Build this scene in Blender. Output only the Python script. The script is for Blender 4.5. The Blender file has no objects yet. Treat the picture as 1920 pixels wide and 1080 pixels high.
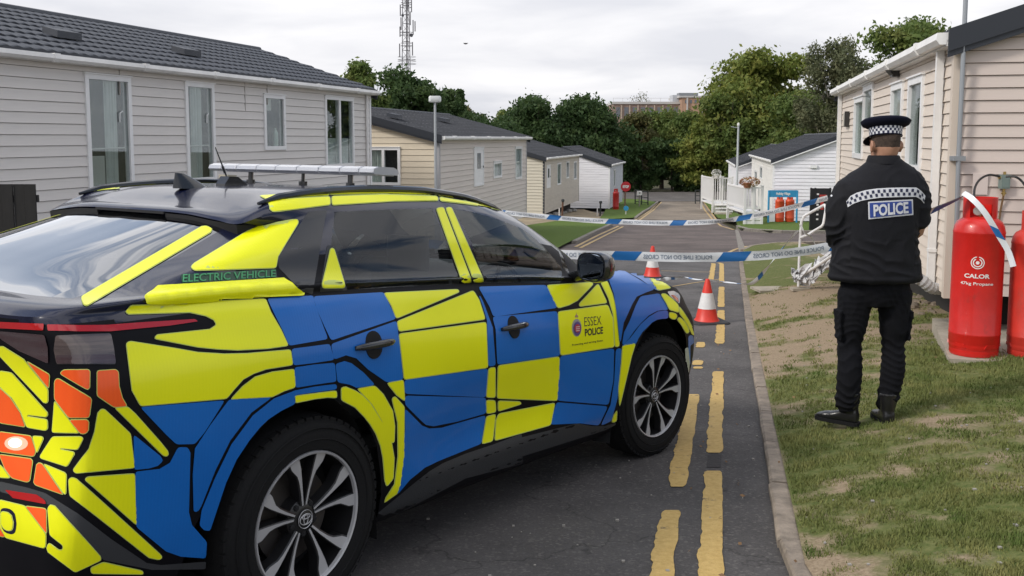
import bpy, bmesh, math, random
import numpy as np
from mathutils import Vector, Matrix, noise
from mathutils.bvhtree import BVHTree
from mathutils.geometry import delaunay_2d_cdt, tessellate_polygon

SC = bpy.context.scene
COL = SC.collection
rnd = random.Random(7)

# ---------------------------------------------------------------- camera
F_PX, CYP = 1800.0, 440.0
TH = math.atan((CYP - 260.0) / F_PX)
cam = bpy.data.cameras.new('camera')
cam.sensor_width = 36.0
cam.lens = F_PX / 1920.0 * 36.0
cam.shift_y = -(540.0 - CYP) / 1920.0
cam.clip_start = 0.05
cam.clip_end = 3000.0
camo = bpy.data.objects.new('camera', cam)
camo.location = (0, 0, 0)
camo.rotation_euler = (math.pi / 2 - TH, 0, 0)
COL.objects.link(camo)
SC.camera = camo

# ---------------------------------------------------------------- sky and sun
SUN_EL, SUN_AZ = math.radians(38), math.radians(-112)     # azimuth from +Y towards +X
wd = bpy.data.worlds.new('World')
SC.world = wd
wd.use_nodes = True
nt = wd.node_tree
nt.nodes.clear()
N = nt.nodes.new
L = nt.links.new
out = N('ShaderNodeOutputWorld'); bg = N('ShaderNodeBackground'); bg.inputs[1].default_value = 0.10
sky = N('ShaderNodeTexSky'); sky.sky_type = 'NISHITA'; sky.sun_disc = False
sky.sun_elevation = SUN_EL; sky.sun_rotation = SUN_AZ
tc = N('ShaderNodeTexCoord')
sep = N('ShaderNodeSeparateXYZ'); L(tc.outputs['Generated'], sep.inputs[0])
za = N('ShaderNodeMath'); za.operation = 'MAXIMUM'; za.inputs[1].default_value = 0.0; L(sep.outputs[2], za.inputs[0])
zb = N('ShaderNodeMath'); zb.operation = 'ADD'; zb.inputs[1].default_value = 0.16; L(za.outputs[0], zb.inputs[0])
dv = N('ShaderNodeVectorMath'); dv.operation = 'DIVIDE'; L(tc.outputs['Generated'], dv.inputs[0])
cmb = N('ShaderNodeCombineXYZ'); L(zb.outputs[0], cmb.inputs[0]); L(zb.outputs[0], cmb.inputs[1]); cmb.inputs[2].default_value = 1.0
L(cmb.outputs[0], dv.inputs[1])
n1 = N('ShaderNodeTexNoise'); n1.inputs['Scale'].default_value = 1.15; n1.inputs['Detail'].default_value = 8; n1.inputs['Roughness'].default_value = 0.5; n1.inputs['Distortion'].default_value = 0.35
mp = N('ShaderNodeMapping'); mp.inputs['Scale'].default_value = (1.0, 1.3, 1.0); mp.inputs['Rotation'].default_value = (0, 0, 0.5); mp.inputs['Location'].default_value = (3.1, 1.7, 0)
L(dv.outputs[0], mp.inputs[0]); L(mp.outputs[0], n1.inputs['Vector'])
cr = N('ShaderNodeValToRGB')
cr.color_ramp.elements[0].position = 0.33; cr.color_ramp.elements[0].color = (4.85, 4.92, 5.25, 1)
cr.color_ramp.elements[1].position = 0.66; cr.color_ramp.elements[1].color = (6.4, 6.35, 6.45, 1)
L(n1.outputs[0], cr.inputs[0])
# breaks of blue appear between the clouds higher up
n2 = N('ShaderNodeTexNoise'); n2.inputs['Scale'].default_value = 1.25; n2.inputs['Detail'].default_value = 7; n2.inputs['Distortion'].default_value = 0.5
mp2 = N('ShaderNodeMapping'); mp2.inputs['Scale'].default_value = (0.8, 2.6, 1.0); mp2.inputs['Rotation'].default_value = (0, 0, -0.35)
L(dv.outputs[0], mp2.inputs[0]); L(mp2.outputs[0], n2.inputs['Vector'])
mr = N('ShaderNodeMapRange'); mr.inputs['From Min'].default_value = 0.47; mr.inputs['From Max'].default_value = 0.56; L(n2.outputs[0], mr.inputs[0])
mz = N('ShaderNodeMapRange'); mz.inputs['From Min'].default_value = 0.18; mz.inputs['From Max'].default_value = 0.42; L(sep.outputs[2], mz.inputs[0])
mul = N('ShaderNodeMath'); mul.operation = 'MULTIPLY'; L(mr.outputs[0], mul.inputs[0]); L(mz.outputs[0], mul.inputs[1])
mul2 = N('ShaderNodeMath'); mul2.operation = 'MULTIPLY'; mul2.inputs[1].default_value = 0.92; L(mul.outputs[0], mul2.inputs[0])
mix = N('ShaderNodeMix'); mix.data_type = 'RGBA'
# an overcast sky is brighter overhead than at the horizon
gr = N('ShaderNodeMath'); gr.operation = 'MULTIPLY_ADD'; gr.inputs[1].default_value = 0.75; gr.inputs[2].default_value = 1.0; L(za.outputs[0], gr.inputs[0])
gv = N('ShaderNodeVectorMath'); gv.operation = 'SCALE'; L(cr.outputs[0], gv.inputs[0]); L(gr.outputs[0], gv.inputs['Scale'])
L(mul2.outputs[0], mix.inputs[0]); L(gv.outputs[0], mix.inputs[6]); L(sky.outputs[0], mix.inputs[7])
L(mix.outputs[2], bg.inputs[0]); L(bg.outputs[0], out.inputs[0])

sun = bpy.data.lights.new('sun', 'SUN')
sun.energy = 1.45; sun.angle = math.radians(10); sun.color = (1.0, 0.95, 0.88)
suno = bpy.data.objects.new('sun', sun)
sd = Vector((math.sin(SUN_AZ) * math.cos(SUN_EL), math.cos(SUN_AZ) * math.cos(SUN_EL), math.sin(SUN_EL)))
suno.rotation_euler = (-sd).to_track_quat('-Z', 'Y').to_euler()
suno.location = sd * 30
COL.objects.link(suno)
SC.view_settings.view_transform = 'Standard'
SC.view_settings.look = 'None'
SC.view_settings.exposure = 0.60
SC.view_settings.gamma = 1.0

# ---------------------------------------------------------------- helpers
def pxdir(px, py):
    u = (px - 960.0) / F_PX; v = (CYP - py) / F_PX
    return Vector((u, math.cos(TH) + v * math.sin(TH), -math.sin(TH) + v * math.cos(TH)))
def at(px, py, Y):
    d = pxdir(px, py); return d * (Y / d.y)

def tag(o, label=None, cat=None, group=None, kind=None):
    if label: o['label'] = label
    if cat: o['category'] = cat
    if group: o['group'] = group
    if kind: o['kind'] = kind
    return o

def thing(name, label, cat, loc=(0, 0, 0), rotz=0.0, group=None):
    o = bpy.data.objects.new(name, None); o.empty_display_size = 0.2
    o.location = loc; o.rotation_euler = (0, 0, rotz)
    COL.objects.link(o)
    return tag(o, label, cat, group)

def obj(name, me, parent=None, label=None):
    o = bpy.data.objects.new(name, me); COL.objects.link(o)
    if parent is not None: o.parent = parent
    if label: o['label'] = label
    return o

def copy_tree(o, parent=None):
    c = o.copy(); COL.objects.link(c); c.parent = parent
    for ch in list(o.children): copy_tree(ch, c)
    return c

class MB:
    """collects shapes; build() links them as one mesh object"""
    def __init__(s): s.v = []; s.f = []; s.m = []; s.mi = 0
    def add(s, vs, fs, mi=None):
        b = len(s.v); s.v.extend([tuple(p) for p in vs])
        for f in fs: s.f.append([b + i for i in f]); s.m.append(s.mi if mi is None else mi)
        return s
    def box(s, a, b, M=None, mi=None):
        (x0, y0, z0), (x1, y1, z1) = a, b
        vs = [(x0, y0, z0), (x1, y0, z0), (x1, y1, z0), (x0, y1, z0), (x0, y0, z1), (x1, y0, z1), (x1, y1, z1), (x0, y1, z1)]
        if M is not None: vs = [M @ Vector(p) for p in vs]
        return s.add(vs, [(0, 3, 2, 1), (4, 5, 6, 7), (0, 1, 5, 4), (1, 2, 6, 5), (2, 3, 7, 6), (3, 0, 4, 7)], mi)
    def tube(s, pts, r, n=8, closed_ends=True, mi=None, ry=None):
        """tube through pts with radius (or list of radii)"""
        pts = [Vector(p) for p in pts]; k = len(pts)
        rs = r if isinstance(r, (list, tuple)) else [r] * k
        rings = []; up = None
        for i in range(k):
            t = (pts[min(i + 1, k - 1)] - pts[max(i - 1, 0)]).normalized()
            if up is None:
                up = Vector((0, 0, 1)) if abs(t.z) < .9 else Vector((1, 0, 0))
            a = t.cross(up).normalized(); b = a.cross(t).normalized(); up = b
            rings.append([pts[i] + (a * math.cos(2 * math.pi * j / n) + b * math.sin(2 * math.pi * j / n)) * rs[i] for j in range(n)])
        vs = [p for R in rings for p in R]; fs = []
        for i in range(k - 1):
            for j in range(n):
                fs.append((i * n + j, i * n + (j + 1) % n, (i + 1) * n + (j + 1) % n, (i + 1) * n + j))
        if closed_ends:
            fs.append(tuple(range(n - 1, -1, -1))); fs.append(tuple((k - 1) * n + j for j in range(n)))
        return s.add(vs, fs, mi)
    def lathe(s, prof, n=24, M=None, mi=None, cap=True):
        """profile of (r, z) turned about z"""
        vs = []; fs = []; k = len(prof)
        for (r, z) in prof:
            for j in range(n):
                a = 2 * math.pi * j / n; vs.append((r * math.cos(a), r * math.sin(a), z))
        if M is not None: vs = [M @ Vector(p) for p in vs]
        for i in range(k - 1):
            for j in range(n):
                fs.append((i * n + j, i * n + (j + 1) % n, (i + 1) * n + (j + 1) % n, (i + 1) * n + j))
        if cap:
            fs.append(tuple(range(n - 1, -1, -1))); fs.append(tuple((k - 1) * n + j for j in range(n)))
        return s.add(vs, fs, mi)
    def loft(s, rings, cap=True, mi=None):
        n = len(rings[0]); vs = [p for R in rings for p in R]; fs = []
        for i in range(len(rings) - 1):
            for j in range(n):
                fs.append((i * n + j, i * n + (j + 1) % n, (i + 1) * n + (j + 1) % n, (i + 1) * n + j))
        if cap:
            fs.append(tuple(range(n - 1, -1, -1))); fs.append(tuple((len(rings) - 1) * n + j for j in range(n)))
        return s.add(vs, fs, mi)
    def prism(s, poly, ext, mi=None):
        """closed 3D polygon extruded by vector ext"""
        n = len(poly); e = Vector(ext); P = [Vector(p) for p in poly]
        vs = P + [p + e for p in P]
        fs = [tuple(range(n)), tuple(range(2 * n - 1, n - 1, -1))] + [(i, i + n, (i + 1) % n + n, (i + 1) % n) for i in range(n)]
        return s.add(vs, fs, mi)
    def mesh(s, name, mats, smooth=False, fix=True, angle=None):
        me = bpy.data.meshes.new(name)
        me.from_pydata(s.v, [], s.f)
        for m in (mats if isinstance(mats, (list, tuple)) else [mats]): me.materials.append(m)
        if any(s.m): me.polygons.foreach_set('material_index', s.m)
        if fix:
            bm = bmesh.new(); bm.from_mesh(me); bmesh.ops.recalc_face_normals(bm, faces=bm.faces); bm.to_mesh(me); bm.free()
        if smooth:
            me.polygons.foreach_set('use_smooth', [True] * len(me.polygons))
            if angle is not None:
                try: me.set_sharp_from_angle(angle=math.radians(angle))
                except Exception: pass
        me.update()
        return me
    def build(s, name, mats, parent=None, smooth=False, label=None, angle=35, fix=True):
        return obj(name, s.mesh(name, mats, smooth, fix, angle), parent, label)

# ---------------------------------------------------------------- materials
MATS = {}
def mat(name, col, rough=0.5, metal=0.0, spec=0.5, coat=0.0, var=0.0, vscale=5.0, bump=0.0, bscale=40.0, emis=None, estr=0.0, col2=None, vdetail=5.0, coords='Object', stretch=None, sheen=0.0, trans=0.0, grime=None):
    if name in MATS: return MATS[name]
    m = bpy.data.materials.new(name); m.use_nodes = True; t = m.node_tree
    b = t.nodes['Principled BSDF']
    b.inputs['Roughness'].default_value = rough; b.inputs['Metallic'].default_value = metal
    b.inputs['Specular IOR Level'].default_value = spec; b.inputs['Coat Weight'].default_value = coat
    b.inputs['Coat Roughness'].default_value = 0.03
    b.inputs['Base Color'].default_value = (*col, 1)
    if sheen: b.inputs['Sheen Weight'].default_value = sheen
    if trans: b.inputs['Transmission Weight'].default_value = trans
    if emis: b.inputs['Emission Color'].default_value = (*emis, 1); b.inputs['Emission Strength'].default_value = estr
    tcn = t.nodes.new('ShaderNodeTexCoord'); src = tcn.outputs[coords]
    if stretch:
        mpn = t.nodes.new('ShaderNodeMapping'); mpn.inputs['Scale'].default_value = stretch
        t.links.new(src, mpn.inputs[0]); src = mpn.outputs[0]
    if var or col2:
        nz = t.nodes.new('ShaderNodeTexNoise'); nz.inputs['Scale'].default_value = vscale; nz.inputs['Detail'].default_value = vdetail
        nz.inputs['Roughness'].default_value = 0.65
        t.links.new(src, nz.inputs['Vector'])
        rp = t.nodes.new('ShaderNodeValToRGB'); rp.color_ramp.elements[0].position = .3; rp.color_ramp.elements[1].position = .7
        if col2: c0, c1 = col, col2
        else: c0 = [max(0, c * (1 - var)) for c in col]; c1 = [min(1, c * (1 + var)) for c in col]
        rp.color_ramp.elements[0].color = (*c0, 1); rp.color_ramp.elements[1].color = (*c1, 1)
        t.links.new(nz.outputs[0], rp.inputs[0]); t.links.new(rp.outputs[0], b.inputs['Base Color'])
    if bump:
        nz = t.nodes.new('ShaderNodeTexNoise'); nz.inputs['Scale'].default_value = bscale; nz.inputs['Detail'].default_value = 4
        t.links.new(src, nz.inputs['Vector'])
        bp = t.nodes.new('ShaderNodeBump'); bp.inputs['Strength'].default_value = bump; bp.inputs['Distance'].default_value = 0.01
        t.links.new(nz.outputs[0], bp.inputs['Height']); t.links.new(bp.outputs[0], b.inputs['Normal'])
    if grime:
        src2 = tcn.outputs[coords]; gm = t.nodes.new('ShaderNodeMapping'); gm.inputs['Scale'].default_value = grime[2]
        t.links.new(src2, gm.inputs[0]); g = t.nodes.new('ShaderNodeTexNoise'); g.inputs['Scale'].default_value = grime[1]; g.inputs['Detail'].default_value = 9; g.inputs['Roughness'].default_value = .7
        t.links.new(gm.outputs[0], g.inputs['Vector']); q = t.nodes.new('ShaderNodeMapRange'); q.inputs['From Min'].default_value = grime[3]; q.inputs['From Max'].default_value = grime[4]; q.inputs['To Max'].default_value = grime[5]
        t.links.new(g.outputs[0], q.inputs[0]); x = t.nodes.new('ShaderNodeMix'); x.data_type = 'RGBA'; t.links.new(q.outputs[0], x.inputs[0])
        bc = b.inputs['Base Color']
        if bc.links: t.links.new(bc.links[0].from_socket, x.inputs[6])
        else: x.inputs[6].default_value = (*col, 1)
        x.inputs[7].default_value = (*grime[0], 1); t.links.new(x.outputs[2], bc)
    MATS[name] = m
    return m

def glass_mat(name, tint=(0.55, 0.6, 0.6), keep=0.9, rough=0.0):
    """thin pane: tinted see-through with a mirror-like coat by angle"""
    if name in MATS: return MATS[name]
    m = bpy.data.materials.new(name); m.use_nodes = True; t = m.node_tree; t.nodes.clear()
    o = t.nodes.new('ShaderNodeOutputMaterial'); tr = t.nodes.new('ShaderNodeBsdfTransparent'); tr.inputs[0].default_value = (*tint, 1)
    gl = t.nodes.new('ShaderNodeBsdfGlossy'); gl.inputs['Roughness'].default_value = rough; gl.inputs[0].default_value = (0.95, 0.97, 1, 1)
    fr = t.nodes.new('ShaderNodeFresnel'); fr.inputs[0].default_value = 1.52
    mu = t.nodes.new('ShaderNodeMath'); mu.operation = 'MULTIPLY'; mu.inputs[1].default_value = 1.0 + keep; mu.use_clamp = True
    mx = t.nodes.new('ShaderNodeMixShader')
    t.links.new(fr.outputs[0], mu.inputs[0]); t.links.new(mu.outputs[0], mx.inputs[0])
    t.links.new(tr.outputs[0], mx.inputs[1]); t.links.new(gl.outputs[0], mx.inputs[2]); t.links.new(mx.outputs[0], o.inputs[0])
    MATS[name] = m
    return m

def text_mesh(s, size=1.0, bold=0.0, align='LEFT'):
    """flat outline text as a mesh in the XY plane (verts, faces)"""
    cu = bpy.data.curves.new('t', 'FONT'); cu.body = s; cu.size = size; cu.offset = bold; cu.align_x = align
    cu.resolution_u = 3
    o = bpy.data.objects.new('t', cu); COL.objects.link(o)
    dg = bpy.context.evaluated_depsgraph_get()
    me = bpy.data.meshes.new_from_object(o.evaluated_get(dg))
    v = [tuple(x.co) for x in me.vertices]; f = [tuple(p.vertices) for p in me.polygons]
    bpy.data.objects.remove(o); bpy.data.curves.remove(cu); bpy.data.meshes.remove(me)
    return v, f
# ================================================================ ground
_yy = np.arange(-12, 420, .25)
_zz = np.interp(_yy, [-12, 0, 3.3, 5.6, 10, 21, 43, 62, 80, 120, 420], [-.95, -1.46, -1.713, -1.897, -2.20, -2.83, -3.80, -4.62, -5.05, -5.7, -9.0])
_k = np.ones(13) / 13; _zz = np.convolve(np.pad(_zz, 6, mode='edge'), _k, mode='valid')
def Zr(Y): return float(np.interp(Y, _yy, _zz))
def gpx(px, py, dz=0.0):
    d = pxdir(px, py); t0, t1 = 1.0, 400.0
    f = lambda t: d.z * t - (Zr(d.y * t) + dz)
    for _ in range(50):
        tm = (t0 + t1) / 2
        if f(tm) > 0: t0 = tm
        else: t1 = tm
    return d * t0
KERB_PX = [(1500, 1240), (1468, 1080), (1450, 960), (1433, 850), (1417, 740), (1404, 650), (1394, 570), (1387, 505), (1385, 478)]
KERB = [gpx(*p) for p in KERB_PX]
def xk(Y): return float(np.interp(Y, [p.y for p in KERB], [p.x for p in KERB]))
def lawn(X, Y):
    d = max(0.0, X - xk(Y) - .06); h = .045 + .20 * min(d, 1) + .08 * min(max(0, d - 1), 3)
    k = min(1, max(0, (24 - Y) / 9)); h = .06 + (h - .06) * k * k * (3 - 2 * k)
    return Zr(Y) + h
def world_poly(name, poly, mats, zf, step, attr=None, parent=None, maxn=40000):
    poly = densify2(poly, step)
    xs_ = [p[0] for p in poly]; ys_ = [p[1] for p in poly]; pts = list(poly)
    gy = np.arange(min(ys_), max(ys_), step)
    pa = np.array(poly)
    for iy, y in enumerate(gy):
        row = inpoly_row(pa, y + .013)
        for a, b in row:
            x = a + step * .5
            while x < b - step * .4:
                pts.append((x, y + .013)); x += step
    r = delaunay_2d_cdt([Vector(p) for p in pts], [], [list(range(len(poly)))], 1, 1e-5)
    vs = [(p.x, p.y, zf(p.x, p.y)) for p in r[0]]
    me = bpy.data.meshes.new(name); me.from_pydata(vs, [], [f[::-1] if False else f for f in r[2]])
    for m in (mats if isinstance(mats, (list, tuple)) else [mats]): me.materials.append(m)
    me.polygons.foreach_set('use_smooth', [True] * len(me.polygons))
    if attr:
        a = me.attributes.new('bare', 'FLOAT', 'POINT'); a.data.foreach_set('value', [attr(v[0], v[1]) for v in vs])
    me.update()
    return obj(name, me, parent)
def densify2(poly, step):
    o = []
    for i in range(len(poly)):
        a = Vector(poly[i][:2]); b = Vector(poly[(i + 1) % len(poly)][:2]); k = max(1, int((b - a).length / step))
        for j in range(k): o.append(tuple(a.lerp(b, j / k)))
    return o
def inpoly_row(pa, y):
    xs_ = []
    n = len(pa)
    for i in range(n):
        x1, y1 = pa[i]; x2, y2 = pa[i - 1]
        if (y1 > y) != (y2 > y): xs_.append((x2 - x1) * (y - y1) / (y2 - y1) + x1)
    xs_.sort(); return list(zip(xs_[::2], xs_[1::2]))
def P2(pts, dz=0.0): return [tuple(gpx(*p, dz))[:2] for p in pts]

def asphalt(name, c0, c1, fine=160, rough=.85):
    if name in MATS: return MATS[name]
    m = bpy.data.materials.new(name); m.use_nodes = True; t = m.node_tree; b = t.nodes['Principled BSDF']; b.inputs['Roughness'].default_value = rough
    b.inputs['Specular IOR Level'].default_value = .3
    tcn = t.nodes.new('ShaderNodeTexCoord')
    a = t.nodes.new('ShaderNodeTexNoise'); a.inputs['Scale'].default_value = fine; a.inputs['Detail'].default_value = 3; a.inputs['Roughness'].default_value = .8
    c = t.nodes.new('ShaderNodeTexNoise'); c.inputs['Scale'].default_value = .9; c.inputs['Detail'].default_value = 7; c.inputs['Roughness'].default_value = .6
    v = t.nodes.new('ShaderNodeTexVoronoi'); v.inputs['Scale'].default_value = 90
    for q in (a, c, v): t.links.new(tcn.outputs['Object'], q.inputs['Vector'])
    m1 = t.nodes.new('ShaderNodeMath'); m1.operation = 'MULTIPLY_ADD'; m1.inputs[1].default_value = .6; t.links.new(a.outputs[0], m1.inputs[0])
    m2 = t.nodes.new('ShaderNodeMath'); m2.operation = 'MULTIPLY'; m2.inputs[1].default_value = .8; t.links.new(c.outputs[0], m2.inputs[0]); t.links.new(m2.outputs[0], m1.inputs[2])
    rp = t.nodes.new('ShaderNodeValToRGB'); rp.color_ramp.elements[0].position = .56; rp.color_ramp.elements[1].position = .86
    rp.color_ramp.elements[0].color = (*c0, 1); rp.color_ramp.elements[1].color = (*c1, 1)
    t.links.new(m1.outputs[0], rp.inputs[0])
    v2 = t.nodes.new('ShaderNodeTexVoronoi'); v2.inputs['Scale'].default_value = 75; t.links.new(tcn.outputs['Object'], v2.inputs['Vector'])
    sp = t.nodes.new('ShaderNodeSeparateColor'); t.links.new(v2.outputs['Color'], sp.inputs[0])
    ch = t.nodes.new('ShaderNodeMapRange'); ch.inputs['From Min'].default_value = .80; ch.inputs['From Max'].default_value = 1.0; ch.inputs['To Max'].default_value = .32; t.links.new(sp.outputs[0], ch.inputs[0])
    cm = t.nodes.new('ShaderNodeMix'); cm.data_type = 'RGBA'; t.links.new(ch.outputs[0], cm.inputs[0]); t.links.new(rp.outputs[0], cm.inputs[6]); cm.inputs[7].default_value = (c1[0] * 2.1, c1[1] * 2.05, c1[2] * 1.95, 1)
    # worn stains and fine cracks
    st = t.nodes.new('ShaderNodeTexNoise'); st.inputs['Scale'].default_value = .35; st.inputs['Detail'].default_value = 10; st.inputs['Roughness'].default_value = .72; t.links.new(tcn.outputs['Object'], st.inputs['Vector'])
    sr = t.nodes.new('ShaderNodeMapRange'); sr.inputs['From Min'].default_value = .44; sr.inputs['From Max'].default_value = .62; sr.inputs['To Min'].default_value = .80; sr.inputs['To Max'].default_value = 1.12; t.links.new(st.outputs[0], sr.inputs[0])
    ck = t.nodes.new('ShaderNodeTexVoronoi'); ck.feature = 'DISTANCE_TO_EDGE'; ck.inputs['Scale'].default_value = .42
    wp = t.nodes.new('ShaderNodeTexNoise'); wp.inputs['Scale'].default_value = 1.6; wp.inputs['Detail'].default_value = 8; t.links.new(tcn.outputs['Object'], wp.inputs['Vector'])
    wa = t.nodes.new('ShaderNodeVectorMath'); wa.operation = 'MULTIPLY_ADD'; wa.inputs[1].default_value = (1.6, 1.6, 1.6); t.links.new(wp.outputs['Color'], wa.inputs[0]); t.links.new(tcn.outputs['Object'], wa.inputs[2]); t.links.new(wa.outputs[0], ck.inputs['Vector'])
    cr_ = t.nodes.new('ShaderNodeMapRange'); cr_.inputs['From Min'].default_value = .001; cr_.inputs['From Max'].default_value = .006; cr_.inputs['To Min'].default_value = .62; t.links.new(ck.outputs['Distance'], cr_.inputs[0])
    mm1 = t.nodes.new('ShaderNodeMath'); mm1.operation = 'MULTIPLY'; t.links.new(sr.outputs[0], mm1.inputs[0]); t.links.new(cr_.outputs[0], mm1.inputs[1])
    sc_ = t.nodes.new('ShaderNodeVectorMath'); sc_.operation = 'SCALE'; t.links.new(cm.outputs[2], sc_.inputs[0]); t.links.new(mm1.outputs[0], sc_.inputs['Scale']); t.links.new(sc_.outputs[0], b.inputs['Base Color'])
    bp = t.nodes.new('ShaderNodeBump'); bp.inputs['Strength'].default_value = .5; bp.inputs['Distance'].default_value = .004
    t.links.new(a.outputs[0], bp.inputs['Height']); t.links.new(bp.outputs[0], b.inputs['Normal'])
    MATS[name] = m; return m
a_near = asphalt('dark asphalt', (.062, .058, .057), (.130, .122, .119), 95)
a_brown = asphalt('reddish brown asphalt', (.085, .068, .062), (.15, .12, .108), 60)
a_tan = asphalt('pale tan lane surface', (.16, .13, .10), (.25, .21, .165), 30)  # lighter tan than the other road surfaces
a_far = asphalt('far grey road surface', (.085, .078, .072), (.14, .125, .115), 20)
def grass_ground(name='grass soil', g0=(.075, .10, .028), g1=(.155, .16, .062), d0=(.19, .14, .09), d1=(.36, .285, .20), use_attr=True, bias=0.0):
    if name in MATS: return MATS[name]
    m = bpy.data.materials.new(name); m.use_nodes = True; t = m.node_tree; b = t.nodes['Principled BSDF']; b.inputs['Roughness'].default_value = .95; b.inputs['Specular IOR Level'].default_value = .1
    tcn = t.nodes.new('ShaderNodeTexCoord')
    def nz(s, d=6, r=.6):
        q = t.nodes.new('ShaderNodeTexNoise'); q.inputs['Scale'].default_value = s; q.inputs['Detail'].default_value = d; q.inputs['Roughness'].default_value = r
        t.links.new(tcn.outputs['Object'], q.inputs['Vector']); return q
    def ramp(c0, c1, a, e):
        r = t.nodes.new('ShaderNodeValToRGB'); r.color_ramp.elements[0].position = a; r.color_ramp.elements[1].position = e
        r.color_ramp.elements[0].color = (*c0, 1); r.color_ramp.elements[1].color = (*c1, 1); return r
    n1_, n2_, n3_ = nz(22, 5, .7), nz(60, 4, .7), nz(7, 8, .75)
    rg_ = ramp(g0, g1, .35, .65); t.links.new(n1_.outputs[0], rg_.inputs[0])
    rd = ramp(d0, d1, .3, .7); t.links.new(n2_.outputs[0], rd.inputs[0])
    fac = t.nodes.new('ShaderNodeMath'); fac.operation = 'MULTIPLY_ADD'; fac.inputs[1].default_value = 1.0; fac.inputs[2].default_value = bias
    if use_attr:
        at_ = t.nodes.new('ShaderNodeAttribute'); at_.attribute_name = 'bare'
        ad = t.nodes.new('ShaderNodeMath'); ad.operation = 'ADD'; t.links.new(at_.outputs['Fac'], ad.inputs[0]); t.links.new(n3_.outputs[0], ad.inputs[1])
        t.links.new(ad.outputs[0], fac.inputs[0])
    else: t.links.new(n3_.outputs[0], fac.inputs[0])
    rf = t.nodes.new('ShaderNodeMapRange'); rf.inputs['From Min'].default_value = .82; rf.inputs['From Max'].default_value = 1.12; t.links.new(fac.outputs[0], rf.inputs[0])
    mx = t.nodes.new('ShaderNodeMix'); mx.data_type = 'RGBA'; t.links.new(rf.outputs[0], mx.inputs[0]); t.links.new(rg_.outputs[0], mx.inputs[6]); t.links.new(rd.outputs[0], mx.inputs[7])
    t.links.new(mx.outputs[2], b.inputs['Base Color'])
    bp = t.nodes.new('ShaderNodeBump'); bp.inputs['Strength'].default_value = .5; bp.inputs['Distance'].default_value = .015
    t.links.new(n2_.outputs[0], bp.inputs['Height']); t.links.new(bp.outputs[0], b.inputs['Normal'])
    MATS[name] = m; return m
g_near = grass_ground()
g_far = grass_ground('bright mown grass', (.060, .105, .020), (.12, .165, .042), (.19, .16, .08), (.27, .23, .13), False, .25)
g_base = grass_ground('rough earth and weeds', (.03, .045, .015), (.06, .07, .03), (.09, .07, .05), (.15, .12, .09), False, .45)
conc = mat('pale concrete', (.20, .18, .155), rough=.9, var=.35, vscale=14, bump=.4, bscale=90)
conc_d = mat('worn concrete edging', (.23, .19, .15), rough=.92, var=.4, vscale=9, bump=.6, bscale=70)
ypaint = mat('worn yellow road paint', (.42, .28, .085), rough=.8, col2=(.56, .385, .14), vscale=30, bump=.5, bscale=90, grime=((.10, .085, .06), 9, (1, 1, 1), .60, .66, .8))
ypaint_f = mat('pale yellow road paint', (.42, .30, .14), rough=.8, var=.25, vscale=10)

# base terrain reaching the horizon, lower than the surfaces laid over it
m = MB(); YS = [-12, -4, 0, 4, 8, 12, 16, 20, 26, 32, 38, 44, 52, 60, 70, 80, 95, 120, 160, 220, 320, 420, 900, 2000]; XS = [-900, -200, -80, -40, -20, -8, 0, 8, 20, 40, 80, 200, 900]
m.add([(x, y, Zr(min(y, 420)) - .16 - (y - 420) * .02 * (y > 420)) for y in YS for x in XS], [(i * len(XS) + j, i * len(XS) + j + 1, (i + 1) * len(XS) + j + 1, (i + 1) * len(XS) + j) for i in range(len(YS) - 1) for j in range(len(XS) - 1)])
tag(m.build('ground', g_base, smooth=True, fix=False), kind='structure')

kx = [(p.x, p.y) for p in KERB]
J = gpx(1384, 476)
near_road = [(-7.0, -6)] + [(KERB[0].x, -6)] + kx + P2([(1350, 484), (1240, 486), (1100, 480), (1060, 480)]) + [(-7.0, 21.5)]
near_road = [(p[0] + (.05 if 0 < i < 2 + len(kx) else 0), p[1]) for i, p in enumerate(near_road)]
tag(world_poly('road', near_road, a_near, lambda x, y: Zr(y), .5), kind='structure')
tag(world_poly('road_base', [(-7, 18), (9, 18), (9, 34), (6, 60), (-7, 60)], a_brown, lambda x, y: Zr(y) - .014, 1.0), kind='structure')
jr = P2([(1384, 477), (1350, 485), (1240, 487), (1100, 481), (1030, 492), (1030, 474), (1075, 456), (1141, 423), (1190, 412), (1345, 414), (1380, 432), (1440, 437), (1560, 438)]) + [(30, 33), (30, 24.8)] + P2([(1560, 456), (1450, 457), (1400, 463), (1388, 470)])
tag(world_poly('junction_road', jr, a_brown, lambda x, y: Zr(y) - .004, .8), kind='structure')
ln = P2([(1190, 411.5), (1345, 413.5), (1322, 378), (1240, 378)])
tag(world_poly('lane', ln, a_tan, lambda x, y: Zr(y), 1.5), kind='structure')
fr = P2([(1241, 377.6), (1321, 377.6)]) + [(30, 70), (70, 70), (70, 96), (-30, 96), (-30, 76)]
tag(world_poly('far_road', fr, a_far, lambda x, y: Zr(y) + .0, 3.0), kind='structure')
# gutter strip of pale concrete where the two surfaces meet the kerb line
tag(world_poly('gutter', P2([(1378, 431), (1384, 431), (1396, 462), (1390, 475), (1386, 476)]), conc, lambda x, y: Zr(y) + .008, .5), kind='structure')

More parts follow.
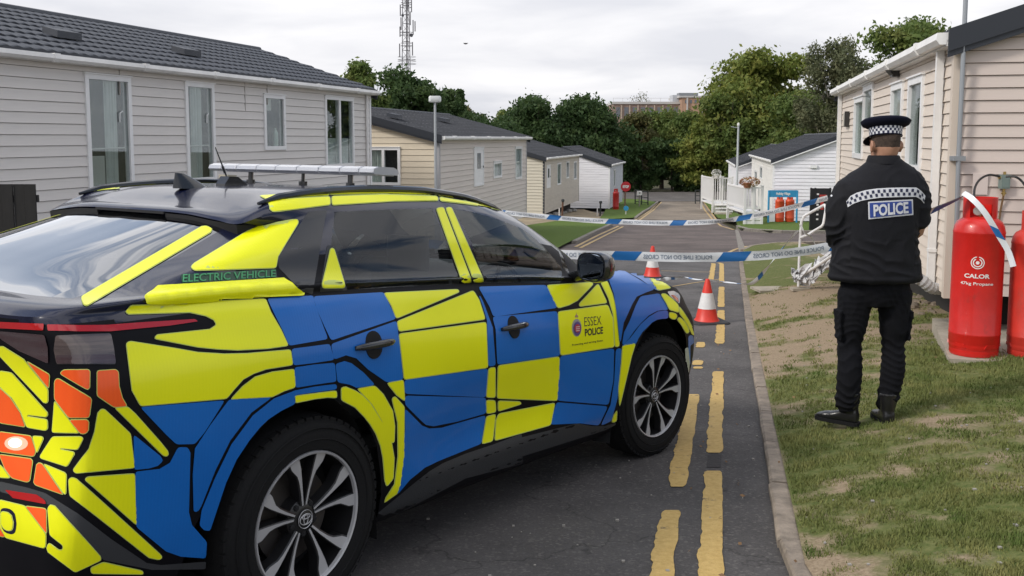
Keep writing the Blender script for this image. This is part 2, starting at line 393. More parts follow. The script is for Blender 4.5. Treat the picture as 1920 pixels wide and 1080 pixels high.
BARE = [(gpx(1490, 640, .15), .95, .55), (gpx(1470, 560, .15), 1.5, .6), (gpx(1540, 560, .15), 1.6, .5), (gpx(1640, 600, .15), .8, .35), (gpx(1600, 660, .15), .35, .3), (gpx(1560, 930, .1), .26, .22), (gpx(1880, 930, .2), .5, .25),
        (gpx(1700, 720, .15), .45, .15), (gpx(1430, 700, .05), .22, .3), (gpx(1500, 1000, .05), .2, .3), (gpx(1750, 640, .2), .5, .2), (gpx(1720, 860, .2), .3, .15), (gpx(1430, 600, .05), .5, .35)]
LUSH = [(gpx(1500, 720, .1), .5, .3), (gpx(1480, 800, .1), .35, .3), (gpx(1480, 890, .05), .2, .3), (gpx(1780, 700, .2), .4, .3), (gpx(1450, 500, .2), 3.5, .4), (gpx(1650, 1020, .1), .35, .3), (gpx(1620, 840, .1), .3, .15)]
def bare(x, y):
    v = .36 + .46 * noise.fractal(Vector((x * 1.1, y * .8, 3.3)), .9, 2.0, 4) + .38 * noise.noise(Vector((x * 4.5, y * 4, 7.7))) + .25 * noise.noise(Vector((x * 11, y * 9, 2.7)))
    for p, r, a in BARE: v += a * .62 * math.exp(-((x - p.x) ** 2 + (y - p.y) ** 2) / (r * r))
    for p, r, a in LUSH: v -= a * math.exp(-((x - p.x) ** 2 + (y - p.y) ** 2) / (r * r))
    return v
lawn_poly = [(KERB[0].x + .10, -6)] + [(x + .105, y) for x, y in kx] + [tuple(gpx(*p)[:2]) for p in [(1398, 467), (1420, 461), (1460, 458.5), (1500, 457.5), (1560, 457)]] + [(30, 24.5), (30, -6)]
def lawn_b(x, y):
    return lawn(x, y) + .008 * noise.noise(Vector((x * 3, y * 3, 0))) if x - xk(y) > .16 else lawn(x, y)
near_lawn = [p for p in lawn_poly]
lw = world_poly('lawn', [(KERB[0].x + .088, 2)] + [(x + .088, y) for x, y in kx[1:]] + P2([(1398, 467), (1420, 461), (1460, 458.5), (1500, 457.5)]) + [(8.5, 24.6), (8.5, 2)], g_near, lawn_b, .16, attr=bare)
tag(lw, kind='structure')
tag(world_poly('lawn_edge', [(8.5, 2), (8.5, 24.6), (30, 24.5), (30, -6), (KERB[0].x + .1, -6), (KERB[0].x + .1, 2)], g_near, lawn, 1.5, attr=bare), kind='structure')

# kerb edging stones, each its own piece
kb = bpy.data.objects.new('kerb', None); COL.objects.link(kb); kb['kind'] = 'structure'
def kerb_run(pts, wdt, rise, piece, mt, jitter=.006):
    P_ = [Vector((p[0], p[1], 0)) for p in pts]; d = [0]
    for i in range(1, len(P_)): d.append(d[-1] + (P_[i] - P_[i - 1]).length)
    def pos(s):
        s = min(max(s, 0), d[-1]); i = int(np.searchsorted(d, s)); i = min(max(i, 1), len(d) - 1); t = (s - d[i - 1]) / (d[i] - d[i - 1]); return P_[i - 1].lerp(P_[i], t)
    s = 0
    while s < d[-1] - .05:
        e = min(s + piece, d[-1]); a = pos(s + .009); b = pos(e - .009); t = (b - a).normalized(); nrm = Vector((t.y, -t.x, 0))
        k = 4; top = []; 
        j = rnd.uniform(-jitter, jitter); jz = rnd.uniform(-.004, .004)
        rings_ = []
        for i in range(k + 1):
            q = a.lerp(b, i / k); z = Zr(q.y)
            w0 = rnd.uniform(-.004, .004)
            pr = [(0 + j, -.12), (0 + j + w0, rise - .012 + jz), (.012 + j, rise + jz), (wdt - .008 + w0 * 2, rise + jz + rnd.uniform(-.002, .002)), (wdt, rise - .01), (wdt, -.12)]
            rings_.append([Vector((q.x + nrm.x * u, q.y + nrm.y * u, z + h)) for u, h in pr])
        mm = MB(); mm.loft(rings_); mm.build('kerb_stone', mt, kb, smooth=False)
        s = e
kerb_run([(KERB[0].x, 2.2)] + kx[1:], .098, .045, .914, conc_d)
kerb_run(P2([(1388, 472), (1398, 466), (1420, 460), (1460, 457.5), (1500, 456.5), (1560, 456)]), .12, .07, 1.8, conc_d)

# double yellow lines with ragged edges
def road_line(cpts, segs, wdt=.10, rag=.018, mt=ypaint, seed=1):
    C_ = [gpx(*p) for p in cpts]; ys_ = [p.y for p in C_]; o = np.argsort(ys_); ys_ = [ys_[i] for i in o]; xs_ = [C_[i].x for i in o]
    r = random.Random(seed)
    for (pa, pb) in segs:
        ya = gpx(1300, pa).y; yb = gpx(1300, pb).y; y0, y1 = min(ya, yb), max(ya, yb)
        n = max(2, int((y1 - y0) / .03)); lft = []; rgt = []
        for i in range(n + 1):
            y = y0 + (y1 - y0) * i / n; x = float(np.interp(y, ys_, xs_))
            nl = noise.noise(Vector((y * 7, seed * 3.1, 0))) * rag + noise.noise(Vector((y * 28, seed, 5))) * rag * .45 + r.uniform(-.3, .3) * rag * .25
            nr_ = noise.noise(Vector((y * 6, seed * 7.7, 9))) * rag * .5 + r.uniform(-.3, .3) * rag * .2
            e = 1 - .35 * (math.exp(-(y - y0) / .03) + math.exp(-(y1 - y) / .03))
            lft.append((x - wdt / 2 * e + nl, y)); rgt.append((x + wdt / 2 * e + nr_, y))
        vs = [(x, y, Zr(y) + .005) for x, y in lft + rgt]; k = n + 1
        me = bpy.data.meshes.new('road_marking'); me.from_pydata(vs, [], [(i, k + i, k + i + 1, i + 1) for i in range(n)]); me.materials.append(mt)
        tag(obj('road_marking', me), kind='structure')
road_line([(1333, 1040), (1341, 800), (1347, 700), (1351, 610), (1353, 540), (1353, 495), (1333, 1100)], [(1110, 884), (850, 697), (645, 582), (576, 538), (530, 493)], seed=2)
road_line([(1235, 1100), (1247, 1020), (1262, 940), (1279, 860), (1295, 770), (1308, 690), (1313, 647), (1325, 570), (1334, 520), (1338, 495)], [(1110, 958), (914, 740), (692, 688), (685, 676), (652, 642), (526, 494)], seed=5, rag=.02)
def thin_line(pts, wdt, mt, dz=.006):
    P_ = [gpx(*p) for p in pts]; vs = []; n = len(P_)
    Q = []
    for i in range(n - 1):
        k = max(1, int((P_[i + 1] - P_[i]).length / .6))
        for j in range(k): Q.append(P_[i].lerp(P_[i + 1], j / k))
    Q.append(P_[-1]); n = len(Q)
    for i in range(n):
        t = (Q[min(i + 1, n - 1)] - Q[max(i - 1, 0)]); t.z = 0; t.normalize(); nn = Vector((t.y, -t.x, 0)) * (wdt / 2)
        for s in (-1, 1): p = Q[i] + nn * s; vs.append((p.x, p.y, Zr(p.y) + dz))
    me = bpy.data.meshes.new('road_marking'); me.from_pydata(vs, [], [(2 * i, 2 * i + 1, 2 * i + 3, 2 * i + 2) for i in range(n - 1)]); me.materials.append(mt)
    tag(obj('road_marking', me), kind='structure')
for pts in ([(1079, 463), (1120, 442), (1160, 424)], [(1088, 465), (1130, 444), (1168, 425)], [(1191, 413), (1214, 398), (1234, 380)], [(1198, 413.5), (1221, 397), (1240, 379)], [(1313, 378), (1324, 397), (1336, 412)], [(1319, 378), (1331, 395), (1343, 412)],
            [(1340, 414), (1352, 424), (1376, 431)], [(1354, 488), (1359, 477), (1378, 468), (1400, 462), (1450, 457), (1500, 455)]):
    thin_line(pts, .10, ypaint_f)
thin_line([(1240, 508), (1300, 510), (1352, 511)], .05, ypaint_f); thin_line([(1258, 538), (1300, 531), (1350, 524)], .05, ypaint_f)
# manhole-like dark repair between two dashes
tag(world_poly('road_patch', P2([(1325, 877), (1352, 877), (1352, 853), (1327, 853)]), mat('black tar repair', (.025, .022, .022), rough=.8, bump=.6, bscale=60), lambda x, y: Zr(y) + .003, .2), kind='structure')

# grass islands beyond the junction
def island(name, px, mt, dz, step=1.0): tag(world_poly(name, P2(px), mt, lambda x, y: Zr(y) + dz, step), kind='structure')
island('grass_verge', [(940, 520), (1071, 456), (1142, 422), (1120, 415), (1040, 417), (900, 440)], g_far, .07)
island('yard', [(880, 440), (1040, 416.5), (1122, 414), (1130, 404), (1095, 394), (1060, 394), (900, 402)], mat('sandy yard', (.24, .19, .12), rough=.95, var=.5, vscale=1.2, bump=.5, bscale=8), .05)
island('grass_verge', [(1123, 414.5), (1187, 411), (1204, 398), (1230, 380.5), (1200, 375), (1165, 374), (1140, 380), (1131, 404)], g_far, .07)
kerb_run(P2([(1072, 457), (1108, 439), (1142, 423.5)]), .15, .10, 1.8, conc); kerb_run(P2([(1188, 411), (1205, 398), (1231, 380)]), .15, .10, 1.8, conc)
island('grass_verge', [(1384, 431), (1440, 436), (1500, 437), (1560, 437), (1650, 437), (1650, 414), (1440, 410), (1395, 410), (1380, 418)], g_far, .07)
kerb_run(P2([(1560, 437.6), (1500, 437.6), (1440, 436.6), (1390, 432.5), (1380, 427)]), .15, .10, 1.8, conc)
island('grass_verge', [(1319, 378), (1333, 396), (1346, 411), (1374, 418), (1394, 409), (1360, 385), (1336, 374)], g_far, .07)
island('far_verge', [(1165, 336), (1345, 336), (1345, 331), (1165, 331)], g_base, .1, 4)

# concrete slab below the gas cylinders and a paving slab in the bare soil
def slab(name, pts, th, mt, zoff=.0):
    P_ = [gpx(*p, .33) for p in pts]; z = max(lawn(p.x, p.y) for p in P_)
    mm = MB(); mm.prism([Vector((p.x, p.y, lawn(p.x, p.y) + th)) for p in P_][::-1], (0, 0, -.12)); tag(mm.build(name, mt), kind='structure')
# ---- grass blades on the near lawn
def blades():
    r = np.random.RandomState(5); n = 150000
    Y = 3.0 * (15.0 / 3.0) ** r.rand(n); X = np.empty(n); xs_ = np.interp(Y, [p.y for p in KERB], [p.x for p in KERB])
    X = xs_ + .10 + (.62 * Y + .4 - xs_) * r.rand(n)
    keep = []; Z = np.zeros(n); B = np.zeros(n)
    for i in range(n):
        if X[i] > xs_[i] + 7: continue
        b_ = bare(X[i], Y[i]) + .75 * noise.noise(Vector((X[i] * 7, Y[i] * 6, 1.0))) + .35 * noise.noise(Vector((X[i] * 19, Y[i] * 15, 4.0)))
        if b_ + r.rand() * .35 > .66: continue
        B[i] = b_; Z[i] = lawn_b(X[i], Y[i]); keep.append(i)
    keep = np.array(keep); X, Y, Z, B = X[keep], Y[keep], Z[keep], B[keep]; n = len(keep)
    h = (.009 + .016 * r.rand(n)) * np.clip(1.25 - B, .5, 1.3) * np.clip(1.0 + (Y - 4) * .06, .9, 1.5); w = .0022 + .0006 * Y * .5
    a = r.rand(n) * 6.283; lx = (r.rand(n) - .5) * 1.5 * h; ly = (r.rand(n) - .5) * 1.5 * h
    v = np.zeros((n, 3, 3)); v[:, 0] = np.stack([X - np.cos(a) * w, Y - np.sin(a) * w, Z - .004], 1); v[:, 1] = np.stack([X + np.cos(a) * w, Y + np.sin(a) * w, Z - .004], 1); v[:, 2] = np.stack([X + lx, Y + ly, Z + h], 1)
    me = bpy.data.meshes.new('grass'); me.vertices.add(n * 3); me.vertices.foreach_set('co', v.reshape(-1)); me.loops.add(n * 3); me.loops.foreach_set('vertex_index', np.arange(n * 3, dtype=np.int32))
    me.polygons.add(n); me.polygons.foreach_set('loop_start', np.arange(0, n * 3, 3, dtype=np.int32)); me.update(); me.validate()
    gm = mat('grass blades', (.066, .110, .022), rough=.75, spec=.2, col2=(.235, .225, .082), vscale=3.0, vdetail=12)
    me.materials.append(gm); o = obj('grass', me); tag(o, 'short worn grass of the near verge', 'grass', kind='stuff')
blades()
def litter():
    r = random.Random(3); lm = mat('dead leaf', (.16, .09, .04), rough=.8, var=.5, vscale=3); sm_ = mat('pale stone chip', (.30, .28, .25), rough=.8)
    m = MB()
    for k in range(90):
        Y = 3.2 + 9 * r.random() ** 1.4; X = xk(Y) + (-.35 + 3.2 * r.random() if k % 3 else -.12 - .15 * abs(r.gauss(0, 1)))
        z = (lawn(X, Y) if X > xk(Y) + .1 else Zr(Y)) + .012; s = .007 + .010 * r.random(); a = r.random() * 6.28; c, d = math.cos(a), math.sin(a)
        if xk(Y) - .02 < X < xk(Y) + .13: z = Zr(Y) + .06
        m.add([(X + c * s, Y + d * s, z), (X - d * s * .6, Y + c * s * .6, z + .006), (X - c * s, Y - d * s, z + .003), (X + d * s * .6, Y - c * s * .6, z - .004)], [(0, 1, 2, 3)])
    tag(m.build('fallen_leaves', lm, fix=False), 'scatter of small dead leaves on verge and kerb edge', 'leaves', kind='stuff')
    m = MB()
    for k in range(320):
        Y = 3.3 + 8 * r.random() ** 1.3; X = -1.2 + (xk(Y) + 3.6) * r.random(); 
        if xk(Y) - .02 < X < xk(Y) + .13: continue
        z = (lawn(X, Y) if X > xk(Y) + .1 else Zr(Y)) + .002; s = .0025 + .005 * r.random() ** 2
        m.box((X - s, Y - s, z), (X + s, Y + s, z + s), None)
    tag(m.build('stone_chips', sm_), 'tiny pale stone chips lying on road and verge', 'stones', kind='stuff')
litter()
# ================================================================ mobile homes
upvc = mat('white plastic frame', (.78, .78, .78), rough=.35, var=.06, vscale=3)
gutter_m = mat('white gutter plastic', (.76, .75, .73), rough=.4, var=.12, vscale=2)
win_glass = glass_mat('window glass', (.84, .87, .86), -.72)
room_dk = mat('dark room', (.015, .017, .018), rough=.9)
curtain_m = mat('pale net curtain', (.60, .63, .61), rough=.9, var=.12, vscale=6)
blind_m = mat('white blind', (.55, .55, .52), rough=.8)
roof_m = mat('slate grey roof sheet', (.040, .045, .056), rough=.55, var=.18, vscale=4, bump=.2, bscale=60)
roof_m2 = mat('dark grey roof sheet', (.060, .063, .072), rough=.6, var=.15, vscale=2)
fascia_dk = mat('anthracite fascia', (.018, .022, .030), rough=.5)
under_m = mat('dark shade under floor', (.02, .018, .016), rough=.9)
def siding(name, c, var=.07): return mat(name, c, rough=.55, var=var, vscale=2.5, bump=.08, bscale=30, stretch=(1, 1, 6), coords='Object', grime=(tuple(q * .62 for q in c), 1.3, (.5, .5, 3), .50, .74, .55))
sid1 = siding('warm grey siding', (.66, .63, .60)); sidR = siding('beige siding', (.64, .56, .48)); sid2 = siding('cream siding', (.68, .59, .45)); sid2b = siding('grey beige siding', (.64, .575, .52), .12)
sid3 = siding('pale cream siding', (.56, .52, .42)); sid3b = siding('fawn siding', (.52, .47, .40), .12); sidW = siding('white siding', (.78, .77, .80), .04)

def ray_wall(C, yaw, px, py):
    """(s, z) where the sight line through a traced point meets the wall plane through C along yaw"""
    d = pxdir(px, py); u = Vector((math.sin(yaw), math.cos(yaw))); n = Vector((u.y, -u.x))
    t = (C.x * n.x + C.y * n.y) / (d.x * n.x + d.y * n.y); p = d * t
    return (p.x - C.x) * u.x + (p.y - C.y) * u.y, p.z

UNIT = {}
def board_mesh(h, mt):
    k = (round(h, 3), mt.name)
    if k not in UNIT:
        m = MB(); prof = [(-.005, 0), (-.024, .004), (-.022, h * .35), (-.014, h * .42), (-.018, h * .47), (-.010, h * .985), (.004, h * .985)]
        prof = [(-.004, 0), (-.026, .003), (-.024, .016), (-.012, h * .97), (.004, h * .985)]
        m.loft([[Vector((x, y, z)) for y, z in prof] for x in (0, 1)])
        UNIT[k] = m.mesh('board', mt)
    return UNIT[k]

def home(label, C, yaw, sgn, Lw, z0, z1, Wg, rise, mts, pitch, wins=(), gwins=(), objects=True, back=0.0, roof='sheet', gable=True, fascia=None, corner=upvc, vents=(), over=.14, group=None, gutter_px=None, barge=None, skirt=None):
    """local x runs along the long wall, outward normal of it is local -y*sgn"""
    base = Vector((C.x, C.y, z0))
    t = thing('mobile_home', label, 'mobile home', base, math.pi / 2 - yaw, group)
    H = z1 - z0; mw, mg = mts
    S = sgn                      # inside of the building lies at y*S > 0
    def bx(m, x0, x1, y0, y1, za, zb): m.box((x0, min(y0 * S, y1 * S), za), (x1, max(y0 * S, y1 * S), zb))
    # core walls set back behind the cladding
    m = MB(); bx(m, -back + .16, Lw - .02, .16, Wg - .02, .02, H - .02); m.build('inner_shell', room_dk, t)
    # long wall boards, split round openings
    rows = int(round(H / pitch)); h = H / rows
    def clad(kind, mt, a0, a1, ops, zlimit=None):
        lst = []
        for r in range(rows + (14 if kind == 'g' else 0)):
            za, zb = r * h, (r + 1) * h; lo, hi = a0, a1
            if zb > H + .001:
                if kind != 'g': break
                half = Wg / 2; k = (zb - H - h * .35) / rise
                if k >= 1: break
                lo = max(a0, half * max(k, 0)); hi = min(a1, Wg - half * max(k, 0))
            segs = [(lo, hi)]
            for (o0, o1, oz0, oz1) in ops:
                if oz1 <= za + .01 or oz0 >= zb - .01: continue
                ns_ = []
                for (p, q) in segs:
                    if o1 <= p or o0 >= q: ns_.append((p, q)); continue
                    if o0 - p > .02: ns_.append((p, o0))
                    if q - o1 > .02: ns_.append((o1, q))
                segs = ns_
            for (p, q) in segs: lst.append((p, q, za, 1.0))
            for (o0, o1, oz0, oz1) in ops:
                if oz1 <= za + .01 or oz0 >= zb - .01: continue
                if oz0 > za + .02: lst.append((o0, o1, za, (oz0 - za) / h))
                if oz1 < zb - .02: lst.append((o0, o1, oz1, (zb - oz1) / h))
        bm_ = board_mesh(h, mt)
        if objects:
            for (p, q, za, zk) in lst:
                o = obj('board', bm_, t)
                if kind == 'w': o.location = (p, 0, za); o.scale = (q - p, S, zk)
                else: o.location = (0, p * S, za); o.rotation_euler = (0, 0, math.pi / 2 * S); o.scale = (q - p, -S, zk)
        else:
            mb = MB(); vv = [v.co.copy() for v in bm_.vertices]; ff = [tuple(p.vertices) for p in bm_.polygons]
            for (p, q, za, zk) in lst:
                if kind == 'w': M_ = Matrix.Translation((p, 0, za)) @ Matrix.Diagonal((q - p, S * 1.5, zk, 1))
                else: M_ = Matrix.Translation((0, p * S, za)) @ Matrix.Rotation(math.pi / 2 * S, 4, 'Z') @ Matrix.Diagonal((q - p, -S * 1.5, zk, 1))
                mb.add([M_ @ v for v in vv], ff)
            o = mb.build('siding', mt, t); o['kind'] = 'stuff'
    ops = [(w[0], w[1], w[2], w[3]) for w in wins]
    clad('w', mw, -back, Lw, ops)
    if gable: clad('g', mg, 0.0, Wg, [(w[0], w[1], w[2], w[3]) for w in gwins])
    if not gable or back > 0: pass
    # far gable and the rear wall close the box
    m = MB(); bx(m, Lw - .02, Lw, 0, Wg, 0, H); m.add([(Lw, 0, H), (Lw, Wg * S, H), (Lw, Wg / 2 * S, H + rise)], [(0, 1, 2)]); bx(m, -back, Lw, Wg - .02, Wg, 0, H); m.build('end_wall', mg, t)
    # corner posts
    for (x, y) in ((Lw, 0),) + (((0, 0), (0, Wg)) if gable else ()):
        m = MB(); bx(m, x - .055, x + .03 if x else x + .055, y - .034 if y == 0 else y - .05, y + .05, -.03, H + .02)
        if x == 0: 
            m = MB(); bx(m, -.034, .055, -.034 if y == 0 else y - .055, .055 if y == 0 else y + .034, -.03, H + .02)
        m.build('corner_post', corner, t)
    # windows
    def window(kind, a0, a1, za, zb, face, mull=0):
        if face == 'w': M_ = Matrix.Translation((a0, 0, za)) @ Matrix.Diagonal((1, S, 1, 1))
        else: M_ = Matrix.Translation((0, a0 * S, za)) @ Matrix.Rotation(math.pi / 2 * S, 4, 'Z') @ Matrix.Diagonal((1, -S, 1, 1))
        wdt, hh = a1 - a0, zb - za; fw = .062
        if kind == 'box':
            m = MB(); m.box((0, -.10, 0), (wdt, .0, hh), M_); m.build('meter_box', mat('meter box', (.10, .08, .06), rough=.5), t); return
        m = MB(); y0, y1 = -.045, .06
        m.box((-.012, y0, -.012), (fw, y1, hh + .012), M_); m.box((wdt - fw, y0, -.012), (wdt + .012, y1, hh + .012), M_)
        m.box((fw, y0, -.012), (wdt - fw, y1, fw), M_); m.box((fw, y0, hh - fw), (wdt - fw, y1, hh + .012), M_)
        m.box((-.025, y0 - .02, hh + .012), (wdt + .025, y1 - .05, hh + .03), M_)
        if mull:
            x = wdt * mull; m.box((x - fw * .6, y0 + .004, fw), (x + fw * .6, y1, hh - fw), M_)
        if kind == 'door':
            m.box((fw, y0 + .012, fw), (wdt - fw, -.012, hh - fw), M_)
        w = m.build('window_frame' if kind != 'door' else 'door', upvc, t)
        if kind == 'door':
            g = MB(); g.box((wdt * .32, y0 + .004, hh * .45), (wdt * .68, y0 + .010, hh * .86), M_); g.build('pane', mat('door glass', (.12, .14, .15), rough=.1), w)
            g = MB(); g.tube([M_ @ Vector((wdt * .82, y0 - .03, hh * .46)), M_ @ Vector((wdt * .82, y0 - .03, hh * .52))], .014, 6); g.build('handle', plast_dk, w); return
        m = MB()
        for (p, q) in (((fw, wdt * mull - fw * .6), (wdt * mull + fw * .6, wdt - fw)) if mull else ((fw, wdt - fw),)):
            m = MB(); m.box((p, -.012, fw), (q, -.006, hh - fw), M_); m.build('pane', win_glass, w)
        # recess, curtain
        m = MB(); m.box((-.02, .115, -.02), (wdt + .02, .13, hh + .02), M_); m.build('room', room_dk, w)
        m = MB()
        def cur(c0, c1, zb_=0.0, zt=1.0):
            n = 14; vs = []
            for k in range(n + 1):
                x = c0 + (c1 - c0) * k / n; y = .075 + .018 * math.sin(k * 2.3 + c0 * 9)
                vs += [(x, y, hh * zb_ + fw), (x + .01 * math.sin(k), y - .01, hh * zt - fw)]
            m.add([M_ @ Vector(v) for v in vs], [(2 * k, 2 * k + 2, 2 * k + 3, 2 * k + 1) for k in range(n)])
        if kind == 'curtR': cur(wdt * .48, wdt * .76)
        elif kind == 'curtC': cur(wdt * .34, wdt * .70)
        elif kind == 'curtAll': cur(fw, wdt - fw)
        elif kind == 'half': cur(fw, wdt - fw, 0, .45)
        elif kind == 'curtL': cur(fw, wdt * .4)
        if m.v: m.build('curtain', curtain_m, w, smooth=True, fix=False)
        if kind in ('curtR', 'curtC') and hh > 1.2:      # chair backs seen through the pane
            m = MB(); m.tube([M_ @ Vector((fw, .05, hh * .36)), M_ @ Vector((wdt - fw, .05, hh * .37))], .014, 6); m.box((fw + .01, .05, fw), (wdt * .45, .06, hh * .30), M_); m.build('chair_back', blind_m, w)
            m = MB(); m.tube([M_ @ Vector((wdt * .74, -.02, hh * .60)), M_ @ Vector((wdt * .74, -.03, hh * .68)), M_ @ Vector((wdt * .80, -.03, hh * .70))], .009, 6); m.build('handle', upvc, w)
        if kind == 'bottle':
            m = MB(); m.lathe([(.05, 0), (.055, .12), (.05, .26), (.02, .32), (.015, .36)], 12, M_ @ Matrix.Translation((wdt * .68, .05, fw))); m.build('bottle', mat('pale bottle', (.45, .55, .48), rough=.3), w, smooth=True)
            m = MB(); m.box((fw, .05, hh * .72), (wdt * .5, .06, hh - fw), M_); m.build('blind', blind_m, w)
    for w in wins: window(w[4], w[0], w[1], w[2], w[3], 'w', w[5] if len(w) > 5 else 0)
    for w in gwins: window(w[4], w[0], w[1], w[2], w[3], 'g', w[5] if len(w) > 5 else 0)
    # roof
    ov = over; e0 = -back - (ov if gable else 0); e1 = Lw + ov
    half = Wg / 2; sl = rise / half
    def rp(x, y, dz=0.0):
        """roof surface point: y from eaves (-ov) to Wg+ov"""
        d = y if y <= half else Wg - y
        return Vector((x, y * S, H + .03 + d * sl + dz))
    m = MB()
    for (ya, yb) in ((-ov, half), (half, Wg + ov)):
        a = [rp(e0, ya), rp(e1, ya), rp(e1, yb), rp(e0, yb)]
        m.prism(a, (0, 0, .05))
    m.build('roof', roof_m if roof == 'tile' else roof_m2, t)
    if roof == 'tile':
        pit, wd_ = .355, .205
        tm = MB(); nx_ = 5; vs = []
        for j, (yy, zl) in enumerate(((0, .034), (.03, .040), (pit + .03, .008))):
            for i in range(nx_):
                u = i / (nx_ - 1); vs.append((u * wd_ * 1.0, yy, zl + .020 * math.sin(math.pi * u) ** 2))
        for i in range(nx_): vs.append((i / (nx_ - 1) * wd_, 0, 0.0))
        fs = [(j * nx_ + i, j * nx_ + i + 1, (j + 1) * nx_ + i + 1, (j + 1) * nx_ + i) for j in range(2) for i in range(nx_ - 1)] + [(3 * nx_ + i, 3 * nx_ + i + 1, i + 1, i) for i in range(nx_ - 1)]
        tm.add(vs, fs); tme = tm.mesh('roof_tile', roof_m, smooth=False, fix=False)
        ang = math.atan(sl); slope_len = (half + ov) / math.cos(ang); nrow = int(slope_len / pit); ncol = int((e1 - e0) / wd_)
        tiles = []
        for r in range(nrow):
            for c in range(ncol + 1):
                x = e0 + c * wd_ - (wd_ / 2 if r % 2 else 0)
                if x < e0 - .01 or x + wd_ > e1 + .01: continue
                y = -ov + r * pit * math.cos(ang); tiles.append((x, y))
        # those nearest the road and in frame first
        tiles.sort(key=lambda q: -(q[0] > t_vis(t)) * 100 + q[0])
        big = MB(); cnt = 0
        for (x, y) in tiles:
            M_ = Matrix.Translation(rp(x, y, .052)) @ Matrix.Rotation(ang * S, 4, 'X') @ Matrix.Diagonal((1, S, 1, 1))
            if cnt < 300:
                o = obj('roof_tile', tme, t); o.matrix_local = M_; cnt += 1
            else: big.add([M_ @ v.co for v in tme.vertices], [tuple(p.vertices) for p in tme.polygons])
        if big.v: o = big.build('roof_tiles', roof_m, t, fix=False); o['kind'] = 'stuff'
        m = MB(); 
        xx = e0
        m.tube([rp(e0, half, .05), rp(e1, half, .05)], .07, 8); m.build('ridge_cap', roof_m, t, smooth=True)
    else:
        m = MB(); x = e0 + .2
        while x < e1:
            a = rp(x, -ov, .05); b = rp(x, half, .05); m.prism([a, a + Vector((.035, 0, 0)), b + Vector((.035, 0, 0)), b], (0, 0, .022)); x += .36
        for k in range(1, 7):
            yy = -ov + (half + ov) * k / 7; a = rp(e0, yy, .05); m.prism([a, rp(e1, yy, .05), rp(e1, yy + .03, .05), rp(e0, yy + .03, .05)], (0, 0, .012))
        o = m.build('roof_ribs', roof_m2, t); o['kind'] = 'stuff'
        m = MB(); m.tube([rp(e0, half, .05), rp(e1, half, .05)], .05, 8); m.build('ridge_cap', roof_m2, t, smooth=True)
    # verges (barge boards)
    bf = fascia or fascia_dk; bh = .19
    for (x, on) in ((e0, gable), (e1, True)):
        if not on: continue
        for (ya, yb) in ((-ov, half), (half, Wg + ov)):
            a, b = rp(x, ya, .075), rp(x, yb, .075); q = .03 if x > 0 else -.03
            m = MB(); m.prism([a, b, b - Vector((0, 0, bh)), a - Vector((0, 0, bh))], (q, 0, 0)); m.build('barge_board', bf, t)
            if fascia is not None or True:
                c_, d_ = a - Vector((0, 0, bh)), b - Vector((0, 0, bh))
                m = MB(); m.prism([c_, d_, d_ - Vector((0, 0, .05)), c_ - Vector((0, 0, .05))], (q * 2.2 if barge else q * .5, 0, 0)); m.build('trim_board', upvc if barge else bf, t)
    # gutter with joints
    m = MB(); a, b = e0, e1
    prof = [(-ov - .085, .055), (-ov - .095, -.005), (-ov - .065, -.045), (-ov - .015, -.045), (-ov + .005, .0), (-ov + .005, .055)]
    m.loft([[Vector((x, y * S, H + .02 + z - ov * sl)) for y, z in prof] for x in (a, b)])
    g = m.build('gutter', gutter_m, t)
    x = a + 1.0
    while x < b:
        m = MB(); m.loft([[Vector((xx, (y - .012 if y < -ov - .04 else y) * S, H + .02 + z * 1.18 - ov * sl)) for y, z in prof] for xx in (x, x + .11)]); m.build('gutter_bracket', gutter_m, g); x += 1.9
    m = MB(); bx(m, a, b, -ov - .01, .0, H - .055 - ov * sl * .5, H - .02); m.build('soffit', gutter_m, t)
    for (vx, vy) in vents:
        p = rp(vx, vy, .11); M_ = Matrix.Translation(p) @ Matrix.Rotation(math.atan(sl) * S, 4, 'X')
        m = MB(); m.prism([M_ @ Vector(q) for q in ((-.26, -.08, 0), (.26, -.08, 0), (.26, -.05, .10), (-.26, -.05, .10))], M_.to_3x3() @ Vector((0, .28, -.02))); m.build('roof_vent', roof_m, t)
    # dark block fills the gap under the floor, its shade put into the colour
    m = MB(); bx(m, -back + .5, Lw - .3, .45, Wg - .45, -1.2, .0); m.build('chassis_shade', under_m, t)
    return t
def t_vis(t): return 0.0
plast_dk = mat('dark fitting', (.03, .028, .026), rough=.5)

def yaw_of(vpx): return math.atan((vpx - 960) / F_PX * math.cos(TH))
def wl(C, yaw, z0, lst):
    """windows given by traced corners (left,top,right,bottom) on the long wall"""
    o = []
    for (xa, ya, xb, yb, *k) in lst:
        s0, zt0 = ray_wall(C, yaw, xa, ya); s1, zt1 = ray_wall(C, yaw, xb, ya); s2, zb_ = ray_wall(C, yaw, xb, yb)
        z_t = ray_wall(C, yaw, (xa + xb) / 2, ya)[1]; z_b = ray_wall(C, yaw, (xa + xb) / 2, yb)[1]
        o.append((min(s0, s1), max(s0, s1), z_b - z0, z_t - z0, *k))
    return o
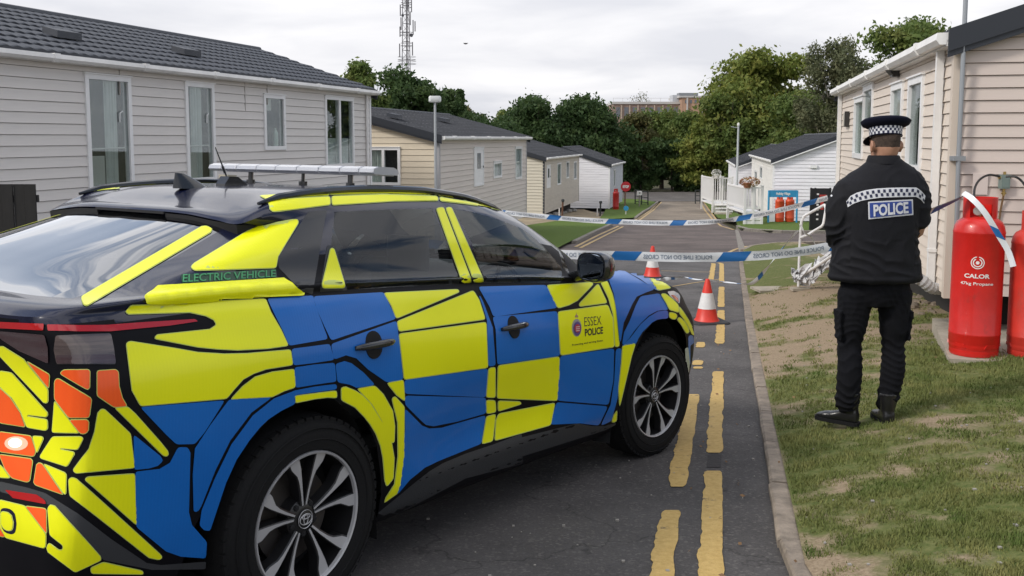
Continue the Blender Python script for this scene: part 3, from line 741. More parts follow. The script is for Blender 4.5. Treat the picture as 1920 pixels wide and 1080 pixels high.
# 1: large warm grey home at the left, long wall facing the road
Y1 = yaw_of(1490); A = at(0, 97, 12.6); C1 = Vector((A.x, A.y, 0)); L1 = ray_wall(C1, Y1, 692, 165)[0]; z1 = A.z; z01 = z1 - 22 * .152
w1 = wl(C1, Y1, z01, [(156, 143, 240, 356, 'curtR'), (344, 157, 397, 340, 'curtC'), (492, 179, 531, 280, 'bottle'), (607, 183, 660, 312, 'half', .5)])
home1 = home('large warm grey mobile home with tiled roof, nearest on the left behind the car', C1, Y1, 1, L1, z01, z1, 6.1, 1.02, (sid1, sid1), .152, w1, objects=True, back=2.2, roof='tile', gable=False, vents=[(ray_wall(C1, Y1, 150, 80)[0] + .7, .85), (ray_wall(C1, Y1, 370, 105)[0] + 1.0, .85)], group=None)
for px in (221, 456, 498): 
    S_ = ray_wall(C1, Y1, px, 130)[0]; m = MB(); m.box((S_ - .006, -.029, z1 - z01 - (.46 if px != 456 else .60)), (S_ + .006, -.004, z1 - z01 - .02)); m.build('joint_strip', siding('joint strip', (.40, .37, .35)), home1)
S_ = ray_wall(C1, Y1, 515, 290)[0]; m = MB(); m.box((S_ - .006, -.029, .2), (S_ + .006, -.004, z1 - z01 - 2.0)); m.build('joint_strip', siding('joint strip', (.40, .37, .35)), home1)
m = MB(); S_ = ray_wall(C1, Y1, 684, 200)[0]; m.tube([(S_, -.06, 0), (S_, -.06, z1 - z01)], .035, 8); m.build('downpipe', gutter_m, home1, smooth=True)
# 2: cream gable, fawn long wall
Y2 = yaw_of(1375); A = at(822, 258, 25.7); C2 = Vector((A.x, A.y, 0)); L2 = ray_wall(C2, Y2, 986, 260)[0]; z1 = A.z; z02 = Zr(26) + .10
g2 = []
def gl(C, yaw, z0, sgn, lst):
    """windows on the near gable of a home (runs at right angles, inward)"""
    o = []; yg = yaw - math.pi / 2 * sgn
    for (xa, ya, xb, yb, *k) in lst:
        s0 = ray_wall(C, yg, xa, ya)[0]; s1 = ray_wall(C, yg, xb, ya)[0]; zt = ray_wall(C, yg, (xa + xb) / 2, ya)[1]; zb_ = ray_wall(C, yg, (xa + xb) / 2, yb)[1]
        o.append((min(s0, s1), max(s0, s1), zb_ - z0, zt - z0, *k))
    return o
home2 = home('cream gabled mobile home with white door, behind the thin grey lamp post', C2, Y2, 1, L2, z02, z1, 6.1, .80, (sid2b, sid2), .155,
     wl(C2, Y2, z02, [(887, 277, 905, 348, 'door'), (924, 303, 939, 333, 'curtAll'), (965, 276, 977, 335, 'curtAll')]), gl(C2, Y2, z02, 1, [(676, 277, 750, 346, 'curtR', .42)]), roof='sheet', vents=[(1.2, 1.6), (5.6, 1.5)], group=None, corner=mat('grey corner trim', (.36, .36, .37)))
# 3
Y3 = yaw_of(1370); A = at(1020, 297, 48.6); C3 = Vector((A.x, A.y, 0)); L3 = ray_wall(C3, Y3, 1085, 289)[0]; z1 = A.z; z03 = Zr(49) + .25
home3 = home('pale cream mobile home with dark corner posts, just before the far white one', C3, Y3, 1, L3, z03, z1, 6.1, .85, (sid3b, sid3), .16,
     wl(C3, Y3, z03, [(1024, 310, 1031, 352, 'door'), (1044, 306, 1051, 346, 'curtAll'), (1061, 303, 1066, 334, 'dark'), (1075, 303, 1080, 336, 'dark')]), [], objects=False, group=None, corner=fascia_dk)
# 4
Y4 = yaw_of(1368); A = at(1143, 309, 62); C4 = Vector((A.x, A.y, 0)); L4 = ray_wall(C4, Y4, 1167, 303)[0]; z1 = A.z; z04 = Zr(62) + .12
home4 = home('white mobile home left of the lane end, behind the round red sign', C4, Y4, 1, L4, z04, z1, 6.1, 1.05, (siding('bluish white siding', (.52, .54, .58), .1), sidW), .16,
     wl(C4, Y4, z04, [(1150, 318, 1153, 350, 'curtAll')]), [], objects=False, group=None)
# R: beige home at the right
YR = yaw_of(1387); A = at(1797, 72, 8.35); CRr = Vector((A.x, A.y, 0)); LR = ray_wall(CRr, YR, 1577, 180)[0]; zR1 = A.z; zR0 = at(1777, 552, 8.35).z
wR = wl(CRr, YR, zR0, [(1711, 146, 1738, 322, 'curtR'), (1678, 158, 1699, 300, 'curtAll'), (1624, 161, 1642, 235, 'dark'), (1607, 184, 1624, 296, 'curtAll')])
homeR = home('beige mobile home close on the right behind the officer, with red cylinders at its gable', CRr, YR, -1, LR, zR0, zR1, 6.1, 1.0, (sidR, siding('rosy beige siding', (.56, .48, .43))), .1035, wR, [], objects=True, roof='sheet', corner=mat('beige corner trim', (.58, .50, .42), rough=.5), over=.10, group=None)
sD = ray_wall(CRr, YR, 1773, 200)[0]
m = MB(); m.box((sD - .035, .035, -.02), (sD + .035, .095, zR1 - zR0 - .02)); m.box((sD - .045, .03, .33), (sD + .045, .1, .36)); m.build('downpipe', gutter_m, homeR)
sE = ray_wall(CRr, YR, 1581, 200)[0]; m = MB(); m.box((sE - .05, .03, -.02), (sE + .05, .09, zR1 - zR0 - .02)); m.build('downpipe', gutter_m, homeR)
s_, z_ = ray_wall(CRr, YR, 1688, 136); m = MB(); m.box((s_ - .10, .02, z_ - zR0 - .05), (s_ + .08, .10, z_ - zR0 + .05)); m.prism([(s_ - .14, .09, z_ - zR0 - .04), (s_ + .10, .09, z_ - zR0 - .04), (s_ + .10, .17, z_ - zR0 + .05), (s_ - .14, .17, z_ - zR0 + .05)], (0, .02, .02)); m.build('security_light', plast_dk, homeR)
s_, z_ = ray_wall(CRr, YR, 1592, 225); m = MB(); m.box((s_ - .22, .02, z_ - zR0 - .10), (s_ + .22, .08, z_ - zR0 + .12)); m.build('meter_box', mat('pale box', (.5, .46, .38)), homeR)
m = MB(); m.box((s_ - .27, .02, z_ - zR0 - .12), (s_ - .22, .10, z_ - zR0 + .14)); m.build('box_hinge', plast_dk, homeR)
# W1, W2: white homes across the junction
YW = yaw_of(1296); A = at(1451, 301, 44); CW = Vector((A.x, A.y, 0)); LW = ray_wall(CW, YW, 1411, 292)[0]; z1 = A.z; z0w = Zr(44) + .10
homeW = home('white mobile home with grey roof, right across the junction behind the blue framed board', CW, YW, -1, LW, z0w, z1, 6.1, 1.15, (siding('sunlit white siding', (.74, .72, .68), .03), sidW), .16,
     wl(CW, YW, z0w, [(1416, 320, 1421, 342, 'dark'), (1426, 312, 1431, 336, 'dark')]), [], objects=False, barge=True, group=None)
m = MB(); m.box((-.10, -1.9, 2.42), (-.03, -1.6, 2.56)); m.build('vent_cover', upvc, homeW)
A = at(1383, 310, 60); CV = Vector((A.x, A.y, 0)); LV = ray_wall(CV, YW, 1367, 303)[0]; z1 = A.z; z0v = Zr(60) + .1
homeV = home('small looking white mobile home farthest on the right, behind the white deck', CV, YW, -1, LV, z0v, z1, 6.1, 1.15, (sidW, sidW), .16, [], [], objects=False, barge=True, group=None)
# steel aerial pole on the gable corner of home R
t = thing('aerial_pole', 'tall thin grey steel pole fixed to the beige home corner, rising out of frame', 'pole', (0, 0, 0))
p0 = at(1791, 400, 8.28); m = MB(); top = at(1812, -60, 8.28); m.tube([at(1790, 560, 8.25), at(1797, 300, 8.25), at(1804, 150, 8.25), at(1814, -80, 8.25)], .019, 10)
m.build('pole', mat('galvanised steel', (.32, .34, .36), rough=.4, metal=.5), t, smooth=True)
for py in (78, 300, 300): pass
for px, py in ((1808, 72), (1797, 297)):
    q = at(px, py, 8.26); m = MB(); m.box((q.x - .05, q.y - .03, q.z - .02), (q.x + .05, q.y + .06, q.z + .02)); m.build('bracket', mat('galvanised steel', (.3, .3, .3)), t)
# white decks in front of the white homes
def deck(label, pxl, pxr, pyt, pyb, Y, slats=True, plant=False, steps=False):
    a = at(pxl, pyb, Y); b = at(pxr, pyb, Y); top = at(pxl, pyt, Y).z; z0 = min(Zr(Y) + .05, a.z)
    t = thing('deck', label, 'deck', (a.x, Y, z0)); W_ = b.x - a.x; Ht = top - z0; fl = .55
    wm = mat('white deck plastic', (.74, .73, .71), rough=.5)
    for x in (0, W_ * .5, W_): m = MB(); m.box((x - .05, -.05, 0), (x + .05, .05, Ht + .06)); m.prism([(x - .07, -.07, Ht + .06), (x + .07, -.07, Ht + .06), (x + .07, .07, Ht + .06), (x - .07, .07, Ht + .06)], (0, 0, .04)); m.build('post', wm, t)
    for x in (0, W_): m = MB(); m.box((x - .05, 3.2, 0), (x + .05, 3.3, Ht + .06)); m.build('post', wm, t)
    for z in (Ht - .04, fl + .12): m = MB(); m.box((.05, -.03, z), (W_ - .05, .03, z + .07)); m.build('rail', wm, t); m = MB(); m.box((-.03, .05, z), (.03, 3.2, z + .07)); m.build('rail', wm, t)
    n = int(W_ / .13)
    for k in range(1, n): m = MB(); x = W_ * k / n; m.box((x - .024, -.018, fl + .18), (x + .024, .018, Ht - .04)); m.build('baluster', wm, t)
    for k in range(1, 22): m = MB(); y = 3.2 * k / 22; m.box((-.018, y - .024, fl + .18), (.018, y + .024, Ht - .04)); m.build('baluster', wm, t)
    m = MB(); m.box((-.02, -.03, fl - .08), (W_ + .02, 3.3, fl)); m.build('deck_floor', wm, t)
    for k in range(3): m = MB(); m.box((.05, -.02, .02 + k * .16), (W_ - .05, .0, .15 + k * .16)); m.build('skirt_board', wm, t)
    if steps:
        for k in range(3): m = MB(); m.box((.1, -.28 * (3 - k), .17 * k + .1), (W_ * .9, -.28 * (2 - k), .17 * k + .15)); m.build('step', wm, t)
    return t
d1 = deck('white picket deck with plant pots by the white home, right of the tall lamp post', 1396, 1428, 352, 408, 41)
d2 = deck('white stepped deck left of the tall lamp post, farther back', 1336, 1372, 334, 386, 56, steps=True)
# dark timber fence panel at the left edge
t = thing('fence_panel', 'black stained timber fence panel at the left edge before the grey home', 'fence', at(34, 400, 10.5))
fm = mat('black stained timber', (.012, .011, .010), rough=.8, var=.3, vscale=4, bump=.4, bscale=40, stretch=(6, 6, 1)); s_ = 10.5 / 1800
w_ = 110 * s_
for k in range(6):
    m = MB(); x = -.36 + k * .125 - .18; m.box((x, -.012 * (k % 2), -.9), (x + .118, .012 + .0, .32 + .0)); m.build('slat', fm, t)
m = MB(); m.box((-.56, .014, .12), (.21, .06, .2)); m.build('rail', fm, t)
m = MB(); m.box((-.56, .014, -.3), (.21, .06, -.22)); m.build('rail', fm, t)
# brick flats far behind the trees
def flats():
    Y = 205.0; a = at(1150, 192, Y); b = at(1275, 192, Y); c = at(1352, 180, Y); s = Y / 1800
    z0 = Zr(205) - .5
    t = thing('apartment_block', 'long flat roofed brick apartment block seen above the trees', 'building', (a.x, Y, z0))
    bk = mat('brown brick', (.30, .21, .17), rough=.9, var=.25, vscale=1.5); ob = mat('orange brick', (.40, .25, .17), rough=.9, var=.2, vscale=1.2); pale = mat('pale band', (.5, .48, .46)); gw = mat('dull window', (.14, .15, .17), rough=.3)
    W1_ = b.x - a.x; W2_ = c.x - a.x; H1 = a.z - z0; H2 = c.z - z0
    m = MB(); m.box((0, 0, 0), (W1_, 12, H1 - .35)); m.build('wall', bk, t)
    m = MB(); m.box((W1_ + .01, -2, 0), (W2_ + 6, 12, H2 - .4)); m.build('wall', ob, t)
    m = MB(); m.box((-.2, -.25, H1 - .35), (W1_, 12.2, H1 + .15)); m.build('roof_band', pale, t)
    m = MB(); m.box((W1_ - .5, -2.2, H2 - .4), (W2_ + 6, 12.2, H2 - .05)); m.build('roof_band', pale, t)
    m = MB(); m.box((W1_ - 1.4, 1, H1 + .15), (W1_ + .0, 5, H1 + 1.6)); m.build('lift_housing', mat('grey plant room', (.42, .43, .45)), t)
    m = MB(); m.box((W1_ + .3, 3, H2 - .04), (W1_ + 4.4, 6, H2 + .8)); m.build('plant_room', mat('dark plant room', (.18, .19, .20)), t)
    k = 0; x = .6
    while x < W1_ - 1:
        w = m = MB(); m.box((x, -.03, H1 - 3.0), (x + .9, .06, H1 - 1.0)); m.build('window', gw, t)
        m = MB(); m.box((x + 1.0, -.22, H1 - 7), (x + 1.25, -.0, H1 - .6)); m.build('pier', mat('pale pier', (.45, .36, .28)), t)
        x += 1.75
    for k in range(5): m = MB(); x = W1_ + .7 + k * 1.0; m.box((x, -2.05, H2 - 1.6), (x + .45, -1.95, H2 - .9)); m.build('window', gw, t)
    for k in range(2): m = MB(); m.box((W1_ + 1 + k * 3.2, -2.3, H2 - 7), (W1_ + 1.3 + k * 3.2, -2, H2 - .5)); m.build('pier', pale, t)
    m = MB(); z = H1 + .9
    m.tube([(0, .2, z), (W1_ - 1.5, .2, z)], .03, 4); x = 0
    while x < W1_ - 1.5: m.tube([(x, .2, H1 + .1), (x, .2, z)], .03, 4); x += 2
    m.build('roof_railing', pale, t)
flats()
# ================================================================ trees
def leaf_mat(name, c0, c1, c2, sc=.6):
    if name in MATS: return MATS[name]
    m = bpy.data.materials.new(name); m.use_nodes = True; t = m.node_tree; b = t.nodes['Principled BSDF']; b.inputs['Roughness'].default_value = .6; b.inputs['Specular IOR Level'].default_value = .25
    tcn = t.nodes.new('ShaderNodeTexCoord'); n_ = t.nodes.new('ShaderNodeTexNoise'); n_.inputs['Scale'].default_value = sc; n_.inputs['Detail'].default_value = 10; n_.inputs['Roughness'].default_value = .75
    t.links.new(tcn.outputs['Object'], n_.inputs['Vector'])
    rp = t.nodes.new('ShaderNodeValToRGB'); e = rp.color_ramp.elements; e[0].position = .32; e[0].color = (*c0, 1); e[1].position = .68; e[1].color = (*c2, 1); q = e.new(.5); q.color = (*c1, 1)
    t.links.new(n_.outputs[0], rp.inputs[0]); t.links.new(rp.outputs[0], b.inputs['Base Color'])
    tr = t.nodes.new('ShaderNodeBsdfTranslucent'); t.links.new(rp.outputs[0], tr.inputs[0]); mx = t.nodes.new('ShaderNodeMixShader'); mx.inputs[0].default_value = .4
    t.links.new(b.outputs[0], mx.inputs[1]); t.links.new(tr.outputs[0], mx.inputs[2]); t.links.new(mx.outputs[0], t.nodes['Material Output'].inputs[0])
    MATS[name] = m; return m
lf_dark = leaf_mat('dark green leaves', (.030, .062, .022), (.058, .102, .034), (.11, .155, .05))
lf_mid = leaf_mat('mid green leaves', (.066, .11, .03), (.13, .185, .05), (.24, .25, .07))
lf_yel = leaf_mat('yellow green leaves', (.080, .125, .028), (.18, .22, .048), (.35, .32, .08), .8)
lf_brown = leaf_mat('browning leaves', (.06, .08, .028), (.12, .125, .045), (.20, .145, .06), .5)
lf_grey = leaf_mat('grey green birch leaves', (.07, .09, .045), (.14, .155, .08), (.24, .23, .12), .9)
bark = mat('bark', (.075, .058, .045), rough=.95, var=.4, vscale=6, bump=.6, bscale=12)
bark_pale = mat('pale bark', (.20, .18, .15), rough=.9, var=.4, vscale=4)
def tree(name, label, pxl, pxr, pyt, Y, mt, n=9000, leaf=.22, shape='round', base=None, trunk=.22, seed=1, group=None, dense=1.0, brk=None, low=.12, cat='tree'):
    r = np.random.RandomState(seed); c = at((pxl + pxr) / 2, pyt, Y); z0 = Zr(Y) - .1; Hh = c.z - z0; R = (pxr - pxl) / 2 * Y / 1800
    t = thing(name, label, cat, (c.x, Y, z0), 0, group)
    # limbs
    m = MB(); pts = [Vector((0, 0, -.2)), Vector((.1 * r.randn(), .1 * r.randn(), Hh * .2)), Vector((.04 * R * r.randn(), .04 * R * r.randn(), Hh * .5)), Vector((.06 * R * r.randn(), 0, Hh * .86))]
    m.tube(pts, [trunk, trunk * .8, trunk * .5, trunk * .12], 8)
    nb = 11; limbs = []
    for k in range(nb):
        a = 6.283 * k / nb + r.rand(); zb = Hh * (.18 + .5 * r.rand()); q = pts[1].lerp(pts[2], min(1, max(0, (zb / Hh - .2) / .3)))
        e = Vector((math.cos(a) * R * .75, math.sin(a) * R * .75, zb + Hh * (.10 + .2 * r.rand()))); md = q.lerp(e, .5) + Vector((0, 0, -.03 * Hh))
        q = Vector((q.x, q.y, zb)); m.tube([q, md, e], [trunk * .38, trunk * .22, trunk * .06], 6); limbs.append(e)
        e2 = md + Vector((r.randn() * R * .3, r.randn() * R * .3, Hh * .12)); m.tube([md, e2], [trunk * .16, trunk * .04], 5)
    m.build('trunk', brk or bark, t, smooth=True)
    # crown: clumps spread in the volume
    K = max(14, int(46 * dense)); cl = []
    for k in range(K * 3):
        if len(cl) >= K: break
        u = r.randn(3); u /= np.linalg.norm(u); rad = r.rand() ** .45
        if shape == 'round': p = np.array([u[0] * R * .84 * rad, u[1] * R * .8 * rad, Hh * (low + (1 - low) * (.5 + .47 * u[2] * rad))]); s = R * (.24 + .16 * r.rand())
        elif shape == 'cone':
            h_ = r.rand() ** 1.2; rr = R * (1 - h_) * .8 * math.sqrt(r.rand()); a = r.rand() * 6.283; p = np.array([rr * math.cos(a), rr * math.sin(a), Hh * (low + (.93 - low) * h_)]); s = R * (.50 - .30 * h_)
        elif shape == 'hedge': p = np.array([(r.rand() * 2 - 1) * R * .9, (r.rand() * 2 - 1) * R * .5, Hh * (.05 + .82 * r.rand())]); s = R * (.16 + .12 * r.rand())
        else:  # drooping
            p = np.array([u[0] * R * .8 * rad, u[1] * R * .8 * rad, Hh * (.30 + .6 * (.5 + .5 * u[2] * rad))]); s = R * (.13 + .12 * r.rand())
        cl.append((p, min(s, Hh * .30)))
    pts_ = []; nrm = []
    per = n // len(cl)
    for (p, s) in cl:
        u = r.randn(per, 3); u /= np.linalg.norm(u, axis=1, keepdims=True); rad = (.35 + .65 * r.rand(per, 1) ** .5) * (1 + .22 * r.randn(per, 1))
        sc = np.array([1.15, 1.15, .8 if shape != 'droop' else 1.7]); q = p + u * rad * s * sc; pts_.append(q); nrm.append(u)
    q = np.concatenate(pts_); u = np.concatenate(nrm); q[:, 2] *= Hh / np.percentile(q[:, 2], 99.6); q[:, 0] *= R / np.percentile(np.abs(q[:, 0]), 98.5); k_ = q[:, 2] > .05; q, u = q[k_], u[k_]; M_ = len(q)
    d = u * .6 + r.randn(M_, 3) * .7; d /= np.linalg.norm(d, axis=1, keepdims=True)
    a = np.cross(d, r.randn(M_, 3)); a /= np.linalg.norm(a, axis=1, keepdims=True); b = np.cross(d, a)
    sz = leaf * (.45 + .8 * r.rand(M_, 1)); v = np.stack([q - a * sz, q + b * sz * .55, q + a * sz, q - b * sz * .55], 1)
    me = bpy.data.meshes.new('crown'); me.vertices.add(M_ * 4); me.vertices.foreach_set('co', v.reshape(-1)); me.loops.add(M_ * 4); me.loops.foreach_set('vertex_index', np.arange(M_ * 4, dtype=np.int32))
    me.polygons.add(M_); me.polygons.foreach_set('loop_start', np.arange(0, M_ * 4, 4, dtype=np.int32)); me.update(); me.validate(); me.materials.append(mt)
    obj('crown', me, t); return t
TR = [
 ('round_tree', 'dark green tree rising just above the grey home roof end, left of the mast', 640, 730, 120, 78, lf_mid, 12000, .20, 'round'),
 ('round_tree', 'broad dark tree in front of the lattice mast foot', 692, 832, 137, 84, lf_dark, 22000, .22, 'round'),
 ('round_tree', 'dark tree right of the mast foot, above the cream home roof', 770, 868, 158, 88, lf_dark, 14000, .20, 'round'),
 ('hedge', 'long low dark hedge seen just above the cream home roof', 680, 960, 206, 94, lf_dark, 26000, .20, 'hedge'),
 ('conifer_tree', 'small dark conifer at the right end of the group behind the cream home', 838, 886, 170, 92, lf_dark, 12000, .18, 'cone'),
 ('bush', 'low brownish bush far behind the roofs, right of the dark conifers', 855, 925, 206, 110, lf_brown, 4000, .20, 'hedge'),
 ('bush', 'low green bush far behind the roofs, next to the big dark laurel', 905, 985, 207, 108, lf_mid, 5000, .20, 'hedge'),
 ('laurel_tree', 'big dark green laurel left of the lane, behind the slate roofs', 940, 1070, 187, 96, lf_dark, 22000, .22, 'round'),
 ('laurel_tree', 'widest dark green laurel at the lane end, behind the white home roof', 1025, 1185, 189, 98, lf_dark, 27000, .23, 'round'),
 ('round_tree', 'mid green tree with brownish lower leaves right of the dark laurel', 1150, 1232, 216, 106, lf_brown, 12000, .2, 'round'),
 ('round_tree', 'mid green tree below the long brick block', 1195, 1290, 211, 110, lf_mid, 17000, .2, 'round'),
 ('round_tree', 'dark green tree below the orange brick end of the block', 1255, 1350, 214, 108, lf_mid, 16000, .2, 'round'),
 ('bush', 'yellow green bush at the foot of the big oak, above the right gate', 1275, 1372, 236, 98, lf_yel, 9000, .2, 'round'),
 ('oak_tree', 'large yellow green oak, the widest crown right of the lane', 1330, 1535, 104, 100, lf_yel, 34000, .27, 'round'),
 ('round_tree', 'mid green tree at the left flank of the large oak', 1322, 1425, 178, 97, lf_mid, 13000, .23, 'round'),
 ('birch_tree', 'sparse grey green birch with drooping branches right of the oak', 1500, 1645, 78, 86, lf_grey, 15000, .16, 'droop'),
 ('round_tree', 'mid green tree under the birch, behind the white home roof', 1430, 1600, 176, 92, lf_mid, 17000, .22, 'round'),
 ('round_tree', 'bright green tree top rising above the beige home gutter', 1625, 1800, 40, 52, lf_mid, 16000, .15, 'round'),
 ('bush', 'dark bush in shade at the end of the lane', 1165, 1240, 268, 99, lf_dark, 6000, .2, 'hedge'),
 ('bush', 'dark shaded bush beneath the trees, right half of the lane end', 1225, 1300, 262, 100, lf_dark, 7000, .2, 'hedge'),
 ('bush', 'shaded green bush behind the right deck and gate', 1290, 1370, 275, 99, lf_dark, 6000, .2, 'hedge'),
 ('bush', 'green bush between the white home roof and the oak trunk', 1355, 1460, 255, 96, lf_mid, 8000, .2, 'hedge'),
]
for i, (nm, lb, a, b, top, Y, mt, n, lf, sh) in enumerate(TR):
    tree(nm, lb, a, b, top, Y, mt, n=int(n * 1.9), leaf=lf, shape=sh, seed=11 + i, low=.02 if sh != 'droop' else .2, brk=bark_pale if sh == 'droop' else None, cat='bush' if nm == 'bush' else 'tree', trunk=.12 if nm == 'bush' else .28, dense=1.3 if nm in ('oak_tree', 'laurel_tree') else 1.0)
tree('bare_tree', 'nearly bare reddish tree on the skyline behind the brick block', 1172, 1232, 173, 260, lf_brown, n=1800, leaf=.22, shape='round', seed=77, trunk=.35, low=.3)
# ================================================================ lattice mast
def mast():
    Y = 175.0; b = at(763, 140, Y); z0 = Zr(Y); t = thing('lattice_mast', 'tall grey lattice telecom mast with dish aerials, top out of frame', 'mast', (b.x, Y, z0))
    st = mat('weathered mast steel', (.16, .155, .165), rough=.6, metal=.3); Hh = at(763, -40, Y).z - z0; wb = 2.4; wt = 1.15
    def cn(z):
        k = z / Hh; w = wb + (wt - wb) * k; return [Vector((w * .5 * math.cos(a), w * .5 * math.sin(a), z)) for a in (math.radians(200), math.radians(320), math.radians(80))]
    for i in range(3): m = MB(); m.tube([cn(0)[i], cn(Hh)[i]], .075, 6); m.build('leg', st, t)
    nst = 22
    for k in range(nst):
        za, zb = Hh * k / nst, Hh * (k + 1) / nst; A_, B_ = cn(za), cn(zb); m = MB()
        for i in range(3): j = (i + 1) % 3; m.tube([A_[i], B_[j]], .032, 4); m.tube([B_[i], B_[j]], .032, 4)
        m.build('brace', st, t)
    m = MB(); m.tube([(0, 0, 0), (0, 0, Hh)], .10, 6); m.build('cable_ladder', st, t)
    for (py, w) in ((120, 2.7), (112, 2.6), (86, 1.7), (66, 1.9), (14, 1.5), (5, 1.5)):
        z = at(763, py, Y).z - z0; m = MB(); R_ = [Vector((w * .62 * math.cos(a), w * .62 * math.sin(a), z)) for a in [6.283 * i / 6 for i in range(7)]]
        m.tube(R_, .04, 4); m.tube([p + Vector((0, 0, .5)) for p in R_], .03, 4); m.build('platform', st, t)
    r = random.Random(2)
    for (dx, py, l) in ((-1.0, 20, 2.0), (-.9, 45, 2.2), (1.0, 12, 2.2), (.75, 35, 2.4), (1.25, 52, 2.6), (-1.1, 60, 1.8), (1.1, 92, 2.4), (-1.2, 95, 2.4), (.3, 8, 2.4), (1.6, 50, 1.8)):
        z = at(763, py, Y).z - z0; m = MB(); m.box((dx - .09, -.6, z - l / 2), (dx + .09, -.45, z + l / 2)); m.build('antenna', st, t)
    for (dx, py, rr) in ((.95, 67, .32), (-.55, 30, .25)):
        z = at(763, py, Y).z - z0; m = MB(); m.lathe([(.02, -.1), (rr, .0), (rr, .12)], 14, Matrix.Translation((dx, -.8, z)) @ Matrix.Rotation(math.radians(90), 4, 'X')); m.build('dish', mat('dark dish', (.05, .05, .06)), t)
mast()
# small quadcopter high in the sky
q = at(873, 82, 60); t = thing('drone', 'tiny dark drone hovering in the sky right of the mast', 'drone', q)
m = MB(); m.lathe([(.02, -.04), (.08, -.02), (.08, .02), (.03, .05)], 10, Matrix.Diagonal((1.3, .8, 1, 1))); m.build('drone_body', plast_dk, t, smooth=True)
for a in (45, 135, 225, 315):
    c_, s_ = math.cos(math.radians(a)), math.sin(math.radians(a)); m = MB(); m.tube([(0, 0, 0), (.15 * c_, .15 * s_, .01)], .012, 5); m.lathe([(.015, 0), (.015, .03)], 6, Matrix.Translation((.15 * c_, .15 * s_, .01))); m.build('arm', plast_dk, t)
    m = MB(); m.box((.15 * c_ - .07, .15 * s_ - .008, .042), (.15 * c_ + .07, .15 * s_ + .008, .046)); m.build('rotor', plast_dk, t)
# ================================================================ the police car
CAR_T = Vector((-1.482, 3.77, -1.713)); CAR_YAW, CAR_PITCH = .597, -.067
_F = Vector((math.sin(CAR_YAW) * math.cos(CAR_PITCH), math.cos(CAR_YAW) * math.cos(CAR_PITCH), math.sin(CAR_PITCH)))
_Lf = Vector((-math.cos(CAR_YAW), math.sin(CAR_YAW), 0)); _U = _F.cross(_Lf)
CAR_R = Matrix((_F, _Lf, _U)).transposed()
CAR_O = CAR_R.transposed() @ (-CAR_T)
def cray(px, py): return (CAR_R.transposed() @ pxdir(px, py)).normalized()

paint_black = mat('car navy paint', (0.004, 0.006, 0.024), rough=0.22, coat=.55, spec=0.3)
seam_black = mat('satin black base', (0.003, 0.003, 0.005), rough=0.5, spec=.15)
def film(name, col, mid):
    """reflective film: faint honeycomb relief and tone"""
    if name in MATS: return MATS[name]
    m = bpy.data.materials.new(name); m.use_nodes = True; t = m.node_tree; b = t.nodes['Principled BSDF']
    b.inputs['Roughness'].default_value = 0.36; b.inputs['Specular IOR Level'].default_value = .3; b.inputs['Coat Weight'].default_value = 0.3; b.inputs['Coat Roughness'].default_value = 0.12
    tcn = t.nodes.new('ShaderNodeTexCoord')
    wv = t.nodes.new('ShaderNodeTexWave'); wv.wave_type = 'BANDS'; wv.bands_direction = 'X'; wv.wave_profile = 'SIN'
    wv.inputs['Scale'].default_value = 26.0; wv.inputs['Distortion'].default_value = 2.2; wv.inputs['Detail'].default_value = 1.0; wv.inputs['Detail Scale'].default_value = 5.0
    nz = t.nodes.new('ShaderNodeTexNoise'); nz.inputs['Scale'].default_value = 2.5; nz.inputs['Detail'].default_value = 6
    t.links.new(tcn.outputs['Object'], wv.inputs[0]); t.links.new(tcn.outputs['Object'], nz.inputs[0])
    ad = t.nodes.new('ShaderNodeMath'); ad.operation = 'MULTIPLY_ADD'; ad.inputs[1].default_value = 0.10
    t.links.new(wv.outputs['Fac'], ad.inputs[0]); t.links.new(nz.outputs[0], ad.inputs[2])
    rp = t.nodes.new('ShaderNodeValToRGB'); rp.color_ramp.elements[0].position = .30; rp.color_ramp.elements[1].position = .80
    rp.color_ramp.elements[0].color = (*mid, 1); rp.color_ramp.elements[1].color = (*col, 1)
    t.links.new(ad.outputs[0], rp.inputs[0]); t.links.new(rp.outputs[0], b.inputs['Base Color'])
    bp = t.nodes.new('ShaderNodeBump'); bp.inputs['Strength'].default_value = .06; bp.inputs['Distance'].default_value = .002
    t.links.new(wv.outputs['Fac'], bp.inputs['Height']); t.links.new(bp.outputs[0], b.inputs['Normal'])
    MATS[name] = m
    return m
f_yel = film('yellow reflective film', (0.84, 0.85, 0.003), (0.76, 0.78, 0.002))
f_blu = film('blue reflective film', (0.001, 0.135, 0.50), (0.001, 0.11, 0.42))
f_ora = film('orange reflective film', (0.95, 0.12, 0.012), (0.85, 0.09, 0.008))
f_edge = mat('pale film edge', (0.52, 0.60, 0.14), rough=.45)
plast = mat('charcoal plastic', (0.030, 0.032, 0.036), rough=0.55, bump=.15, bscale=300)
plast_g = mat('gloss black trim', (0.012, 0.013, 0.015), rough=0.2, coat=.4)
pillar_m = mat('window surround trim', (0.020, 0.021, 0.024), rough=0.32)
rubber = mat('tyre rubber', (0.0075, 0.0075, 0.008), rough=0.85, spec=.25, bump=.2, bscale=120)
alloy = mat('machined alloy', (0.46, 0.46, 0.47), rough=0.38, metal=.3)
alloy_dk = mat('dark wheel paint', (0.012, 0.012, 0.013), rough=0.35)
lamp_red = mat('red lamp lens', (0.42, 0.008, 0.012), rough=0.12, coat=.6)
lamp_dk = mat('smoked lamp lens', (0.035, 0.006, 0.010), rough=0.1, coat=.9, stretch=(1, 1, 14), vscale=3.0, col2=(0.07, 0.05, 0.055))
lamp_gy = mat('smoked grey lamp lens', (0.03, 0.022, 0.024), rough=0.12, coat=.9, stretch=(1, 1, 22), vscale=3.0, col2=(0.15, 0.11, 0.10))
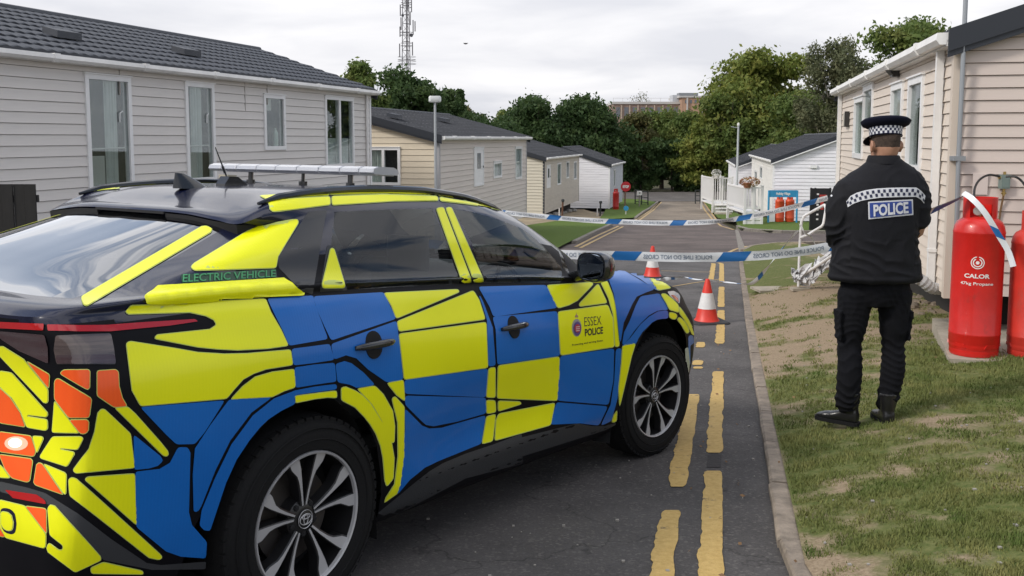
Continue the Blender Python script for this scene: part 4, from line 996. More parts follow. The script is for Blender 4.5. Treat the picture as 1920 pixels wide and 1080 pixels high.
interior_m = mat('car interior fabric', (0.06, 0.062, 0.066), rough=.8)
headliner = mat('car headliner', (0.10, 0.10, 0.11), rough=.9)
car_glass = glass_mat('tinted car glass', (0.88, 0.93, 0.90), -.1)
car_glass_dk = glass_mat('dark rear glass', (0.06, 0.07, 0.08), 1.1)
liner_m = mat('wheel arch liner', (0.006, 0.006, 0.007), rough=.9)

def interp(tab, x):
    return float(np.interp(x, [t[0] for t in tab], [t[1] for t in tab]))
BELT = [(-.95, 1.15), (-.45, 1.17), (0, 1.17), (.5, 1.165), (1, 1.15), (1.5, 1.13), (2, 1.10), (2.45, 1.075), (2.85, 1.04), (3.25, .975), (3.5, .915), (3.76, .88)]
WB = [(-.95, .88), (-.45, .905), (0, .928), (.5, .915), (1, .905), (1.5, .905), (2, .912), (2.45, .925), (2.85, .932), (3.25, .905), (3.5, .84)]
lower = [  # z, width offset, rear x, front x offset, door concavity
    (.20, -.13, -.74, -.10, 0), (.245, -.07, -.82, -.05, 0), (.36, -.03, -.90, -.01, 0), (.50, -.012, -.93, 0, -.035), (.66, 0, -.915, 0, -.022),
    (.80, .004, -.90, -.03, .002), (.93, .0, -.905, -.06, .006), (.985, -.008, -.91, -.09, 0), (1.05, -.032, -.925, -.13, 0), (1.12, -.058, -.945, -.19, 0), (1.16, -.085, -.95, -.24, 0)]
rings = []
for (z0, dw, xr, fo, cc) in lower:
    R = []
    def zz(x):
        k = (interp(BELT, x) - .36) / (1.16 - .36)
        return z0 if z0 < .36 else .36 + (z0 - .36) * k
    def W(x): return interp(WB, x) + dw + cc * max(0, 1 - ((x - 1.25) / .85) ** 2)
    R += [(xr, 0, zz(xr)), (xr + .005, -.40, zz(xr)), (xr + .03, -.66, zz(xr)), (xr + .075, -(W(-.9) - .035), zz(-.85)), (xr + .17, -(W(-.8) - .004), zz(-.75))]
    for x in (-.45, 0, .5, 1, 1.5, 2, 2.45, 2.85, 3.25): R.append((x, -W(x), zz(x)))
    R += [(3.53 + fo * .7, -(W(3.5) - .02), zz(3.5)), (3.66 + fo, -.62, zz(3.64)), (3.73 + fo, -.32, zz(3.72)), (3.76 + fo, 0, zz(3.76))]
    rings.append(R)
# hood / deck ring
xs = [-.45, 0, .5, 1, 1.5, 2, 2.45, 2.85, 3.25]
R = [(-.90, 0, 1.178), (-.895, -.38, 1.178), (-.88, -.62, 1.178), (-.83, -.77, 1.178), (-.72, -.81, 1.186), (-.42, -.835, 1.198), (0, -.845, 1.20), (.5, -.842, 1.185), (1, -.838, 1.17), (1.5, -.838, 1.15), (1.98, -.825, 1.12),
     (2.36, -.81, 1.105), (2.72, -.74, 1.105), (3.02, -.64, 1.075), (3.18, -.49, 1.06), (3.28, -.33, 1.05), (3.33, -.16, 1.045), (3.35, 0, 1.045)]
rings.append(R)
R = [(-.80, 0, 1.19), (-.80, -.35, 1.19), (-.79, -.57, 1.19), (-.74, -.70, 1.19), (-.63, -.765, 1.198), (-.37, -.80, 1.205), (0, -.82, 1.207), (.5, -.82, 1.195), (1, -.82, 1.18), (1.5, -.82, 1.16), (1.95, -.80, 1.13),
     (2.25, -.74, 1.12), (2.42, -.62, 1.125), (2.52, -.5, 1.13), (2.58, -.38, 1.13), (2.62, -.25, 1.13), (2.64, -.12, 1.13), (2.65, 0, 1.13)]
GB = len(rings); rings.append(R)
R = [(-.45, 0, 1.305), (-.45, -.35, 1.300), (-.42, -.53, 1.290), (-.35, -.64, 1.285), (-.24, -.715, 1.295), (-.10, -.74, 1.31), (.15, -.755, 1.33), (.5, -.76, 1.335), (1.0, -.76, 1.33), (1.45, -.76, 1.315), (1.85, -.735, 1.26),
     (2.03, -.68, 1.25), (2.14, -.58, 1.26), (2.2, -.47, 1.27), (2.24, -.36, 1.27), (2.26, -.24, 1.275), (2.28, -.12, 1.28), (2.28, 0, 1.28)]
rings.append(R)
R = [(-.095, 0, 1.424), (-.09, -.35, 1.417), (-.075, -.49, 1.402), (-.02, -.58, 1.392), (.07, -.635, 1.41), (.17, -.655, 1.43), (.32, -.665, 1.45), (.6, -.67, 1.468), (1.0, -.67, 1.47), (1.4, -.67, 1.44), (1.70, -.66, 1.385),
     (1.80, -.62, 1.375), (1.87, -.54, 1.39), (1.92, -.44, 1.40), (1.95, -.34, 1.405), (1.97, -.23, 1.41), (1.98, -.12, 1.415), (1.98, 0, 1.42)]
GT = len(rings); rings.append(R)
R = [(-.13, 0, 1.435), (-.12, -.35, 1.43), (-.11, -.50, 1.415), (-.095, -.60, 1.405), (.0, -.625, 1.435), (.12, -.635, 1.46), (.30, -.638, 1.48), (.6, -.64, 1.50), (1.0, -.64, 1.503), (1.36, -.635, 1.475), (1.62, -.62, 1.43),
     (1.70, -.58, 1.43), (1.76, -.51, 1.44), (1.81, -.42, 1.45), (1.84, -.32, 1.455), (1.86, -.22, 1.46), (1.87, -.11, 1.465), (1.87, 0, 1.465)]
rings.append(R)
R = [(-.12, 0, 1.445), (-.11, -.35, 1.44), (-.095, -.49, 1.428), (-.06, -.575, 1.43), (.04, -.60, 1.47), (.15, -.603, 1.493), (.33, -.603, 1.512), (.62, -.603, 1.527), (.98, -.603, 1.527), (1.3, -.595, 1.505), (1.52, -.575, 1.47),
     (1.60, -.54, 1.472), (1.66, -.48, 1.48), (1.70, -.40, 1.487), (1.72, -.31, 1.492), (1.74, -.21, 1.495), (1.75, -.1, 1.498), (1.75, 0, 1.50)]
rings.append(R)
def inner(R, kx, ky, dz, zt):
    o = []
    for (x, y, z) in R:
        nx = .75 + (x - .75) * kx
        zs = interp([(-.1, 1.46), (.1, 1.525), (.5, 1.548), (.9, 1.556), (1.3, 1.545), (1.6, 1.52), (1.8, 1.49)], nx)
        o.append((nx, y * ky, z + (zs - z) * zt))
    return o
rings.append(inner(R, .93, .90, 0, .45)); rings.append(inner(R, .72, .6, 0, .9)); rings.append(inner(R, .6, 0.0, 0, 1.0))
P = np.array(rings)                                   # (rings, stations, 3)
def subdiv(P, axis, k, sharp=()):
    P = np.moveaxis(P, axis, 0); n = len(P); o = []
    for i in range(n - 1):
        p1, p2 = P[i], P[i + 1]
        p0 = P[i - 1] if i > 0 and i not in sharp else 2 * p1 - p2
        p3 = P[i + 2] if i + 2 < n and (i + 1) not in sharp else 2 * p2 - p1
        d1 = np.linalg.norm(p2 - p1, axis=-1, keepdims=True) + 1e-6
        d0 = np.linalg.norm(p1 - p0, axis=-1, keepdims=True) + 1e-6
        d2 = np.linalg.norm(p3 - p2, axis=-1, keepdims=True) + 1e-6
        m1 = ((p1 - p0) / d0 * d1 + (p2 - p1)) * .5; m2 = ((p3 - p2) / d2 * d1 + (p2 - p1)) * .5
        for j in range(k):
            t = j / k
            o.append((2 * t ** 3 - 3 * t ** 2 + 1) * p1 + (t ** 3 - 2 * t ** 2 + t) * m1 + (-2 * t ** 3 + 3 * t ** 2) * p2 + (t ** 3 - t ** 2) * m2)
    o.append(P[-1])
    return np.moveaxis(np.array(o), 0, axis)
NK = 4; NS = 6
GP = subdiv(subdiv(P, 1, NS), 0, NK, sharp=(2, 10, 13, GT, GT + 1))
nr, ns = GP.shape[:2]
GRID = GP
quads = []
for i in range(nr - 1):
    for j in range(ns - 1):
        quads.append(((i + .5) / NK, [Vector(GP[i, j]), Vector(GP[i, j + 1]), Vector(GP[i + 1, j + 1]), Vector(GP[i + 1, j])]))
allv = [Vector(p) for p in GP.reshape(-1, 3)]
bvh_idx = [(i * ns + j, i * ns + j + 1, (i + 1) * ns + j + 1, (i + 1) * ns + j) for i in range(nr - 1) for j in range(ns - 1)]
CBVH = BVHTree.FromPolygons(allv, bvh_idx)
_m = len(allv)
CBVH2 = BVHTree.FromPolygons(allv + [Vector((v.x, -v.y, v.z)) for v in allv], bvh_idx + [tuple(_m + i for i in f[::-1]) for f in bvh_idx])

def clip(poly, uv, a, b):
    """split a polygon (3D pts with uv) by the line a->b; returns left part, right part"""
    nx, ny = -(b[1] - a[1]), b[0] - a[0]
    d = [(u[0] - a[0]) * nx + (u[1] - a[1]) * ny for u in uv]
    Lp, Lu, Rp, Ru = [], [], [], []
    n = len(poly)
    for i in range(n):
        j = (i + 1) % n
        if d[i] >= 0: Lp.append(poly[i]); Lu.append(uv[i])
        if d[i] <= 0: Rp.append(poly[i]); Ru.append(uv[i])
        if d[i] * d[j] < 0:
            t = d[i] / (d[i] - d[j]); p = poly[i].lerp(poly[j], t)
            u = (uv[i][0] + (uv[j][0] - uv[i][0]) * t, uv[i][1] + (uv[j][1] - uv[i][1]) * t)
            Lp.append(p); Lu.append(u); Rp.append(p); Ru.append(u)
    return (Lp, Lu), (Rp, Ru)
def ccw(poly):
    a = sum(poly[i][0] * poly[(i + 1) % len(poly)][1] - poly[(i + 1) % len(poly)][0] * poly[i][1] for i in range(len(poly)))
    return poly if a > 0 else poly[::-1]
def cut(faces, proj, poly, sel=lambda f: True):
    """faces -> (outside, inside) of a convex polygon in the projection"""
    poly = ccw(poly); n = len(poly)
    x0 = min(p[0] for p in poly); x1 = max(p[0] for p in poly); y0 = min(p[1] for p in poly); y1 = max(p[1] for p in poly)
    outf, inf_ = [], []
    for f in faces:
        if not sel(f): outf.append(f); continue
        uv = [proj(p) for p in f]
        if max(u[0] for u in uv) < x0 or min(u[0] for u in uv) > x1 or max(u[1] for u in uv) < y0 or min(u[1] for u in uv) > y1:
            outf.append(f); continue
        cur = (list(f), uv)
        for i in range(n):
            (Lp, Lu), (Rp, Ru) = clip(cur[0], cur[1], poly[i], poly[(i + 1) % n])
            if len(Rp) > 2: outf.append(Rp)
            cur = (Lp, Lu)
            if len(Lp) < 3: break
        if len(cur[0]) > 2: inf_.append(cur[0])
    return outf, inf_
def faces_mesh(name, faces, mats, mirror=False, off=0.0, smooth=True, angle=40, mono=None):
    v = []; f = []
    for F in faces:
        b = len(v); v.extend([tuple(p) for p in F]); f.append(list(range(b, b + len(F))))
    me = bpy.data.meshes.new(name); me.from_pydata(v, [], f)
    bm = bmesh.new(); bm.from_mesh(me)
    if mirror:
        g = bmesh.ops.duplicate(bm, geom=bm.verts[:] + bm.edges[:] + bm.faces[:])
        nv = [e for e in g['geom'] if isinstance(e, bmesh.types.BMVert)]
        for e in nv: e.co.y = -e.co.y
    bmesh.ops.remove_doubles(bm, verts=bm.verts, dist=0.0004)
    bmesh.ops.dissolve_degenerate(bm, dist=0.0002, edges=bm.edges)
    bmesh.ops.recalc_face_normals(bm, faces=bm.faces)
    bm.to_mesh(me); bm.free()
    for m in (mats if isinstance(mats, (list, tuple)) else [mats]): me.materials.append(m)
    me.polygons.foreach_set('use_smooth', [smooth] * len(me.polygons))
    if smooth: me.set_sharp_from_angle(angle=math.radians(angle))
    return me

car = thing('police_car', 'black electric police car covered in blue and yellow reflective squares, parked on the road', 'police car')
car.matrix_world = Matrix.Translation(CAR_T) @ CAR_R.to_4x4()

# crop transforms used while tracing
CR = {'c1': (0, 300, 2.7), 'c2': (0, 650, 2.511), 'c3': (500, 330, 2.918), 'c4': (900, 430, 2.4), 'c5': (380, 700, 2.842),
      'd1': (0, 560, 4.153), 'd2': (0, 800, 3.857), 'd3': (300, 380, 4.909), 'd4': (640, 560, 3.6), 'd5': (1040, 440, 4.911), 'd6': (60, 330, 3.84), 'd7': (1040, 560, 9.0), 'px': (0, 0, 1.0)}
def T(c, pts):
    ox, oy, s = CR[c]; return [(ox + x / s, oy + y / s) for x, y in pts]
def hit(px, py, off=0.0):
    d = cray(px, py); h = CBVH2.ray_cast(CAR_O, d)
    if h[0] is None: return None, None
    n = h[1] if h[1].dot(d) < 0 else -h[1]
    return h[0] + n * off, n
pj_side = lambda p: (p.x, p.z)
pj_end = lambda p: (p.y, p.z)
def side_xz(pts, clamp=True):
    o = []
    for p in pts:
        h, n = hit(*p)
        if h is None:
            d = cray(*p); t = (-.80 - CAR_O.y) / d.y; h = CAR_O + d * t
        o.append((h.x, h.z))
    return o
F0 = [q for _, q in quads]
# wheel arches
RA = [(-.53, .17), (-.52, .30), (-.48, .46), (-.40, .60), (-.31, .70), (-.2, .78), (-.06, .82), (.06, .81), (.16, .77), (.26, .69), (.34, .57), (.39, .42), (.41, .28), (.42, .17)]
FA = [(2.345, .17), (2.36, .34), (2.39, .54), (2.46, .68), (2.55, .78), (2.67, .835), (2.82, .85), (2.97, .83), (3.09, .77), (3.19, .68), (3.25, .56), (3.28, .40), (3.29, .17)]
side = lambda f: sum(p.y for p in f) / len(f) < -.55
F0, _ = cut(F0, pj_side, RA, side)
F0, _ = cut(F0, pj_side, FA, side)
# side windows: rear door, front door, fixed front quarter, rear quarter
wins = [T('c3', [(372, 196), (640, 184), (902, 178), (1054, 590), (432, 622), (343, 400)]),
        T('c3', [(1018, 178), (1130, 198), (1250, 232), (1400, 290), (1545, 345), (1612, 500), (1612, 582), (1190, 583)]),
        T('c3', [(1560, 348), (1690, 412), (1688, 570), (1640, 575), (1620, 500)]),
        T('c1', [(1541, 385), (1572, 382), (1565, 450), (1530, 578), (1475, 545), (1475, 495)])]
panes = []
for w in wins:
    F0, g = cut(F0, pj_side, side_xz(w), lambda f: sum(p.y for p in f) / len(f) < -.5 and max(p.z for p in f) > 1.05)
    panes.append(g)
F0, rg = cut(F0, pj_end, [(.05, 1.188), (-.665, 1.190), (-.60, 1.29), (-.52, 1.396), (-.35, 1.412), (.05, 1.420)], lambda f: max(p.x for p in f) < .1)
F0, wg = cut(F0, pj_end, [(.05, 1.15), (-.62, 1.15), (-.53, 1.27), (-.47, 1.38), (-.44, 1.455), (.05, 1.455)], lambda f: min(p.x for p in f) > 1.6)
body_me = faces_mesh('body', F0, [paint_black, seam_black], mirror=True, angle=50)
for p_ in body_me.polygons:
    c_ = p_.center
    if c_.z < 1.135 or (abs(c_.y) > .70 and c_.x > -.2 and c_.z < 1.30): p_.material_index = 1
obj('body', body_me, car)
for g in panes:
    for s in (1, -1):
        gg = [[Vector((p.x, p.y * s, p.z)) for p in f] for f in g]
        obj('window_pane', faces_mesh('window_pane', gg, car_glass), car)
obj('rear_window', faces_mesh('rear_window', rg, car_glass_dk, mirror=True), car)
obj('windscreen', faces_mesh('windscreen', wg, car_glass, mirror=True), car)
# belt of window surround trim, floor, arch liners
for s in (1, -1):
    for (cx, arch) in ((0, RA), (2.83, FA)):
        m = MB()
        ring = [Vector((x, -.855 * s, z)) for x, z in arch]
        ring2 = [Vector((x, -.56 * s, z)) for x, z in arch]
        n = len(ring)
        m.add(ring + ring2, [(i, i + 1, n + i + 1, n + i) for i in range(n - 1)] + [tuple(range(n, 2 * n))])
        m.build('wheel_arch_liner', liner_m, car, fix=False)
m = MB(); m.box((-.70, -.78, .215), (2.30, .78, .24)); m.box((-.6, -.55, .24), (3.5, .55, .26)); m.build('floor_pan', liner_m, car)

def rounded(poly, r=5.0):
    n = len(poly); o = []
    for i in range(n):
        p = Vector(poly[i]); a = Vector(poly[i - 1]); b = Vector(poly[(i + 1) % n])
        la = (a - p).length; lb = (b - p).length
        ang = (a - p).angle(b - p, 3.1)
        if ang > 2.5 or la < 3 or lb < 3: o.append(tuple(p)); continue
        ra = min(r, la * .4); rb = min(r, lb * .4)
        A = p + (a - p) / la * ra; B = p + (b - p) / lb * rb
        o.append(tuple(A)); o.append(tuple((A + B) * .25 + p * .5)); o.append(tuple(B))
    return o
def densify(poly, step):
    o = []
    for i in range(len(poly)):
        a = Vector(poly[i]); b = Vector(poly[(i + 1) % len(poly)]); k = max(1, int((b - a).length / step))
        for j in range(k): o.append(tuple(a.lerp(b, j / k)))
    return o
def inpoly(p, poly):
    c = False; n = len(poly); x, y = p
    for i in range(n):
        x1, y1 = poly[i]; x2, y2 = poly[i - 1]
        if (y1 > y) != (y2 > y) and x < (x2 - x1) * (y - y1) / (y2 - y1) + x1: c = not c
    return c
def shrink(poly, d):
    poly = ccw(poly); n = len(poly); o = []
    for i in range(n):
        p = Vector(poly[i]); a = Vector(poly[i - 1]); b = Vector(poly[(i + 1) % n])
        e1 = (p - a).normalized(); e2 = (b - p).normalized()
        n1 = Vector((-e1.y, e1.x)); n2 = Vector((-e2.y, e2.x)); m = (n1 + n2)
        if m.length < .3: o.append(tuple(p)); continue
        m.normalize(); o.append(tuple(p + m * d / max(.5, m.dot(n1))))
    return o
MISS = []
def lay(poly, off, step=11.0):
    poly = densify(poly, step)
    xs_ = [p[0] for p in poly]; ys_ = [p[1] for p in poly]; pts = list(poly)
    y = min(ys_) + step * .5
    while y < max(ys_):
        x = min(xs_) + step * .5
        while x < max(xs_):
            if inpoly((x, y), poly) and min((x - a) ** 2 + (y - b) ** 2 for a, b in poly) > (step * .45) ** 2: pts.append((x, y))
            x += step
        y += step
    n = len(poly)
    r = delaunay_2d_cdt([Vector(p) for p in pts], [], [list(range(n))], 1, 1e-4)
    vs = []; ok = []
    for p in r[0]:
        h, nn = hit(p.x, p.y, off); ok.append(h is not None); vs.append(h if h is not None else Vector())
    fs = [f for f in r[2] if all(ok[i] for i in f) and max((vs[f[0]] - vs[f[1]]).length, (vs[f[1]] - vs[f[2]]).length) < .16]
    if not all(ok): MISS.append(sum(not k for k in ok))
    return vs, fs
def patch(kind, name, c, pts, r=4.0, off=.0024, label=None, step=8.0, mirror=True, edge=True):
    if pts[0] == (728, 707): edge = False
    m = {'Y': f_yel, 'B': f_blu, 'O': f_ora}.get(kind, kind)
    poly = rounded(ccw(T(c, pts)), r)
    if isinstance(kind, str): poly = shrink(poly, -1.0)
    rim = edge and kind in ('Y', 'O')
    lays = [lay(poly, off, step)]; mats = [m]
    if rim:
        mats = [f_edge, m]; lays.append(lay(shrink(poly, 1.4), off + .0010, step))
    for s in ((1, -1) if mirror else (1,)):
        mb = MB()
        for k, (vs, fs) in enumerate(lays): mb.add([(v.x, v.y * s, v.z) for v in vs], fs, k)
        me = mb.mesh(name, mats, smooth=True, fix=False)
        bm = bmesh.new(); bm.from_mesh(me)
        for f in bm.faces:      # outwards
            d = Vector((CAR_O.x, CAR_O.y * s, CAR_O.z)) - f.calc_center_median()
            if f.normal.dot(d) < 0: f.normal_flip()
        bm.to_mesh(me); bm.free()
        o = obj(name, me, car, label)
    return o
RP = 'reflective_panel'
LIV = [
 ('Y', 'c1', [(1315, 183), (1400, 178), (1660, 164), (1666, 181), (1350, 200)]),
 ('Y', 'c1', [(1355, 205), (1669, 188), (1671, 228), (1380, 264), (1366, 250)]),
 ('Y', 'c3', [(341, 94), (600, 84), (925, 99), (931, 106), (640, 98), (346, 104)]),
 ('Y', 'c3', [(355, 114), (640, 104), (932, 113), (938, 136), (700, 139), (357, 161)]),
 ('Y', 'c3', [(938, 102), (1060, 116), (1200, 144), (1330, 183), (1300, 181), (1100, 136), (942, 109)]),
 ('Y', 'c3', [(945, 118), (1100, 143), (1270, 178), (1348, 196), (1300, 192), (1180, 168), (1080, 152), (950, 138)]),
 ('Y', 'c1', [(412, 695), (1020, 340), (1045, 336), (1075, 352), (1066, 368), (440, 742), (420, 735)]),
 ('Y', 'c1', [(965, 545), (985, 525), (1240, 370), (1300, 340), (1400, 315), (1480, 302), (1505, 303), (1510, 320), (1405, 490), (1395, 547), (985, 562)]),
 ('Y', 'c1', [(728, 707), (800, 650), (1430, 607), (1530, 670), (1532, 690), (740, 722)]),
 ('Y', 'c1', [(632, 770), (660, 735), (1342, 704), (1368, 770), (1420, 860), (1457, 940), (1350, 955), (1200, 963), (1100, 958), (1000, 948), (780, 905), (790, 886), (1060, 858), (1095, 835), (1080, 810), (1040, 790), (960, 773), (650, 782)]),
 ('B', 'c1', [(1354, 704), (1583, 690), (1592, 740), (1620, 810), (1655, 905), (1463, 938), (1430, 860), (1385, 770)]),
 ('Y', 'px', [(236, 644), (243, 640), (281, 646), (325, 653), (370, 661), (420, 664), (463, 663), (544, 656), (548, 684), (498, 692), (475, 700), (455, 711), (438, 730), (424, 747), (263, 761), (247, 732)]),
 ('Y', 'c2', [(1085, 247), (1140, 187), (1200, 142), (1280, 119), (1383, 106), (1388, 190), (1335, 208), (1280, 235)]),
 ('B', 'px', [(547, 655), (617, 646), (625, 674), (585, 680), (550, 684)]),
 ('B', 'c2', [(1386, 100), (1480, 86), (1572, 78), (1580, 162), (1480, 176), (1392, 191)]),
 ('Y', 'c2', [(1386, 232), (1582, 207), (1584, 240), (1540, 238), (1480, 245), (1388, 264)]),
 ('B', 'c2', [(663, 286), (1052, 255), (1010, 322), (960, 400), (915, 455), (830, 457), (780, 410)]),
 ('B', 'c2', [(1078, 251), (1272, 240), (1180, 308), (1080, 440), (1010, 580), (945, 745), (930, 772), (912, 775), (908, 600), (918, 480), (990, 370)]),
 ('B', 'c2', [(1388, 208), (1480, 190), (1580, 178), (1582, 198), (1386, 225), (1386, 267), (1320, 300), (1260, 340), (1220, 378), (1170, 440), (1110, 530), (1060, 640), (1010, 790), (985, 865), (960, 860), (940, 840), (950, 770), (1012, 620), (1090, 460), (1190, 325), (1290, 245)]),
 ('B', 'c2', [(630, 418), (750, 515), (764, 535), (740, 558), (700, 570), (633, 577)]),
 ('B', 'c2', [(638, 590), (750, 577), (800, 547), (838, 475), (880, 475), (892, 500), (885, 780), (900, 840), (970, 920), (965, 993), (850, 985), (780, 960), (642, 846)]),
 ('Y', 'd1', [(893, 850), (990, 840), (1050, 895), (1245, 1115), (1301, 1185), (1308, 1210), (1295, 1225), (1270, 1222)]),
 ('O', 'd1', [(755, 562), (900, 552), (920, 572), (925, 680), (950, 772), (987, 836), (885, 845), (755, 755)]),
 ('Y', 'c2', [(460, 312), (475, 293), (492, 295), (613, 410), (632, 569), (358, 595), (345, 580), (420, 480), (445, 400)]),
 ('Y', 'c2', [(400, 625), (412, 612), (632, 597), (640, 838)]),
 ('Y', 'c2', [(326, 625), (340, 614), (362, 622), (750, 975), (762, 990), (748, 1002), (700, 992), (330, 700)]),
 ('Y', 'c2', [(228, 760), (240, 742), (262, 750), (470, 985), (475, 1003), (355, 1060), (230, 965), (222, 945), (234, 922), (282, 957), (298, 953), (300, 935), (238, 885)]),
 ('Y', 'c2', [(425, 1040), (485, 1013), (670, 1055), (672, 1070), (430, 1066)]),
 ('O', 'd1', [(475, 575), (500, 552), (690, 552), (700, 570), (698, 690), (685, 708), (650, 690), (485, 590)]),
 ('O', 'd1', [(430, 640), (450, 620), (470, 625), (705, 770), (712, 790), (700, 900), (690, 925), (540, 925), (430, 780)]),
 ('Y', 'd1', [(430, 795), (620, 1045), (420, 1040), (412, 1030)]),
 ('O', 'd1', [(545, 942), (680, 940), (692, 960), (690, 1020), (670, 1050), (630, 1050)]),
 ('Y', 'd1', [(0, 370), (30, 370), (190, 470), (380, 707), (380, 800), (365, 812), (345, 805), (0, 440)]),
 ('O', 'd1', [(215, 485), (385, 585), (390, 600), (385, 697)]),
 ('Y', 'd1', [(0, 560), (95, 575), (375, 885), (378, 905), (365, 920), (225, 903), (222, 915), (375, 940), (378, 1010), (360, 1025), (215, 1000), (170, 880), (100, 770), (0, 680)]),
 ('O', 'd1', [(0, 690), (85, 768), (165, 888), (203, 998), (0, 965)]),
 ('O', 'd2', [(0, 35), (230, 66), (265, 180), (250, 215), (0, 180)]),
 ('Y', 'd2', [(240, 66), (310, 70), (320, 85), (272, 190), (255, 120)]),
 ('Y', 'd2', [(385, 72), (590, 70), (605, 85), (565, 165), (445, 155), (448, 164), (540, 182), (540, 200), (495, 280), (480, 285), (300, 227), (295, 212)]),
 ('O', 'd2', [(0, 200), (225, 230), (242, 245), (220, 390), (200, 400), (90, 370), (40, 300)]),
 ('Y', 'd2', [(0, 270), (30, 300), (80, 370), (0, 366)]),
 ('O', 'd2', [(270, 275), (285, 260), (310, 266), (400, 400), (462, 490), (260, 420), (250, 400)]),
 ('Y', 'd2', [(322, 268), (470, 330), (485, 345), (481, 485), (468, 485)]),
 ('Y', 'd2', [(0, 527), (185, 572), (338, 775), (335, 865), (320, 875), (45, 800), (0, 705)]),
 ('O', 'd2', [(190, 573), (330, 590), (340, 605), (342, 772)]),
 ('O', 'd2', [(0, 722), (45, 795), (0, 790)]),
 ('B', 'c3', [(258, 662), (636, 640), (660, 690), (703, 780), (500, 848), (352, 897), (320, 830), (270, 720)]),
 ('Y', 'c3', [(640, 642), (1043, 622), (1052, 635), (707, 780), (680, 710)]),
 ('Y', 'c3', [(711, 797), (1128, 628), (1160, 680), (1193, 784), (722, 850)]),
 ('B', 'px', [(621, 646), (742, 603), (748, 650), (754, 711), (725, 716), (690, 692), (668, 671), (648, 665), (626, 673)]),
 ('Y', 'd4', [(386, 239), (974, 160), (986, 464), (421, 545), (402, 370)]),
 ('B', 'px', [(629, 683), (645, 678), (658, 682), (680, 699), (701, 721), (668, 726), (655, 720), (633, 716)]),
 ('Y', 'c5', [(736, 76), (760, 72), (810, 92), (850, 117), (892, 160), (930, 220), (975, 290), (1000, 345), (1018, 450), (1013, 560), (978, 602), (968, 570), (958, 450), (945, 385), (920, 320), (890, 270), (860, 232), (810, 180), (737, 142)]),
 ('Y', 'c5', [(822, 82), (915, 66), (960, 112), (1010, 200), (1021, 280), (1018, 365), (1005, 370), (980, 320), (950, 250), (900, 165)]),
 ('Y', 'c5', [(1006, 135), (1022, 122), (1072, 178), (1070, 440), (1052, 590), (1032, 640), (965, 688), (975, 660), (1020, 590), (1038, 440), (1036, 260)]),
 ('Y', 'd4', [(306, 570), (416, 548), (425, 690), (370, 650)]),
 ('B', 'd4', [(426, 552), (984, 475), (970, 661), (430, 638)]),
 ('B', 'd4', [(432, 657), (970, 670), (972, 770), (780, 825), (620, 857), (570, 848), (540, 822), (430, 712)]),
 ('B', 'c5', [(1078, 192), (1165, 280), (1205, 296), (1270, 292), (1503, 226), (1480, 373), (1250, 466), (1180, 500), (1100, 565), (1037, 640), (1060, 500), (1080, 300)]),
 ('Y', 'd4', [(992, 470), (1036, 462), (1036, 666), (976, 664)]),
 ('Y', 'd4', [(976, 684), (1036, 687), (1040, 764), (978, 775)]),
 ('Y', 'd4', [(977, 795), (1038, 779), (1018, 960), (947, 980)]),
 ('B', 'c3', [(1160, 650), (1180, 690), (1232, 830), (1248, 1033), (1214, 1040), (1206, 790), (1185, 720)]),
 ('B', 'c3', [(1160, 609), (1525, 600), (1585, 720), (1240, 768), (1220, 715)]),
 ('Y', 'c4', [(300, 253), (500, 240), (508, 247), (437, 320), (400, 340), (350, 355), (335, 330)]),
 ('Y', 'c4', [(445, 336), (530, 246), (570, 331), (447, 347)]),
 ('Y', 'c4', [(541, 236), (570, 232), (593, 290), (610, 350), (625, 525), (606, 528), (597, 380), (577, 310)]),
 ('B', 'c4', [(57, 396), (344, 371), (356, 567), (78, 606), (71, 450)]),
 ('Y', 'c4', [(350, 372), (573, 341), (595, 400), (602, 528), (361, 566)]),
 ('Y', 'c4', [(80, 613), (355, 573), (355, 650), (345, 770), (75, 759)]),
 ('B', 'c4', [(361, 572), (600, 538), (596, 680), (575, 787), (348, 768)]),
 ('B', 'c4', [(344, 780), (571, 798), (532, 880), (450, 870), (318, 876)]),
 ('Y', 'c4', [(80, 771), (178, 775), (184, 785), (80, 818)]),
 ('Y', 'c4', [(82, 830), (335, 781), (316, 880), (65, 950), (70, 860)]),
 ('B', 'c4', [(612, 540), (633, 536), (625, 640), (615, 760), (588, 860), (545, 880), (588, 790), (605, 680)]),
 ('Y', 'c4', [(640, 522), (698, 513), (680, 570), (652, 690), (627, 795), (622, 720), (635, 600)]),
 ('Y', 'c4', [(601, 835), (615, 815), (612, 864), (591, 868)]),
 ('B', 'c4', [(578, 228), (590, 197), (610, 190), (650, 194), (780, 270), (740, 284), (700, 302), (680, 335), (640, 420), (627, 505), (612, 370), (600, 290)]),
 ('B', 'c4', [(655, 190), (700, 187), (742, 200), (803, 277), (785, 270), (720, 225)]),
 ('B', 'd5', [(790, 572), (960, 546), (1010, 620), (1040, 690), (990, 690), (940, 697), (860, 740), (790, 808), (720, 890), (680, 950), (622, 1010), (640, 900), (690, 800), (750, 650)]),
 ('B', 'd5', [(622, 1022), (700, 950), (790, 830), (870, 757), (950, 712), (1035, 700), (1040, 768), (990, 770), (940, 778), (890, 805), (850, 845), (800, 895), (760, 960), (745, 1000)]),
 ('Y', 'd5', [(830, 358), (880, 360), (950, 412), (1065, 495), (940, 515), (900, 450)]),
 ('Y', 'd5', [(970, 550), (1010, 545), (1080, 600), (1130, 650), (1137, 718), (1090, 702), (1050, 692), (1020, 630)]),
 ('Y', 'd5', [(1140, 660), (1180, 710), (1225, 780), (1262, 850), (1285, 930), (1255, 920), (1230, 850), (1190, 780), (1150, 728)]),
 ('Y', 'd5', [(1052, 714), (1110, 726), (1125, 750), (1105, 782), (1055, 765)]),
